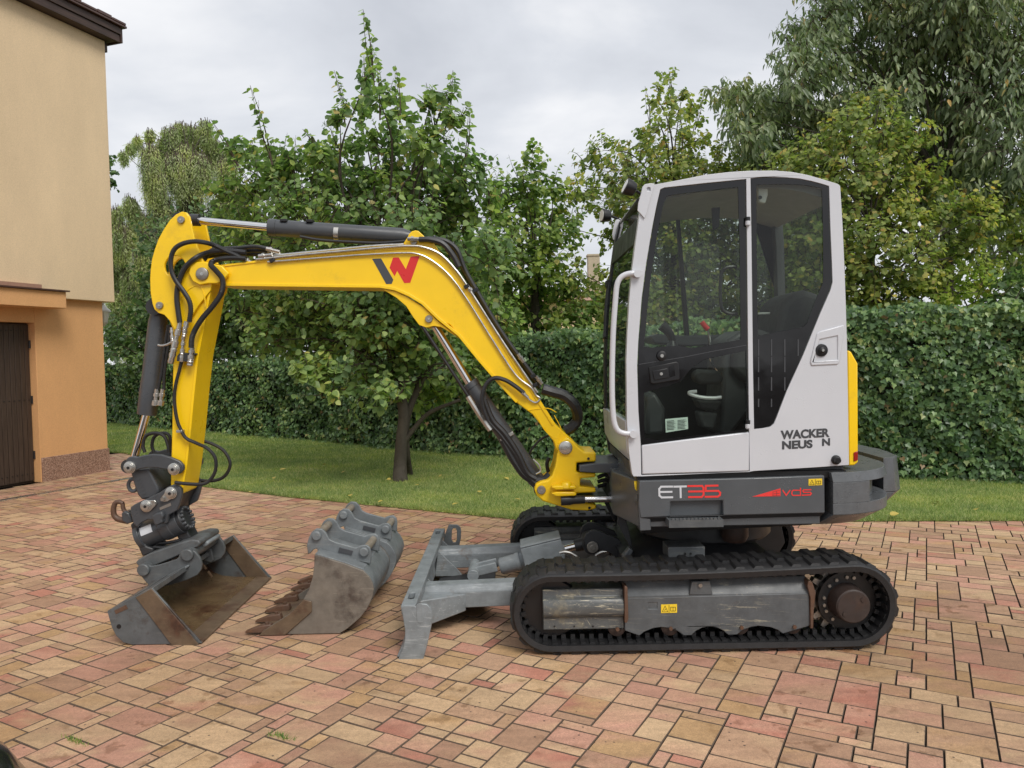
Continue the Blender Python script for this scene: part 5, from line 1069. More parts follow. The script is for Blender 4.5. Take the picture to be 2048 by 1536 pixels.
q = MB(); q.prism(inside([(640, 880), (660, 850), (740, 800), (760, 1200), (660, 1330), (620, 1300), (630, 1100)], 4.30), 4.24, 4.60); obj('seat_box', q, M['interior'], seat, 0.02)
q = MB(); q.prism(inside([(270, 840), (300, 828), (420, 835), (620, 830), (640, 850), (600, 880), (440, 885), (280, 870)], 4.80), 4.60, 4.86); obj('console', q, M['interior'], ex, 0.01)
js = MB(); js.tube([V3(p, 4.30) for p in inside([(405, 870), (395, 835), (375, 805), (350, 782)], 4.30)], lambda t: 0.018 + 0.014*t, 10, 5); js.lathe(V3(inside([(400, 900)], 4.3)[0], 4.30), V3(inside([(402, 850)], 4.3)[0], 4.30), [(0, 0.05), (0.03, 0.03), (0.05, 0.02)], 14); obj('joystick', js, M['black'], ex)
q = MB(); q.tube([V3(p, 4.36) for p in inside([(545, 765), (560, 785), (575, 800)], 4.36)], 0.015, 10, 4); lv = obj('lever', q, M['redtxt'], ex)
q = MB(); q.tube([V3(p, 4.36) for p in inside([(575, 800), (586, 870), (590, 950), (625, 1010)], 4.36)], 0.007, 8, 4); obj('lever_rod', q, M['chrome'], lv)
q = MB(); q.tube([V3(p, 4.12) for p in inside([(640, 1132), (600, 1136), (540, 1132), (490, 1118), (485, 1108), (520, 1104)], 4.12)], 0.010, 8, 4); obj('safety_bar', q, M['lightgrey'], ex)
q = MB(); q.prism(inside([(262, 1130), (300, 1100), (350, 1180), (350, 1300), (262, 1310)], 4.4), 4.3, 4.85); obj('pedal_box', q, M['interior'], ex, 0.02)
q = MB(); q.prism(inside([(510, 1140), (640, 1150), (610, 1200), (540, 1190)], 4.2), 4.16, 4.30); q.prism(inside([(520, 1200), (620, 1205), (600, 1290), (540, 1280)], 4.2), 4.17, 4.28); obj('lever_boot', q, M['seat'], ex, 0.015)
q = MB(); q.tube([V3(p, K0 + 0.05) for p in DI([(728, 490), (680, 494), (655, 520), (648, 600), (652, 680), (668, 710), (700, 722), (732, 722)])], 0.009, 8, 5); obj('door_handle', q, M['black'], cab)
q = MB(); q.prism(inside([(812, 96), (862, 92), (862, 150), (850, 190), (820, 184), (814, 150)], 4.05), 4.03, 4.06); il = obj('cabin_lamp', q, M['lens'], cab, 0.006)
q = MB(); p = P(1180 + 830/2.4375, 330 + 158/2.4375, 4.026); q.cyl(p, p + Yv*0.006, 0.010, 12); obj('lamp_switch', q, M['black'], il)
q = MB(); p = P(1180 + 1070/2.4375, 330 + 150/2.4375, 4.55); q.lathe(p, p + Vector((0.02, 0.06, 0.02)), [(0, 0.055), (0.01, 0.062), (0.05, 0.062)], 24); obj('speaker', q, M['black'], cab)
q = MB(); q.prism(inside([(886, 264), (930, 262), (940, 400), (945, 640), (905, 650), (898, 400)], 4.87), 4.84, 4.90); obj('rear_pillar_trim', q, M['interior'], cab, 0.006)
q = MB(); q.tube([P(1180 + x/2.4375, 330 + y/2.4375, 4.4) for x, y in ((820, 724), (940, 722), (1070, 720))], 0.006, 6, 3); obj('rear_rail', q, M['lens'], cab)
q = MB(); q.prism(inside([(590, 210), (630, 208), (626, 300), (612, 316), (596, 316)], 4.3), 4.28, 4.30); obj('lock_catch', q, M['black'], cab, 0.004)

# ---- boom
BN, BF = YC - 0.115, YC + 0.115
boom_o = [XZ(x, y, BN) for x, y in ((418, 565), (400, 572), (388, 564), (380, 549), (385, 533), (398, 524), (415, 524), (440, 529), (520, 520), (640, 507), (740, 499), (790, 494), (826, 492), (850, 493), (872, 502), (900, 524), (930, 562), (975, 632), (1020, 705), (1068, 780), (1112, 850), (1130, 866), (1147, 882), (1152, 897), (1146, 912), (1128, 914), (1112, 900), (1108, 884), (1065, 829), (1034, 806), (995, 765), (956, 720), (917, 671), (900, 650), (876, 640), (845, 610), (816, 592), (790, 580), (762, 576), (600, 574), (460, 572), (440, 571))]
boom = obj('boom', MB().prism(boom_o, BN, BF), M['yellow'], ex, 0.006)
# raised lower flange and upper flange edges
def strip(l, wdt, Y0_, Y1_, name, mat, par, bev=0.002):
    a = [Vector((x, z)) for x, z in l]; o_ = []
    for i, p in enumerate(a):
        d = (a[min(i+1, len(a)-1)] - a[max(i-1, 0)]).normalized(); nv = Vector((-d.y, d.x)); o_.append((p + nv*wdt/2, p - nv*wdt/2))
    return obj(name, MB().prism([tuple(q_[0]) for q_ in o_] + [tuple(q_[1]) for q_ in o_[::-1]], Y0_, Y1_), mat, par, bev)
strip([XZ(x, y, BN) for x, y in ((455, 569), (600, 571), (760, 573), (790, 578), (818, 590), (846, 607), (878, 638), (918, 670), (957, 718), (996, 763), (1034, 804))], 0.018, BN - 0.010, BF + 0.010, 'lower_flange', M['yellow'], boom)
strip([XZ(x, y, BN) for x, y in ((450, 531), (520, 523), (640, 510), (740, 502), (800, 497), (850, 498), (870, 506), (896, 527), (928, 568), (972, 637), (1016, 709), (1064, 784), (1106, 850))], 0.012, BN - 0.006, BF + 0.006, 'upper_flange', M['yellow'], boom)
# lug under the boom for the lift cylinder, lug on top for the stick cylinder
lg = [XZ(x, y, BN) for x, y in ((764, 578), (790, 583), (816, 595), (846, 614), (880, 646), (922, 680), (905, 668), (882, 654), (868, 652), (852, 655), (838, 650), (826, 634), (812, 612), (792, 595))]
for a in (BN + 0.004, BF - 0.029): obj('cylinder_lug', MB().prism(lg, a, a + 0.025), M['yellow'], boom, 0.004)
tg = cw([(900, 400), (985, 270), (1000, 230), (1050, 185), (1110, 168), (1160, 178), (1240, 250), (1290, 300), (1420, 380), (1480, 480), (1600, 600), (1400, 540), (1100, 480)], BN)
for a in (BN + 0.015, BF - 0.04): obj('cylinder_lug', MB().prism(tg, a, a + 0.025), M['yellow'], boom, 0.004)
def pin(px, py, Y0_, r, par=boom, L=0.014, mat='pin', name='pin_head'):
    p = P(px, py, Y0_); q = MB(); q.lathe(Vector((p.x, Y0_ - L, p.z)), Vector((p.x, Y0_ + 0.006, p.z)), [(0, r*0.86), (0.002, r*0.95), (L*0.5, r), (L + 0.006, r)], 24); o_ = obj(name, q, M[mat], par)
    q = MB(); q.cyl(Vector((p.x, Y0_ - L - 0.003, p.z)), Vector((p.x, Y0_ - L + 0.002, p.z)), r*0.28, 8); obj('grease_nipple', q, M['steel'], o_); return o_
pin(858, 638, BN + 0.004, 0.023); pin(828, 483, BN + 0.015, 0.022)
p = XZ(1131, 895, BN); obj('foot_boss', MB().cyl((p[0], BN - 0.03, p[1]), (p[0], BN + 0.01, p[1]), 0.050, 32), M['yellow'], boom, 0.004)
pin(1131, 895, BN - 0.03, 0.041, L=0.02, mat='steel')
# forked nose round the stick
nose = [XZ(x, y, BN) for x, y in ((382, 548), (386, 533), (398, 525), (414, 525), (430, 529), (448, 533), (462, 548), (450, 563), (438, 568), (420, 568), (404, 571), (390, 564))]
for a in (BN - 0.035, BF + 0.011): obj('nose_plate', MB().prism(nose, a, a + 0.024), M['yellow'], boom, 0.005)
pin(405, 548, BN - 0.035, 0.038, L=0.012)
# pressed stiffeners near the foot
q = MB(); q.tube([V3(p, BN - 0.001) for p in c8([(655, 975), (700, 968), (760, 965), (800, 985)], BN)], 0.003, 6, 4); q.tube([V3(p, BN + 0.0005) for p in c8([(690, 985), (740, 1075), (790, 1115), (815, 1110), (825, 1070), (790, 1000)], BN)], 0.0025, 6, 4); obj('weld_bead', q, M['yellow'], boom)
# logo on the boom side: grey slash and red angular mark
sl3 = cw([(378, 662), (530, 655), (740, 1020), (712, 1090), (618, 1094)], BN); obj('logo_slash', MB().prism(sl3, BN - 0.0012, BN + 0.001), M['greytxt'], boom)
rw = cw([(735, 642), (832, 638), (952, 838), (1035, 625), (1190, 614), (1028, 1072), (925, 1076), (806, 868), (762, 958), (675, 815)], BN); obj('logo_mark', MB().prism(rw, BN - 0.0012, BN + 0.001), M['red'], boom)

# ---- steel pipes and hoses along the boom
def line(l, Y, r, name, mat, par=boom, rings=0.0, seg=8, n=8, dy=None):
    """l: photo points; Y: distance, or per-point list"""
    ys = Y if isinstance(Y, (list, tuple)) else [Y]*len(l)
    return obj(name, MB().tube([P(x, y, yy) for (x, y), yy in zip(l, ys)], r, n, seg, rings), M[mat], par)
line([(512, 519), (600, 510), (700, 501), (780, 494), (815, 492), (845, 494), (880, 508), (910, 538), (935, 573), (1000, 675), (1045, 742), (1075, 785)], BN - 0.014, 0.0075, 'steel_pipe', 'steel')
line([(535, 524), (640, 516), (720, 510), (800, 506), (835, 508), (865, 522), (900, 552), (935, 600), (985, 680), (1030, 748), (1062, 775), (1072, 790), (1080, 797), (1072, 805), (1060, 800), (1048, 788)], BN - 0.012, 0.0060, 'steel_pipe', 'steel')
line([(520, 515), (640, 503), (740, 493), (815, 489)], BN + 0.04, 0.010, 'steel_pipe', 'steel')
for (x, y) in ((545, 521), (933, 573), (952, 580), (1070, 770), (1066, 752)):
    q = MB(); p = P(x, y, BN - 0.012); q.obox(p, (0.014, 0, 0.006), (0, 0.012, 0), (-0.004, 0, 0.010)); obj('pipe_clamp', q, M['black'], boom, 0.002)
for k, (dy_, o_) in enumerate(((0.06, 0), (0.10, 6), (0.14, 2))):
    line([(838, 479 + o_/3), (870, 478 + o_), (895, 484 + o_), (915, 502 + o_), (930, 540 + o_), (955, 585 + o_), (1000, 660 + o_), (1050, 730 + o_), (1080, 770 + o_)], BN + dy_, 0.015, 'hydraulic_hose', 'hose')
line([(1085, 778), (1105, 784), (1130, 792), (1150, 812), (1155, 838), (1142, 856), (1130, 862)], [BN + .03]*4 + [BN + .08]*3, 0.034, 'hose_bundle', 'hose', rings=0.06, seg=5)
for (x0, y0, x1, y1) in ((1036, 708, 1050, 728), (1072, 752, 1092, 778), (935, 572, 948, 590)):
    q = MB(); q.lathe(P(x0, y0, BN - 0.01), P(x1, y1, BN - 0.01), [(0, 0.010), (0.02, 0.010), (0.021, 0.015), (0.035, 0.015), (0.036, 0.011), (0.06, 0.011)], 6); obj('pipe_fitting', q, M['steel'], boom)
q = MB(); q.lathe(P(815, 478, BN - 0.01), P(838, 479, BN - 0.01), [(0, 0.012), (0.02, 0.012), (0.021, 0.018), (0.035, 0.018), (0.036, 0.013), (0.07, 0.013)], 6); obj('pipe_fitting', q, M['steel'], boom)
line([(838, 479), (862, 480), (886, 488), (905, 510), (918, 534)], BN - 0.01, 0.017, 'hydraulic_hose', 'hose')
# loop from the boom pipe down to the lift cylinder
line([(1048, 786), (1030, 772), (1010, 760), (990, 756), (975, 765), (966, 785), (965, 810), (975, 840)], BN - 0.03, 0.013, 'hydraulic_hose', 'hose', seg=6)
q = MB(); q.lathe(P(1044, 784, BN - 0.03), P(1060, 799, BN - 0.02), [(0, 0.013), (0.02, 0.013), (0.021, 0.010), (0.05, 0.010)], 8); obj('pipe_fitting', q, M['steel'], boom)

# ---- lift cylinder under the boom
a_, b_, c_ = P(866, 645, YC - 0.01), P(938, 765, YC - 0.01), P(1083, 975, YC - 0.01); d_ = (c_ - a_).normalized()
lc = obj('lift_cylinder', MB().lathe(b_, c_, [(0, 0.050), (0.004, 0.056), (0.035, 0.056), (0.037, 0.052), (0.30, 0.052), ((c_-b_).length - 0.06, 0.052), ((c_-b_).length, 0.035)], 28), M['cyl'], ex)
obj('cylinder_rod', MB().cyl(a_, b_ + d_*0.01, 0.024, 20), M['chrome'], lc)
q = MB(); q.cyl(a_ - Yv*0.08, a_ + Yv*0.08, 0.032, 20); obj('rod_eye', q, M['under'], lc)
q = MB(); q.cyl(c_ - Yv*0.05, c_ + Yv*0.05, 0.05, 20); obj('cylinder_eye', q, M['under'], lc)
line([(842, 648), (880, 706), (937, 793)], YC - 0.10, 0.011, 'rod_guard', 'black', lc, seg=2); line([(936, 793), (958, 828), (981, 860)], YC - 0.10, 0.017, 'guard_tube', 'steel', lc, seg=2)
for k, (o_, r_) in enumerate(((0, 0.018), (10, 0.018))): line([(965 + o_*.3, 800), (975 + o_, 838 + o_*.2), (1000 + o_, 868), (1030 + o_*.6, 908), (1050 + o_*.4, 945), (1072, 968 - o_)], YC - 0.085 - 0.006*k, r_, 'hydraulic_hose', 'hose', lc, seg=6)
line([(1005, 880), (1030, 925), (1055, 955), (1085, 960), (1100, 950)], YC - 0.075, 0.024, 'hose_sleeve', 'hose', lc, seg=6)
q = MB(); q.obox(P(1014, 873, YC - 0.07), d_.cross(Yv)*0.045, Yv*0.02, d_*0.010); obj('hose_clamp', q, M['steel'], lc, 0.002)
line([(1055, 930), (1060, 905), (1080, 880), (1105, 868)], YC + 0.05, 0.007, 'hydraulic_hose', 'hose', lc, seg=5); line([(1066, 918), (1078, 930), (1081, 942), (1072, 948)], YC - 0.08, 0.006, 'steel_pipe', 'steel', lc, seg=5)

# ---- stick cylinder on top of the boom
a_, b_, c_ = P(380, 440, YC), P(537, 455, YC), P(822, 474, YC)
sc2 = obj('stick_cylinder', MB().lathe(b_, c_, [(0, 0.040), (0.004, 0.052), (0.05, 0.053), (0.052, 0.050), ((c_-b_).length - 0.05, 0.050), ((c_-b_).length, 0.034)], 28), M['cyl'], ex)
obj('cylinder_rod', MB().cyl(a_, b_ + Vector((0.01, 0, 0)), 0.023, 20), M['chrome'], sc2)
q = MB(); q.cyl(a_ + Vector((-0.06, 0, 0.003)), a_ + Vector((0.06, 0, -.002)), 0.036, 20); q.cyl(P(364, 439, YC) - Yv*0.06, P(364, 439, YC) + Yv*0.06, 0.034, 20); obj('rod_eye', q, M['under'], sc2)
q = MB(); d_ = (c_ - b_).normalized(); m_ = P(675, 467, YC); q.lathe(m_ - d_*0.014, m_ + d_*0.014, [(0, 0.054), (0.028, 0.054)], 28); bd = obj('clamp_band', q, M['steel'], sc2)
for px_ in (571, 622): q = MB(); q.obox(P(px_, 443 + (px_-571)*0.02, YC) + Vector((0, -0.02, 0)), (0.020, 0, 0), (0, 0.03, 0), (0, 0, 0.008)); obj('pipe_pad', q, M['black'], sc2, 0.002)
line([(600, 473), (640, 480), (700, 484), (760, 486), (815, 482)], YC - 0.05, 0.010, 'hydraulic_hose', 'hose', sc2, seg=5)

# ---- stick
SN, SF = YC - 0.105, YC + 0.105
ear = [XZ(x, y, SN - 0.02) for x, y in ((364, 423), (352, 429), (340, 440), (328, 458), (317, 478), (310, 497), (304, 518), (301, 540), (300, 560), (301, 586), (305, 608), (309, 619), (317, 626), (329, 630), (339, 641), (347, 656), (351, 665), (372, 652), (398, 610), (422, 580), (425, 566), (416, 540), (406, 520), (397, 500), (389, 478), (383, 450), (379, 433), (373, 425))]
hole_ = [XZ(350 + 21*math.cos(a), 533 + 22*math.sin(a), SN - 0.02) for a in [R(x) for x in range(0, 360, 20)]]
hole_far = [XZ(334 + 24*math.cos(a), 533 + 27*math.sin(a), SN - 0.02) for a in [R(x) for x in range(0, 360, 20)]]
stick_o = [XZ(x, y, SN) for x, y in ((338, 632), (356, 604), (378, 572), (396, 530), (412, 528), (425, 548), (426, 568), (412, 636), (398, 708), (390, 780), (383, 858), (374, 930), (364, 989), (352, 983), (341, 970), (342, 920), (344, 850), (345, 760), (347, 690), (346, 662), (338, 640))]
stick = obj('stick', MB().prism(stick_o, SN, SF), M['yellow'], ex, 0.007)
for a in (SN - 0.022, SF + 0.001): obj('ear_plate', MB().prism(ear, a, a + 0.021, holes=[hole_ if a < YC else hole_far]), M['yellow'], stick, 0.004)
pin(363, 440, SN - 0.022, 0.022, stick); pin(320, 611, SN - 0.022, 0.022, stick)
q = MB(); q.tube([V3(p, SN - 0.022) for p in c1([(585, 735), (600, 690), (640, 640), (690, 615), (725, 635), (745, 700), (748, 750)], SN)], 0.004, 6, 5); obj('weld_bead', q, M['yellow'], stick)
q = MB()
# the stick tapers: a narrower spine plate on the side towards the cab
sp2 = [XZ(x, y, SN) for x, y in ((424, 575), (412, 640), (398, 712), (390, 785), (383, 860), (375, 930), (366, 985), (362, 985), (370, 930), (378, 858), (385, 780), (393, 706), (407, 634), (419, 575))]
obj('spine_flange', MB().prism(sp2, SN - 0.008, SF + 0.008), M['yellow'], stick, 0.002)
# bucket cylinder hanging from the ear
a_, b_, c_ = P(320, 615, YC), P(291, 835, YC), P(265, 930, YC); d_ = (b_ - a_).normalized()
bc = obj('bucket_cylinder', MB().lathe(a_ + d_*0.03, P(294, 829, YC), [(0, 0.046), (0.06, 0.056), (0.42, 0.056), (0.43, 0.058), (0.60, 0.058), ((P(294, 829, YC) - a_).length - 0.03, 0.056)], 28), M['cyl'], ex)
obj('cylinder_rod', MB().cyl(P(295, 822, YC), c_, 0.024, 20), M['chrome'], bc)
q = MB(); q.cyl(a_ - Yv*0.08, a_ + Yv*0.08, 0.05, 20); obj('cylinder_eye', q, M['under'], bc); q = MB(); q.cyl(c_ - Yv*0.06, c_ + Yv*0.06, 0.042, 20); obj('rod_eye', q, M['under'], bc)
for (x, y) in ((291, 742), (284, 783)): q = MB(); q.obox(P(x, y, YC), (0.012, 0, 0), (0, 0.02, 0), (0, 0, 0.02)); obj('pipe_pad', q, M['black'], bc, 0.002)
for o_ in (0, 12):
    line([(337 + o_*.3, 650), (330 + o_*.6, 690), (323 + o_*.5, 745), (316 + o_, 780)], YC - 0.065, 0.010, 'hydraulic_hose', 'hose', bc, seg=5)
    q = MB(); q.lathe(P(314 + o_, 778, YC - 0.065), P(310 + o_*.9, 812, YC - 0.065), [(0, 0.013), (0.025, 0.013), (0.026, 0.017), (0.045, 0.017), (0.046, 0.012), (0.07, 0.012), (0.071, 0.02), (0.10, 0.02)], 8); obj('pipe_fitting', q, M['steel'], bc)
# hose loops over the stick head
c1l = lambda l: [(180 + x/3.2, 380 + y/3.2) for x, y in l]
HY = SN - 0.05
line(c1l([(985, 445), (930, 415), (870, 390), (800, 355), (730, 335), (660, 330), (590, 345), (540, 380), (518, 440), (522, 520), (555, 590), (600, 650), (635, 710), (645, 770), (635, 845)]), [HY + .03]*4 + [HY - 0.02]*11, 0.0145, 'hydraulic_hose', 'hose', stick, 0.10, 12)
line(c1l([(1000, 400), (900, 390), (820, 390), (740, 405), (670, 440), (610, 495), (578, 560), (560, 630), (556, 700), (565, 780), (575, 850)]), [HY + .04]*4 + [HY]*7, 0.0165, 'hydraulic_hose', 'hose', stick, 0.10, 14)
line(c1l([(1000, 440), (930, 435), (850, 440), (790, 455), (775, 480), (810, 520), (845, 565), (850, 620), (830, 680), (780, 750), (720, 820), (675, 890), (652, 950), (648, 1010)]), [HY + .03]*4 + [HY - 0.01]*10, 0.0165, 'hydraulic_hose', 'hose', stick, 0.10, 14)
for k, yy in enumerate((375, 395, 412)): line(c1l([(730, 450 - 10*k), (780, yy + 10), (860, yy), (960, yy - 4), (1060, yy - 12 + k*6), (1150, 380 + k*12)]), SN + 0.02 + 0.03*k, 0.0135, 'hydraulic_hose', 'hose', boom, 0.10, 12)
for k, (x, y, x1, y1) in enumerate(((1130, 375, 1230, 400), (980, 440, 1030, 462), (1140, 392, 1225, 415), (1080, 425, 1120, 420))):
    q = MB(); pts = c1l([(x, y), (x1, y1)]); yy = SN - 0.02 + 0.03*(k % 3); q.lathe(P(*pts[0], yy), P(*pts[1], yy), [(0, 0.013), (0.02, 0.013), (0.021, 0.018), (0.035, 0.018), (0.036, 0.011), (0.08, 0.011)], 8); obj('pipe_fitting', q, M['steel'], boom)
# quick couplers on the stick side
def coupler(l, r, par=stick, Y=SN - 0.045):
    pts = c1l(l); a, b2 = P(*pts[0], Y), P(*pts[1], Y); L = (b2 - a).length; q = MB()
    q.lathe(a, b2, [(0, r*.8), (L*.16, r*.8), (L*.17, r*1.1), (L*.30, r*1.1), (L*.31, r*.75), (L*.44, r*.75), (L*.45, r*1.15), (L*.60, r*1.15), (L*.61, r*.95), (L*.66, r*1.2), (L*.72, r*.95), (L*.78, r*1.2), (L*.86, r*.95), (L*.95, r*1.1), (L, r*.9)], 14); return obj('quick_coupling', q, M['steel'], par)
coupler([(577, 850), (515, 1110)], 0.017); coupler([(655, 1005), (638, 1125)], 0.017); coupler([(625, 845), (595, 960)], 0.012); coupler([(598, 950), (585, 1100)], 0.012); coupler([(612, 840), (600, 920)], 0.010)
q = MB(); p_ = c1([(580, 1040), (680, 1045), (680, 1055), (640, 1060), (640, 1100), (560, 1095), (565, 1060)], SN - 0.03); q.prism(p_, SN - 0.045, SN + 0.01); obj('coupling_bracket', q, M['under'], stick, 0.003)
line(c1l([(435, 992), (460, 996), (490, 990), (520, 975)]), SN - 0.03, 0.007, 'shutoff_lever', 'steel', stick, seg=4); coupler([(520, 880), (530, 990)], 0.010)
line(c1l([(585, 1100), (570, 1160), (550, 1240), (540, 1320), (545, 1400), (560, 1480), (580, 1530)]) + [(372, 876), (392, 886), (415, 897), (430, 915), (431, 940), (420, 960), (405, 968), (380, 968), (350, 965)], [SN - 0.03]*9 + [SN - 0.05]*4 + [SN - 0.06]*3, 0.0105, 'hydraulic_hose', 'hose', stick, 0.0, 8)
line([(400, 880), (425, 888), (448, 902), (460, 925), (455, 945), (440, 958), (415, 962), (388, 958)], SF + 0.03, 0.0105, 'hydraulic_hose', 'hose', stick, 0.0, 8)
q = MB(); q.obox(P(361, 862, SN - 0.02), (0.018, 0, 0), (0, 0.02, 0), (0, 0, 0.008)); obj('hose_clamp', q, M['steel'], stick, 0.002)
for o_, dy_ in ((0, 0), (18, 0.1)): line([(290 + o_, 905), (286 + o_, 890), (292 + o_, 872), (310 + o_, 866), (328 + o_*.6, 872), (336 + o_*.3, 890), (338 + o_*.3, 905)], YC - 0.03 + dy_, 0.011, 'hydraulic_hose', 'hose', stick, 0.08, 8)

# ---- bucket linkage and tilt rotator
def ctp(l): return [(220 + x/5.1192, 880 + y/5.1192) for x, y in l]
LN, LF = SN - 0.045, SF + 0.02
link = ct2([(160, 260), (162, 200), (190, 175), (235, 168), (270, 178), (330, 160), (430, 145), (520, 150), (620, 178), (710, 215), (750, 260), (752, 305), (720, 345), (670, 352), (620, 335), (600, 310), (560, 300), (470, 285), (380, 285), (300, 300), (250, 325), (200, 325)], LN)
lk = None
for a in (LN, LF): o_ = obj('guide_link', MB().prism(link, a, a + 0.028), M['cyl'], ex, 0.006); lk = lk or o_
def boss(x, y, r, par, Y=LN):
    px, py = ctp([(x, y)])[0]; p = P(px, py, Y); q = MB(); q.lathe(Vector((p.x, Y - 0.03, p.z)), Vector((p.x, Y + 0.004, p.z)), [(0, r*.45), (0.001, r*.62), (0.008, r*.66), (0.009, r*.8), (0.016, r*.84), (0.017, r), (0.034, r)], 24); o_ = obj('pin_head', q, M['steel'], par)
    q = MB(); q.cyl(Vector((p.x, Y - 0.032, p.z)), Vector((p.x, Y - 0.029, p.z)), r*.25, 10); obj('pin_bore', q, M['black'], o_)
boss(210, 278, 0.036, lk); boss(662, 295, 0.036, lk)
bl2 = ct2([(220, 340), (225, 300), (300, 300), (400, 290), (430, 340), (500, 480), (510, 530), (470, 590), (330, 610), (290, 560), (260, 480)], SN)
tl = obj('tipping_link', MB().prism(bl2, SN - 0.01, SF + 0.01), M['cyl'], ex, 0.012, seg=3)
q = MB(); rg_ = ct2([(228, 465)], SN)[0]
q.tube([Vector((rg_[0] + 0.028*math.cos(a), SN + 0.01, rg_[1] + 0.036*math.sin(a))) for a in [R(x) for x in range(0, 361, 30)]], 0.011, 8, 3); obj('link_eye', q, M['cyl'], tl)
for k in range(5): q = MB(); p = ct2([(295 + k*16, 400 + k*36)], SN)[0]; q.obox((p[0], SN - 0.0105, p[1]), (0.012, 0, 0.005), (0, 0.002, 0), (-0.002, 0, 0.005)); obj('cast_mark', q, M['cyl'], tl)
rot = bpy.data.objects.new('tilt_rotator', None); COL.objects.link(rot); rot.parent = ex; ro_ = P(310, 1030, YC); rot.location = ro_ - ORG['mini_excavator']; ORG['tilt_rotator'] = ro_
sidep = ct2([(210, 690), (250, 660), (330, 620), (440, 570), (520, 530), (590, 480), (650, 455), (700, 460), (735, 500), (738, 560), (715, 650), (690, 720), (600, 770), (590, 850), (540, 860), (500, 850), (470, 820), (390, 815), (320, 850), (280, 895), (240, 850), (215, 760)], LN)
for a in (LN - 0.005, LF): obj('side_plate', MB().prism(sidep, a, a + 0.03), M['cyl'], rot, 0.006)
q = MB(); q.prism(ct2([(700, 620), (735, 520), (860, 440), (865, 500), (800, 660), (760, 700), (700, 700)], SF), LN + 0.03, LF + 0.02); obj('yoke', q, M['under'], rot, 0.008)
boss(382, 672, 0.036, rot, LN - 0.005); boss(632, 540, 0.036, rot, LN - 0.005)
for l in ([(340, 640), (390, 615), (470, 610), (495, 640), (480, 665), (430, 715), (380, 730), (340, 710)], [(540, 580), (600, 500), (650, 490), (690, 530), (680, 580), (600, 625), (560, 630)]): q = MB(); q.prism(ct2(l, LN), LN - 0.017, LN - 0.006); obj('pin_lock_plate', q, M['steel'], rot, 0.003)
for x, y in ((472, 645), (560, 597)): q = MB(); p = ct2([(x, y)], LN)[0]; q.cyl((p[0], LN - 0.032, p[1]), (p[0], LN - 0.016, p[1]), 0.013, 6); obj('bolt', q, M['pin'], rot)
q = MB(); q.prism(ct2([(512, 690), (625, 640), (632, 670), (518, 716)], LN), LN - 0.008, LN - 0.004); np_ = obj('name_plate', q, M['pin'], rot)
# hydraulic tilt motor: a fat drum lying along the picture, its axis rising to the right
m0, m1 = P(*ctp([(320, 985)])[0], YC - 0.04), P(*ctp([(735, 815)])[0], YC - 0.04); ax_ = (m1 - m0).normalized(); mr = 0.086
L_ = (m1 - m0).length
q = MB(); q.lathe(m0, m1, [(0, mr*1.05), (0.03, mr*1.05), (0.032, mr*.92), (L_*.56, mr*.92), (L_*.57, mr*1.0), (L_*.78, mr*1.0), (L_*.79, mr*.96), (L_, mr*.96)], 40); mot = obj('tilt_motor', q, M['cyl'], rot, 0.003)
q = MB(); q.lathe(m1, m1 + ax_*0.03, [(0, mr*.9), (0.02, mr*.9), (0.03, mr*.8)], 40); fl2 = obj('motor_flange', q, M['under'], rot)
u_ = Yv; v_ = ax_.cross(Yv).normalized(); q = MB()
for k in range(16):
    a = 2*math.pi*k/16; c = m1 + ax_*0.026 + u_*(mr*.74*math.cos(a)) + v_*(mr*.74*math.sin(a)); q.lathe(c, c + ax_*0.022, [(0, 0.011), (0.018, 0.011), (0.022, 0.008)], 8)
obj('flange_bolts', q, M['cyl'], fl2)
lab = MB(); 
for k in range(6):
    a0_, a1_ = R(20 + 9*k), R(29 + 9*k)
cA_ = m0 + ax_*(L_*.16); cB_ = m0 + ax_*(L_*.44); tow = Vector((0, -1, 0)); upv = ax_.cross(tow); upv = upv if upv.z > 0 else -upv
rows = []
for k in range(7):
    a = R(2 + 6*k); dv_ = tow*math.cos(a) + upv*math.sin(a); rows.append([tuple(cA_ + dv_*(mr*.92 + 0.0025)), tuple(cB_ + dv_*(mr*.92 + 0.0025))])
obj('type_plate', lab.sheet(rows), M['whitetxt'], mot, recalc=False)
q = MB(); q.prism(ct2([(455, 765), (500, 735), (560, 720), (580, 770), (560, 800), (570, 830), (520, 860), (490, 860), (470, 820)], LN), LN - 0.04, LN + 0.0); obj('motor_bracket', q, M['cyl'], rot, 0.012, seg=3)
q = MB(); q.prism(ct2([(205, 870), (240, 840), (300, 890), (320, 960), (370, 1090), (440, 1110), (440, 1150), (330, 1195), (290, 1100), (250, 1010)], SN), SN + 0.0, SF - 0.02); obj('motor_foot', q, M['under'], rot, 0.008)
q = MB(); q.prism(ct2([(700, 900), (740, 860), (800, 860), (865, 990), (750, 1045), (720, 960)], YC), YC - 0.05, YC + 0.07); obj('motor_foot', q, M['under'], rot, 0.008)
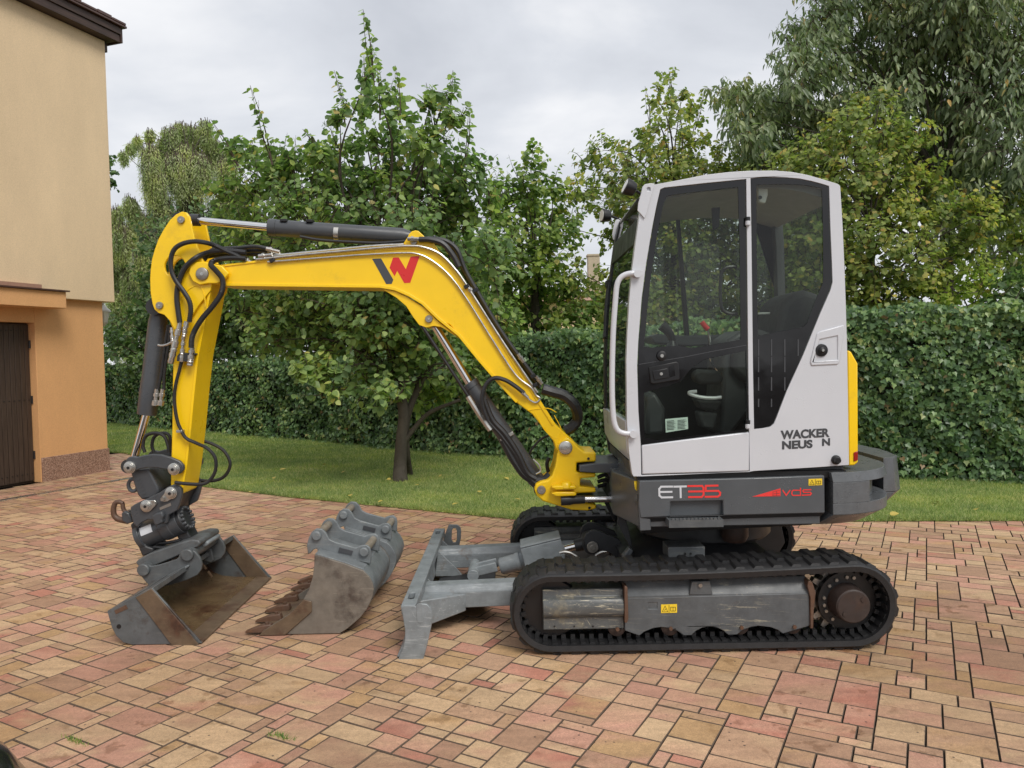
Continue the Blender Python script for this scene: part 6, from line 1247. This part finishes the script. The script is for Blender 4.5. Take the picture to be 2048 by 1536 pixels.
# lifting hook
q = MB(); q.tube([P(*p, YC - 0.06) for p in ctp([(135, 650), (90, 632), (52, 650), (36, 710), (44, 770), (80, 806), (130, 820), (190, 830)])], lambda t: 0.013 + 0.006*t, 10, 6); q.tube([P(*p, YC - 0.06) for p in ctp([(130, 650), (136, 700), (160, 735), (200, 745)])], 0.013, 8, 5); obj('lifting_hook', q, M['rust'], rot)
q = MB(); q.prism(ct2([(140, 740), (170, 720), (215, 740), (260, 830), (200, 850), (150, 820)], YC - 0.06), YC - 0.09, YC - 0.02); obj('hook_base', q, M['cyl'], rot, 0.006)
line(ctp([(450, 1095), (500, 1060), (600, 1050), (700, 1030), (730, 1020)]), YC - 0.05, 0.010, 'hydraulic_hose', 'hose', rot, seg=5); line(ctp([(450, 1095), (540, 1100), (640, 1085), (720, 1060)]), YC - 0.08, 0.010, 'hydraulic_hose', 'hose', rot, seg=5)
# quick hitch: long bar block carrying the bucket pins
hit = ct2([(300, 1235), (330, 1200), (440, 1140), (740, 1035), (860, 1000), (940, 1005), (960, 1040), (930, 1080), (860, 1100), (700, 1180), (500, 1265), (420, 1275), (330, 1270)], SN)
qh = obj('quick_hitch', MB().prism(hit, SN - 0.05, SF + 0.05), M['ditch'], rot, 0.008)

# ================================================================== LETTERING
def text(name, s, px, mat, parent, Y, off=0.0, th=0.0015, shear=0.0):
    """flat letters fitted to the quad px = (left, top, right, bottom, slope px) on the plane Y, facing the camera side"""
    cu_ = bpy.data.curves.new(name, 'FONT'); cu_.body = s; cu_.size = 1; cu_.offset = off; cu_.extrude = 0; cu_.shear = shear
    o = bpy.data.objects.new('tmp', cu_); COL.objects.link(o); bpy.context.view_layer.update()
    me = bpy.data.meshes.new_from_object(o.evaluated_get(bpy.context.evaluated_depsgraph_get())); bpy.data.objects.remove(o)
    co = np.array([v.co for v in me.vertices]); mn, mxx = co.min(0), co.max(0); x0, y0, x1, y1, sl_ = px
    po = ORG[parent.name]
    for v in me.vertices:
        u = (v.co.x - mn[0])/(mxx[0]-mn[0]); t = (v.co.y - mn[1])/(mxx[1]-mn[1])
        p = XZ(x0 + (x1-x0)*u, y1 + (y0-y1)*t + sl_*u, Y); v.co = Vector((p[0], Y - th, p[1])) - po
    me.materials.clear(); me.materials.append(mat); o = bpy.data.objects.new(name, me); COL.objects.link(o); o.parent = parent; ORG[o.name] = po
    return o
text('lettering', 'WACKER', (1561, 861, 1659, 879, -5), M['greytxt'], cab, K0, 0.045)
text('lettering', 'NEUS', (1564, 882, 1625, 899, -3), M['greytxt'], cab, K0, 0.045); text('lettering', 'N', (1644, 877, 1660, 892, -1), M['greytxt'], cab, K0, 0.045)
def strokes(l, wd, Y, name, mat, par, f):
    q = MB()
    for k, (a, b2) in enumerate(l):
        a, b2 = Vector(f([a], Y)[0]), Vector(f([b2], Y)[0]); d = (b2 - a); d.normalize(); nv = Vector((-d.y, d.x))*wd/2; a = a - d*wd*0.35; b2 = b2 + d*wd*0.35
        y_ = Y - 0.0012 - 0.00012*k
        q.add([(p.x, y_, p.y) for p in (a + nv, b2 + nv, b2 - nv, a - nv)], [(0, 1, 2, 3)])
    return obj(name, q, mat, par, smooth=0)
strokes([((820, 705), (700, 706)), ((700, 706), (680, 730)), ((680, 730), (682, 800)), ((682, 800), (706, 820)), ((706, 820), (820, 818)), ((690, 762), (812, 760))], 0.010, UY, 'letter', M['whitetxt'], us, cu)
strokes([((838, 706), (965, 703)), ((905, 706), (908, 820))], 0.010, UY, 'letter', M['whitetxt'], us, cu)
strokes([((985, 700), (1135, 698)), ((1135, 698), (1148, 720)), ((1148, 720), (1150, 790)), ((1150, 790), (1130, 815)), ((1130, 815), (992, 816)), ((992, 757), (1140, 755))], 0.010, UY, 'numeral', M['redtxt'], us, cu)
strokes([((1300, 694), (1172, 697)), ((1172, 697), (1172, 752)), ((1172, 752), (1305, 750)), ((1305, 750), (1325, 770)), ((1325, 770), (1322, 795)), ((1322, 795), (1300, 811)), ((1300, 811), (1168, 813))], 0.010, UY, 'numeral', M['redtxt'], us, cu)
obj('logo_wedge', MB().prism(cr([(340, 812), (640, 724), (640, 806)], UY), UY - 0.0014, UY + 0.001), M['redtxt'], us)
strokes([((560, 760), (634, 745)), ((560, 782), (634, 775)), ((556, 800), (634, 798)), ((560, 760), (560, 800)), ((600, 752), (600, 800))], 0.0014, UY - 0.001, 'logo_grid', M['greytxt'], us, cr)
strokes([((665, 745), (700, 798)), ((700, 798), (740, 745))], 0.006, UY, 'letter', M['redtxt'], us, cr)
strokes([((852, 722), (852, 798)), ((852, 798), (770, 798)), ((770, 798), (760, 785)), ((760, 785), (762, 755)), ((762, 755), (775, 744)), ((775, 744), (850, 744))], 0.006, UY, 'letter', M['redtxt'], us, cr)
strokes([((962, 738), (885, 740)), ((885, 740), (876, 752)), ((876, 752), (886, 766)), ((886, 766), (955, 766)), ((955, 766), (966, 778)), ((966, 778), (955, 793)), ((955, 793), (870, 796))], 0.006, UY, 'letter', M['redtxt'], us, cr)
def sticker(x0, y0, x1, y1, Y, par):
    o_ = obj('warning_sticker', MB().prism([XZ(x, y, Y) for x, y in ((x0, y0), (x1, y0 - 1), (x1, y1 - 1), (x0, y1))], Y - 0.002, Y + 0.001), M['sticker'], par)
    w_, h_ = x1 - x0, y1 - y0; g_ = lambda l, yy: [XZ(x0 + a*w_, y0 + b2*h_, yy) for a, b2 in l]
    strokes([((.08, .85), (.25, .15)), ((.25, .15), (.42, .85)), ((.42, .85), (.08, .85)), ((.22, .7), (.30, .5)), ((.5, .08), (.5, .92)), ((.6, .3), (.6, .75)), ((.6, .3), (.9, .3)), ((.9, .3), (.9, .75)), ((.75, .3), (.75, .75)), ((.6, .75), (.9, .75))], 0.0022, Y - 0.0012, 'pictogram', M['black'], o_, g_)
sticker(1617, 958, 1644, 971, UY, us); sticker(1322, 1209, 1354, 1226, YN + 0.045, ex)
# ================================================================== SWING POST (part of the excavator)
c8p = lambda l: [(800 + x/2.5609, 440 + y/2.5609) for x, y in l]
PN, PF = YC - 0.15, YC + 0.15
post = c8([(826, 1130), (858, 1112), (890, 1135), (915, 1165), (945, 1188), (1004, 1190), (1004, 1238), (960, 1240), (905, 1244), (903, 1292), (1003, 1296), (1003, 1318), (925, 1324), (922, 1366), (1003, 1372), (1004, 1396), (905, 1400), (888, 1440), (1004, 1456), (1008, 1478), (960, 1490), (880, 1486), (800, 1462), (730, 1440), (700, 1412), (688, 1385), (695, 1355), (722, 1340), (755, 1334), (778, 1310), (795, 1262), (805, 1200)], PN)
ps = obj('swing_post', MB().prism(post, PN, PF), M['yellow'], ex, 0.010, seg=3)
pin(*c8p([(724, 1382)])[0], PN, 0.026, ps)
for (y0_, y1_) in ((1360, 1378), (1392, 1412)):
    l = c8([(775, y0_ + 8), (800, y0_), (890, y0_), (905, y0_ + 8), (900, y1_), (800, y1_ + 4)], PN - 0.06); obj('swing_lug', MB().prism(l, PN - 0.07, PN - 0.0), M['yellow'], ps, 0.006)
p = c8([(852, 1362)], PN - 0.05)[0]; obj('lug_cap', MB().lathe((p[0], PN - 0.045, p[1] - 0.01), (p[0], PN - 0.045, p[1] + 0.022), [(0, 0.034), (0.022, 0.032), (0.032, 0.022)], 24), M['yellow'], ps)
for x, y in ((965, 1222), (970, 1474)): p = c8([(x, y)], PN)[0]; obj('post_bolt', MB().cyl((p[0], PN - 0.006, p[1]), (p[0], PN + .002, p[1]), 0.008, 8), M['black'], ps)
text('cast_lettering', 'WACKER', (1116, 909, 1148, 913, 0), M['yellow'], ps, PN, 0.01, 0.002)
# swing cylinder rod
a_, b_ = P(*c8p([(850, 1435)])[0], PN - 0.03), P(*c8p([(1185, 1425)])[0], PN - 0.03)
sy = obj('swing_cylinder', MB().lathe(P(1247, 997, PN - 0.03), P(1290, 995, PN - 0.02), [(0, 0.034), (0.10, 0.034)], 20), M['under'], ex)
obj('cylinder_rod', MB().cyl(P(1140, 999, PN - 0.03), P(1250, 997, PN - 0.03), 0.0195, 20), M['chrome'], sy)
obj('rod_end', MB().lathe(P(1122, 1000, PN - 0.03), P(1170, 999, PN - 0.03), [(0, 0.032), (0.05, 0.032), (0.07, 0.026), (0.14, 0.024)], 16), M['under'], sy)
p = P(1276, 992, UY + 0.01)
q = MB(); q.add([tuple(P(x, y, Y_)) for x, y, Y_ in ((1251, 992, 4.28), (1275, 988, UY + 0.02), (1275, 1003, UY + 0.02), (1251, 1006, 4.28), (1251, 992, 4.34), (1281, 988, 4.05), (1281, 1003, 4.05), (1251, 1006, 4.34))], [(0,1,2,3), (7,6,5,4), (0,4,5,1), (1,5,6,2), (2,6,7,3), (3,7,4,0)]); obj('rod_cover', q, M['darkgrey'], ex, 0.003)
# hoses between post and boom foot
line([(1098, 915), (1094, 930), (1100, 950), (1110, 935)], YC + 0.05, 0.012, 'hydraulic_hose', 'hose', ps, seg=5)
for k in range(3): line([(1195, 955 + 9*k), (1212, 950 + 10*k), (1228, 965 + 6*k), (1238, 975)], YC - 0.08 + 0.06*k, 0.012, 'hydraulic_hose', 'hose', ps, seg=5)

# ================================================================== DITCHING BUCKET on the quick hitch
DN, DF = 4.02, 5.22
db = thing('ditching_bucket', 'wide grey ditching bucket resting on the paving under the boom', 'bucket', (-1.9, YC, 0))
prof = [XZ(x, y, DN) for x, y in ((404, 1297), (304, 1176), (268, 1194), (214, 1222), (219, 1240), (224, 1256), (232, 1272), (246, 1285), (264, 1293), (300, 1295), (342, 1296))]
lipx, toprx = prof[0][0], prof[1]
prof[0] = (lipx, 0.004)
prof = [(x, max(z, 0.003)) for x, z in prof]
for a, b2 in ((DN, DN + 0.014), (DF - 0.014, DF)): obj('side_plate', MB().prism(prof, a, b2), M['ditch'], db, 0.003)
# rusty wear strips along the front edge of both side plates
ws = c2([(690, 1460), (380, 1095), (285, 1150), (510, 1448)], DN)
for a, b2 in ((DN - 0.008, DN - 0.0005), (DF - 0.022, DF - 0.0145)): obj('wear_strip', MB().prism(ws, a, b2), M['edge'], db, 0.002)
back_o = [(lipx - 0.05, 0.006)] + [(x, z + 0.004) for x, z in [prof[10], prof[9], prof[8], prof[7], prof[6], prof[5], prof[4], prof[3]]]
def shell(l, th):
    a = [Vector((x, z)) for x, z in l]; o_ = []
    for i, p in enumerate(a):
        d = (a[min(i+1, len(a)-1)] - a[max(i-1, 0)]).normalized(); o_.append(p + Vector((d.y, -d.x))*th)
    return [tuple(p) for p in a] + [tuple(p) for p in o_[::-1]]
# interior: floor, curved back and roof are one bent sheet
inner = [(lipx - 0.09, 0.016), (lipx - 0.25, 0.020), (lipx - 0.34, 0.03), (lipx - 0.40, 0.055), (lipx - 0.44, 0.10), (lipx - 0.455, 0.16)]
obj('floor_sheet', MB().prism([(x, z) for x, z in inner] + [(x - 0.012, z - 0.010) for x, z in inner[::-1]], DN + 0.0145, DF - 0.0145), M['ditchfloor'], db)
obj('back_sheet', MB().prism([(lipx - 0.456, 0.158), (lipx - 0.47, 0.19), (lipx - 0.42, 0.235), (lipx - 0.36, 0.262), (lipx - 0.36, 0.25), (lipx - 0.40, 0.22), (lipx - 0.44, 0.18), (lipx - 0.44, 0.155)], DN + 0.0145, DF - 0.0145), M['ditch'], db, 0.002)
tp = [prof[3], prof[1], (prof[1][0] + 0.004, prof[1][1] - 0.03), (prof[1][0] - 0.02, prof[1][1] - 0.03), (prof[3][0] + 0.02, prof[3][1] - 0.02)]
obj('top_plate', MB().prism(tp, DN + 0.0145, DF - 0.0145), M['ditch'], db, 0.003)
obj('cutting_edge', MB().prism([(lipx, 0.003), (lipx - 0.003, 0.012), (lipx - 0.10, 0.022), (lipx - 0.10, 0.004)], DN + 0.0145, DF - 0.0145), M['edge'], db, 0.002)
q = MB()
for y_ in (DN + 0.02,):
    p = c2([(178, 1330)], DN)[0]; q.cyl((p[0], DN - 0.002, p[1]), (p[0], DN + 0.002, p[1]), 0.012, 14)
obj('drain_slot', q, M['black'], db); 
q = MB(); pts_ = c2([(150, 1232), (222, 1196), (234, 1220), (160, 1254)], DN); q.prism(pts_, DN - 0.003, DN - 0.0002); npl = obj('name_plate', q, M['rust'], db, 0.001)
for x, y in ((702, 960), (738, 1008)): q = MB(); p = P(180 + x/3.0727, 820 + y/3.0727, 4.75); q.obox(p, (0.012, 0, -0.018), (0, 0.004, 0), (0.004, 0, 0.003)); obj('hole_edge', q, M['edge'], db)
# ears that hold the pins
er = ct2([(300, 1330), (310, 1290), (345, 1262), (390, 1262), (430, 1285), (500, 1275), (600, 1245), (690, 1215), (715, 1190), (725, 1150), (760, 1118), (820, 1108), (880, 1135), (930, 1200), (948, 1260), (942, 1320), (905, 1375), (800, 1425), (640, 1475), (480, 1510), (400, 1475), (340, 1400)], SN - 0.075)
er2 = er
for a in (SN - 0.09, SF + 0.065): obj('ear', MB().prism(er, a, a + 0.022), M['ditch'], db, 0.004)
for x, y, r in ((352, 1325, 0.036), (800, 1172, 0.036)):
    p = ct2([(x, y)], SN - 0.09)[0]; q = MB(); q.cyl((p[0], SN - 0.112, p[1]), (p[0], SF + 0.11, p[1]), r, 24); obj('bucket_pin', q, M['ditch'], db, 0.006)
q = MB(); q.prism(ct2([(880, 1080), (960, 1050), (985, 1075), (960, 1110), (900, 1130)], YC - 0.1), SN + 0.05, SF + 0.04); obj('hitch_lock_bar', q, M['blade'], db, 0.012, seg=3)
er3 = [XZ(220 + x/5.1192, 880 + y/5.1192, SF + 0.1) for x, y in ((900, 1140), (930, 1060), (1010, 1040), (1080, 1100), (1100, 1200), (1070, 1225), (980, 1200))]
obj('hitch_guide', MB().prism(er3, SF + 0.03, SF + 0.05), M['ditch'], db, 0.004)
q = MB(); q.prism(ct2([(400, 1480), (790, 1285), (800, 1300), (740, 1345), (470, 1490), (440, 1520)], DN + 0.4), SN - 0.11, SN - 0.092); obj('ear_rib', q, M['bucket'], db, 0.003)

M['dirtypin'] = worn('dirty_pin_steel', (0.22, 0.19, 0.15), (0.36, 0.32, 0.25), (0.20, 0.10, 0.05), 0.5, 0.35, 0.45)
# ================================================================== DIGGING BUCKETS lying on the paving
c3 = crop(480, 980, 4.2667)
BUC = c3([(635, 555), (760, 590), (900, 632), (1050, 690), (1100, 740), (1132, 800), (1142, 850), (1130, 910), (1110, 965), (1080, 1020), (1030, 1085), (980, 1130), (915, 1185), (850, 1225), (780, 1248), (690, 1256), (570, 1256), (375, 1262), (165, 1240), (200, 1200), (420, 1060), (520, 960), (545, 930), (590, 840), (620, 740), (632, 650)], 4.13)
BUC = [(x, max(z, 0.004)) for x, z in BUC]
ERB = c3([(570, 470), (585, 410), (610, 360), (650, 330), (700, 335), (735, 370), (760, 420), (810, 445), (990, 495), (1030, 475), (1080, 470), (1110, 495), (1118, 540), (1115, 630), (700, 540), (668, 545), (655, 500), (625, 510), (600, 540), (578, 545)], 4.25)
PINS = c3([(658, 388), (1062, 525)], 4.25)
def digging_bucket(name, label, y0, wdt, dx, nteeth, ear_in, prof, group, sidemat='bucketside'):
    y1 = y0 + wdt; sh = lambda l: [(x + dx, z) for x, z in l]
    t = thing(name, label, 'bucket', (-1.0 + dx, (y0+y1)/2, 0), group)
    side_ = sh(prof[:17] + prof[17:18] + [(prof[17][0] - 0.06, 0.03)] + prof[20:])
    for a, b2 in ((y0, y0 + 0.016), (y1 - 0.016, y1)): obj('side_plate', MB().prism(sh(prof[:18] + prof[19:]), a, b2), M[sidemat], t, 0.003)
    sc = sh([prof[17], prof[18], prof[19], prof[20], prof[21], prof[22], (prof[21][0] + 0.04, prof[21][1] + 0.01), (prof[20][0] + 0.05, prof[20][1] - 0.03)])
    cutter = [prof[18], prof[19], prof[20], prof[21], prof[22], (prof[22][0] + 0.045, prof[22][1] - 0.012), (prof[21][0] + 0.06, prof[21][1] - 0.05), (prof[17][0] + 0.01, prof[17][1])]
    for a, b2 in ((y0 - 0.010, y0 - 0.0004), (y1 + 0.0004, y1 + 0.010)): obj('side_cutter', MB().prism(sh(cutter), a, b2), M['edge'], t, 0.003)
    outer = sh(prof[3:18])
    a = [Vector(p) for p in outer]; inn = []
    for i, p in enumerate(a):
        d = (a[min(i+1, len(a)-1)] - a[max(i-1, 0)]).normalized(); inn.append(tuple(p + Vector((d.y, -d.x))*0.014))
    obj('shell', MB().prism([(x, z) for x, z in outer] + inn[::-1], y0 + 0.0165, y1 - 0.0165), M['bucket'], t, 0.002)
    tpl = sh([prof[0], prof[1], prof[2], prof[3]]); obj('top_plate', MB().prism([(x, z + 0.004) for x, z in tpl] + [(x, z - 0.012) for x, z in tpl[::-1]], y0 + 0.0165, y1 - 0.0165), M['bucket'], t, 0.002)
    lip = [(prof[18][0] + dx, 0.012), (prof[18][0] + dx, 0.02), (prof[17][0] + dx, 0.028), (prof[17][0] + dx + 0.02, 0.006)]; obj('cutting_edge', MB().prism(lip, y0 + 0.0165, y1 - 0.0165), M['edge'], t, 0.002)
    for k in range(nteeth):
        yy = y0 + 0.028 + (wdt - 0.056)*k/(nteeth - 1); xx = prof[18][0] + dx
        q = MB().add([(xx - 0.085, yy - 0.016, 0.012), (xx - 0.085, yy + 0.016, 0.012), (xx + 0.0, yy - 0.026, 0.0125), (xx + 0.0, yy + 0.026, 0.0125), (xx + 0.0, yy - 0.024, 0.050), (xx + 0.0, yy + 0.024, 0.050), (xx - 0.082, yy - 0.015, 0.020), (xx - 0.082, yy + 0.015, 0.020), (xx + 0.07, yy - 0.022, 0.026), (xx + 0.07, yy + 0.022, 0.026), (xx + 0.06, yy - 0.020, 0.058), (xx + 0.06, yy + 0.020, 0.058)],
            [(0, 2, 3, 1), (0, 1, 7, 6), (6, 7, 5, 4), (0, 6, 4, 2), (1, 3, 5, 7), (2, 8, 9, 3), (4, 5, 11, 10), (2, 4, 10, 8), (3, 9, 11, 5), (8, 10, 11, 9)])
        to = obj('tooth', q, M['rust'], t, 0.004)
        q = MB(); q.cyl((xx + 0.035, yy, 0.052), (xx + 0.035, yy, 0.066), 0.010, 8); obj('tooth_bolt', q, M['rust'], to)
    e0_, e1_ = ear_in
    for yy in (e0_, e1_): obj('ear', MB().prism(sh(ERB), yy, yy + 0.018), M['bucket'], t, 0.004)
    base = sh([(ERB[15][0] + 0.01, ERB[15][1] - 0.03), (ERB[14][0] + 0.03, ERB[14][1] - 0.06), (ERB[14][0] + 0.01, ERB[14][1] + 0.01), (ERB[15][0], ERB[15][1] + 0.02)])
    obj('ear_base', MB().prism(base, y0 + 0.05, y1 - 0.05), M['bucket'], t, 0.004)
    for (px_, pz_) in PINS:
        q = MB(); q.cyl((px_ + dx, e0_ - 0.022, pz_), (px_ + dx, e0_ + 0.0, pz_), 0.026, 20); q.cyl((px_ + dx, e1_ + 0.018, pz_), (px_ + dx, e1_ + 0.04, pz_), 0.026, 20); bp = obj('pin_head', q, M['bucket'], t, 0.006)
        q = MB(); q.cyl((px_ + dx, e0_ + 0.001, pz_), (px_ + dx, e1_ + 0.017, pz_), 0.022, 20); obj('bucket_pin', q, M['dirtypin'], t)
    c_ = ((ERB[7][0] + ERB[8][0])/2 + dx, (ERB[7][1] + ERB[8][1])/2 - 0.035); q = MB(); q.obox((c_[0], e0_ - 0.003, c_[1]), (0.038, 0, -0.010), (0, 0.002, 0), (0.004, 0, 0.013)); obj('name_plate', q, M['greytxt'], t, 0.001)
    return t
digging_bucket('digging_bucket', 'brown dusty toothed digging bucket beside the dozer blade, nearer of the two', 4.13, 0.56, 0.0, 4, (4.25, 4.52), BUC, 'digging buckets on the paving')
BU2 = [(x*1.0, z) for x, z in BUC]
digging_bucket('digging_bucket', 'narrow grey digging bucket lying behind the larger dusty toothed bucket', 4.745, 0.36, 0.03, 3, (4.80, 5.03), BU2, 'digging buckets on the paving', 'bucket')

# ================================================================== SMALL THINGS
M['fallen'] = plain('fallen_yellow_leaf', (0.45, 0.36, 0.08), 0.6, var=0.2)
lm = single_leaf(LINDEN_T, M['fallen'])
for (x, y) in ((782, 958), (838, 970), (690, 943), (500, 985), (548, 955), (620, 960), (418, 895), (884, 950), (960, 985), (1010, 955), (756, 1005), (560, 940), (1870, 1003), (1952, 1018), (1780, 1030), (1925, 975), (700, 990), (905, 1010), (650, 930), (1040, 1000)):
    p = G(x, y, 0.05); o = bpy.data.objects.new('fallen_leaf', lm); COL.objects.link(o); o.location = p + Vector((0, 0, 0.004)); s = random.uniform(0.045, 0.08); o.scale = (s, s, s); o.rotation_euler = (random.uniform(-.4, .4), random.uniform(-.4, .4), random.uniform(0, 6.28))
    tag(o, 'small yellow fallen leaf lying on the grass', 'leaf', 'yellow leaves fallen on the lawn')
for k, (x, y, lab_) in enumerate(((148, 1483, 'small green weed in a paving joint at the lower left corner'), (562, 1474, 'tiny weed in a paving joint below the digging buckets'))):
    c = G(x, y); n_ = 60; q = MB()
    for i in range(n_):
        a = random.uniform(0, 6.28); r_ = random.gauss(0, 0.022); bx, by = c.x + r_*1.6*aB.x + random.gauss(0, .006), c.y + r_*1.6*aB.y*1.0 + random.gauss(0, .006); h_ = random.uniform(0.008, 0.022); q.add([(bx - .002, by, 0), (bx + .002, by, 0), (bx + random.gauss(0, .012), by + random.gauss(0, .012), h_)], [(0, 1, 2)])
    tag(obj('weed_tuft', q, M['mid'], smooth=0, recalc=False, org=(c.x, c.y, 0)), lab_, 'weed', 'weeds in the paving joints')
# dark bumper corner poking into the frame at the lower left
q = MB(); q.lathe((-1.585, 1.9, 0.002), (-1.585, 1.9, 0.58), [(0, 0.18), (0.02, 0.24), (0.10, 0.29), (0.28, 0.30), (0.38, 0.283), (0.46, 0.24), (0.52, 0.18), (0.565, 0.10), (0.58, 0.02)], 48)
tag(obj('car_bumper', q, plain('glossy_dark_paint', (0.012, 0.012, 0.014), 0.15, var=0.1, coat=0.5), smooth=60, org=(-1.585, 1.9, 0)), 'dark glossy rounded bumper corner poking into the lower left corner', 'bumper')
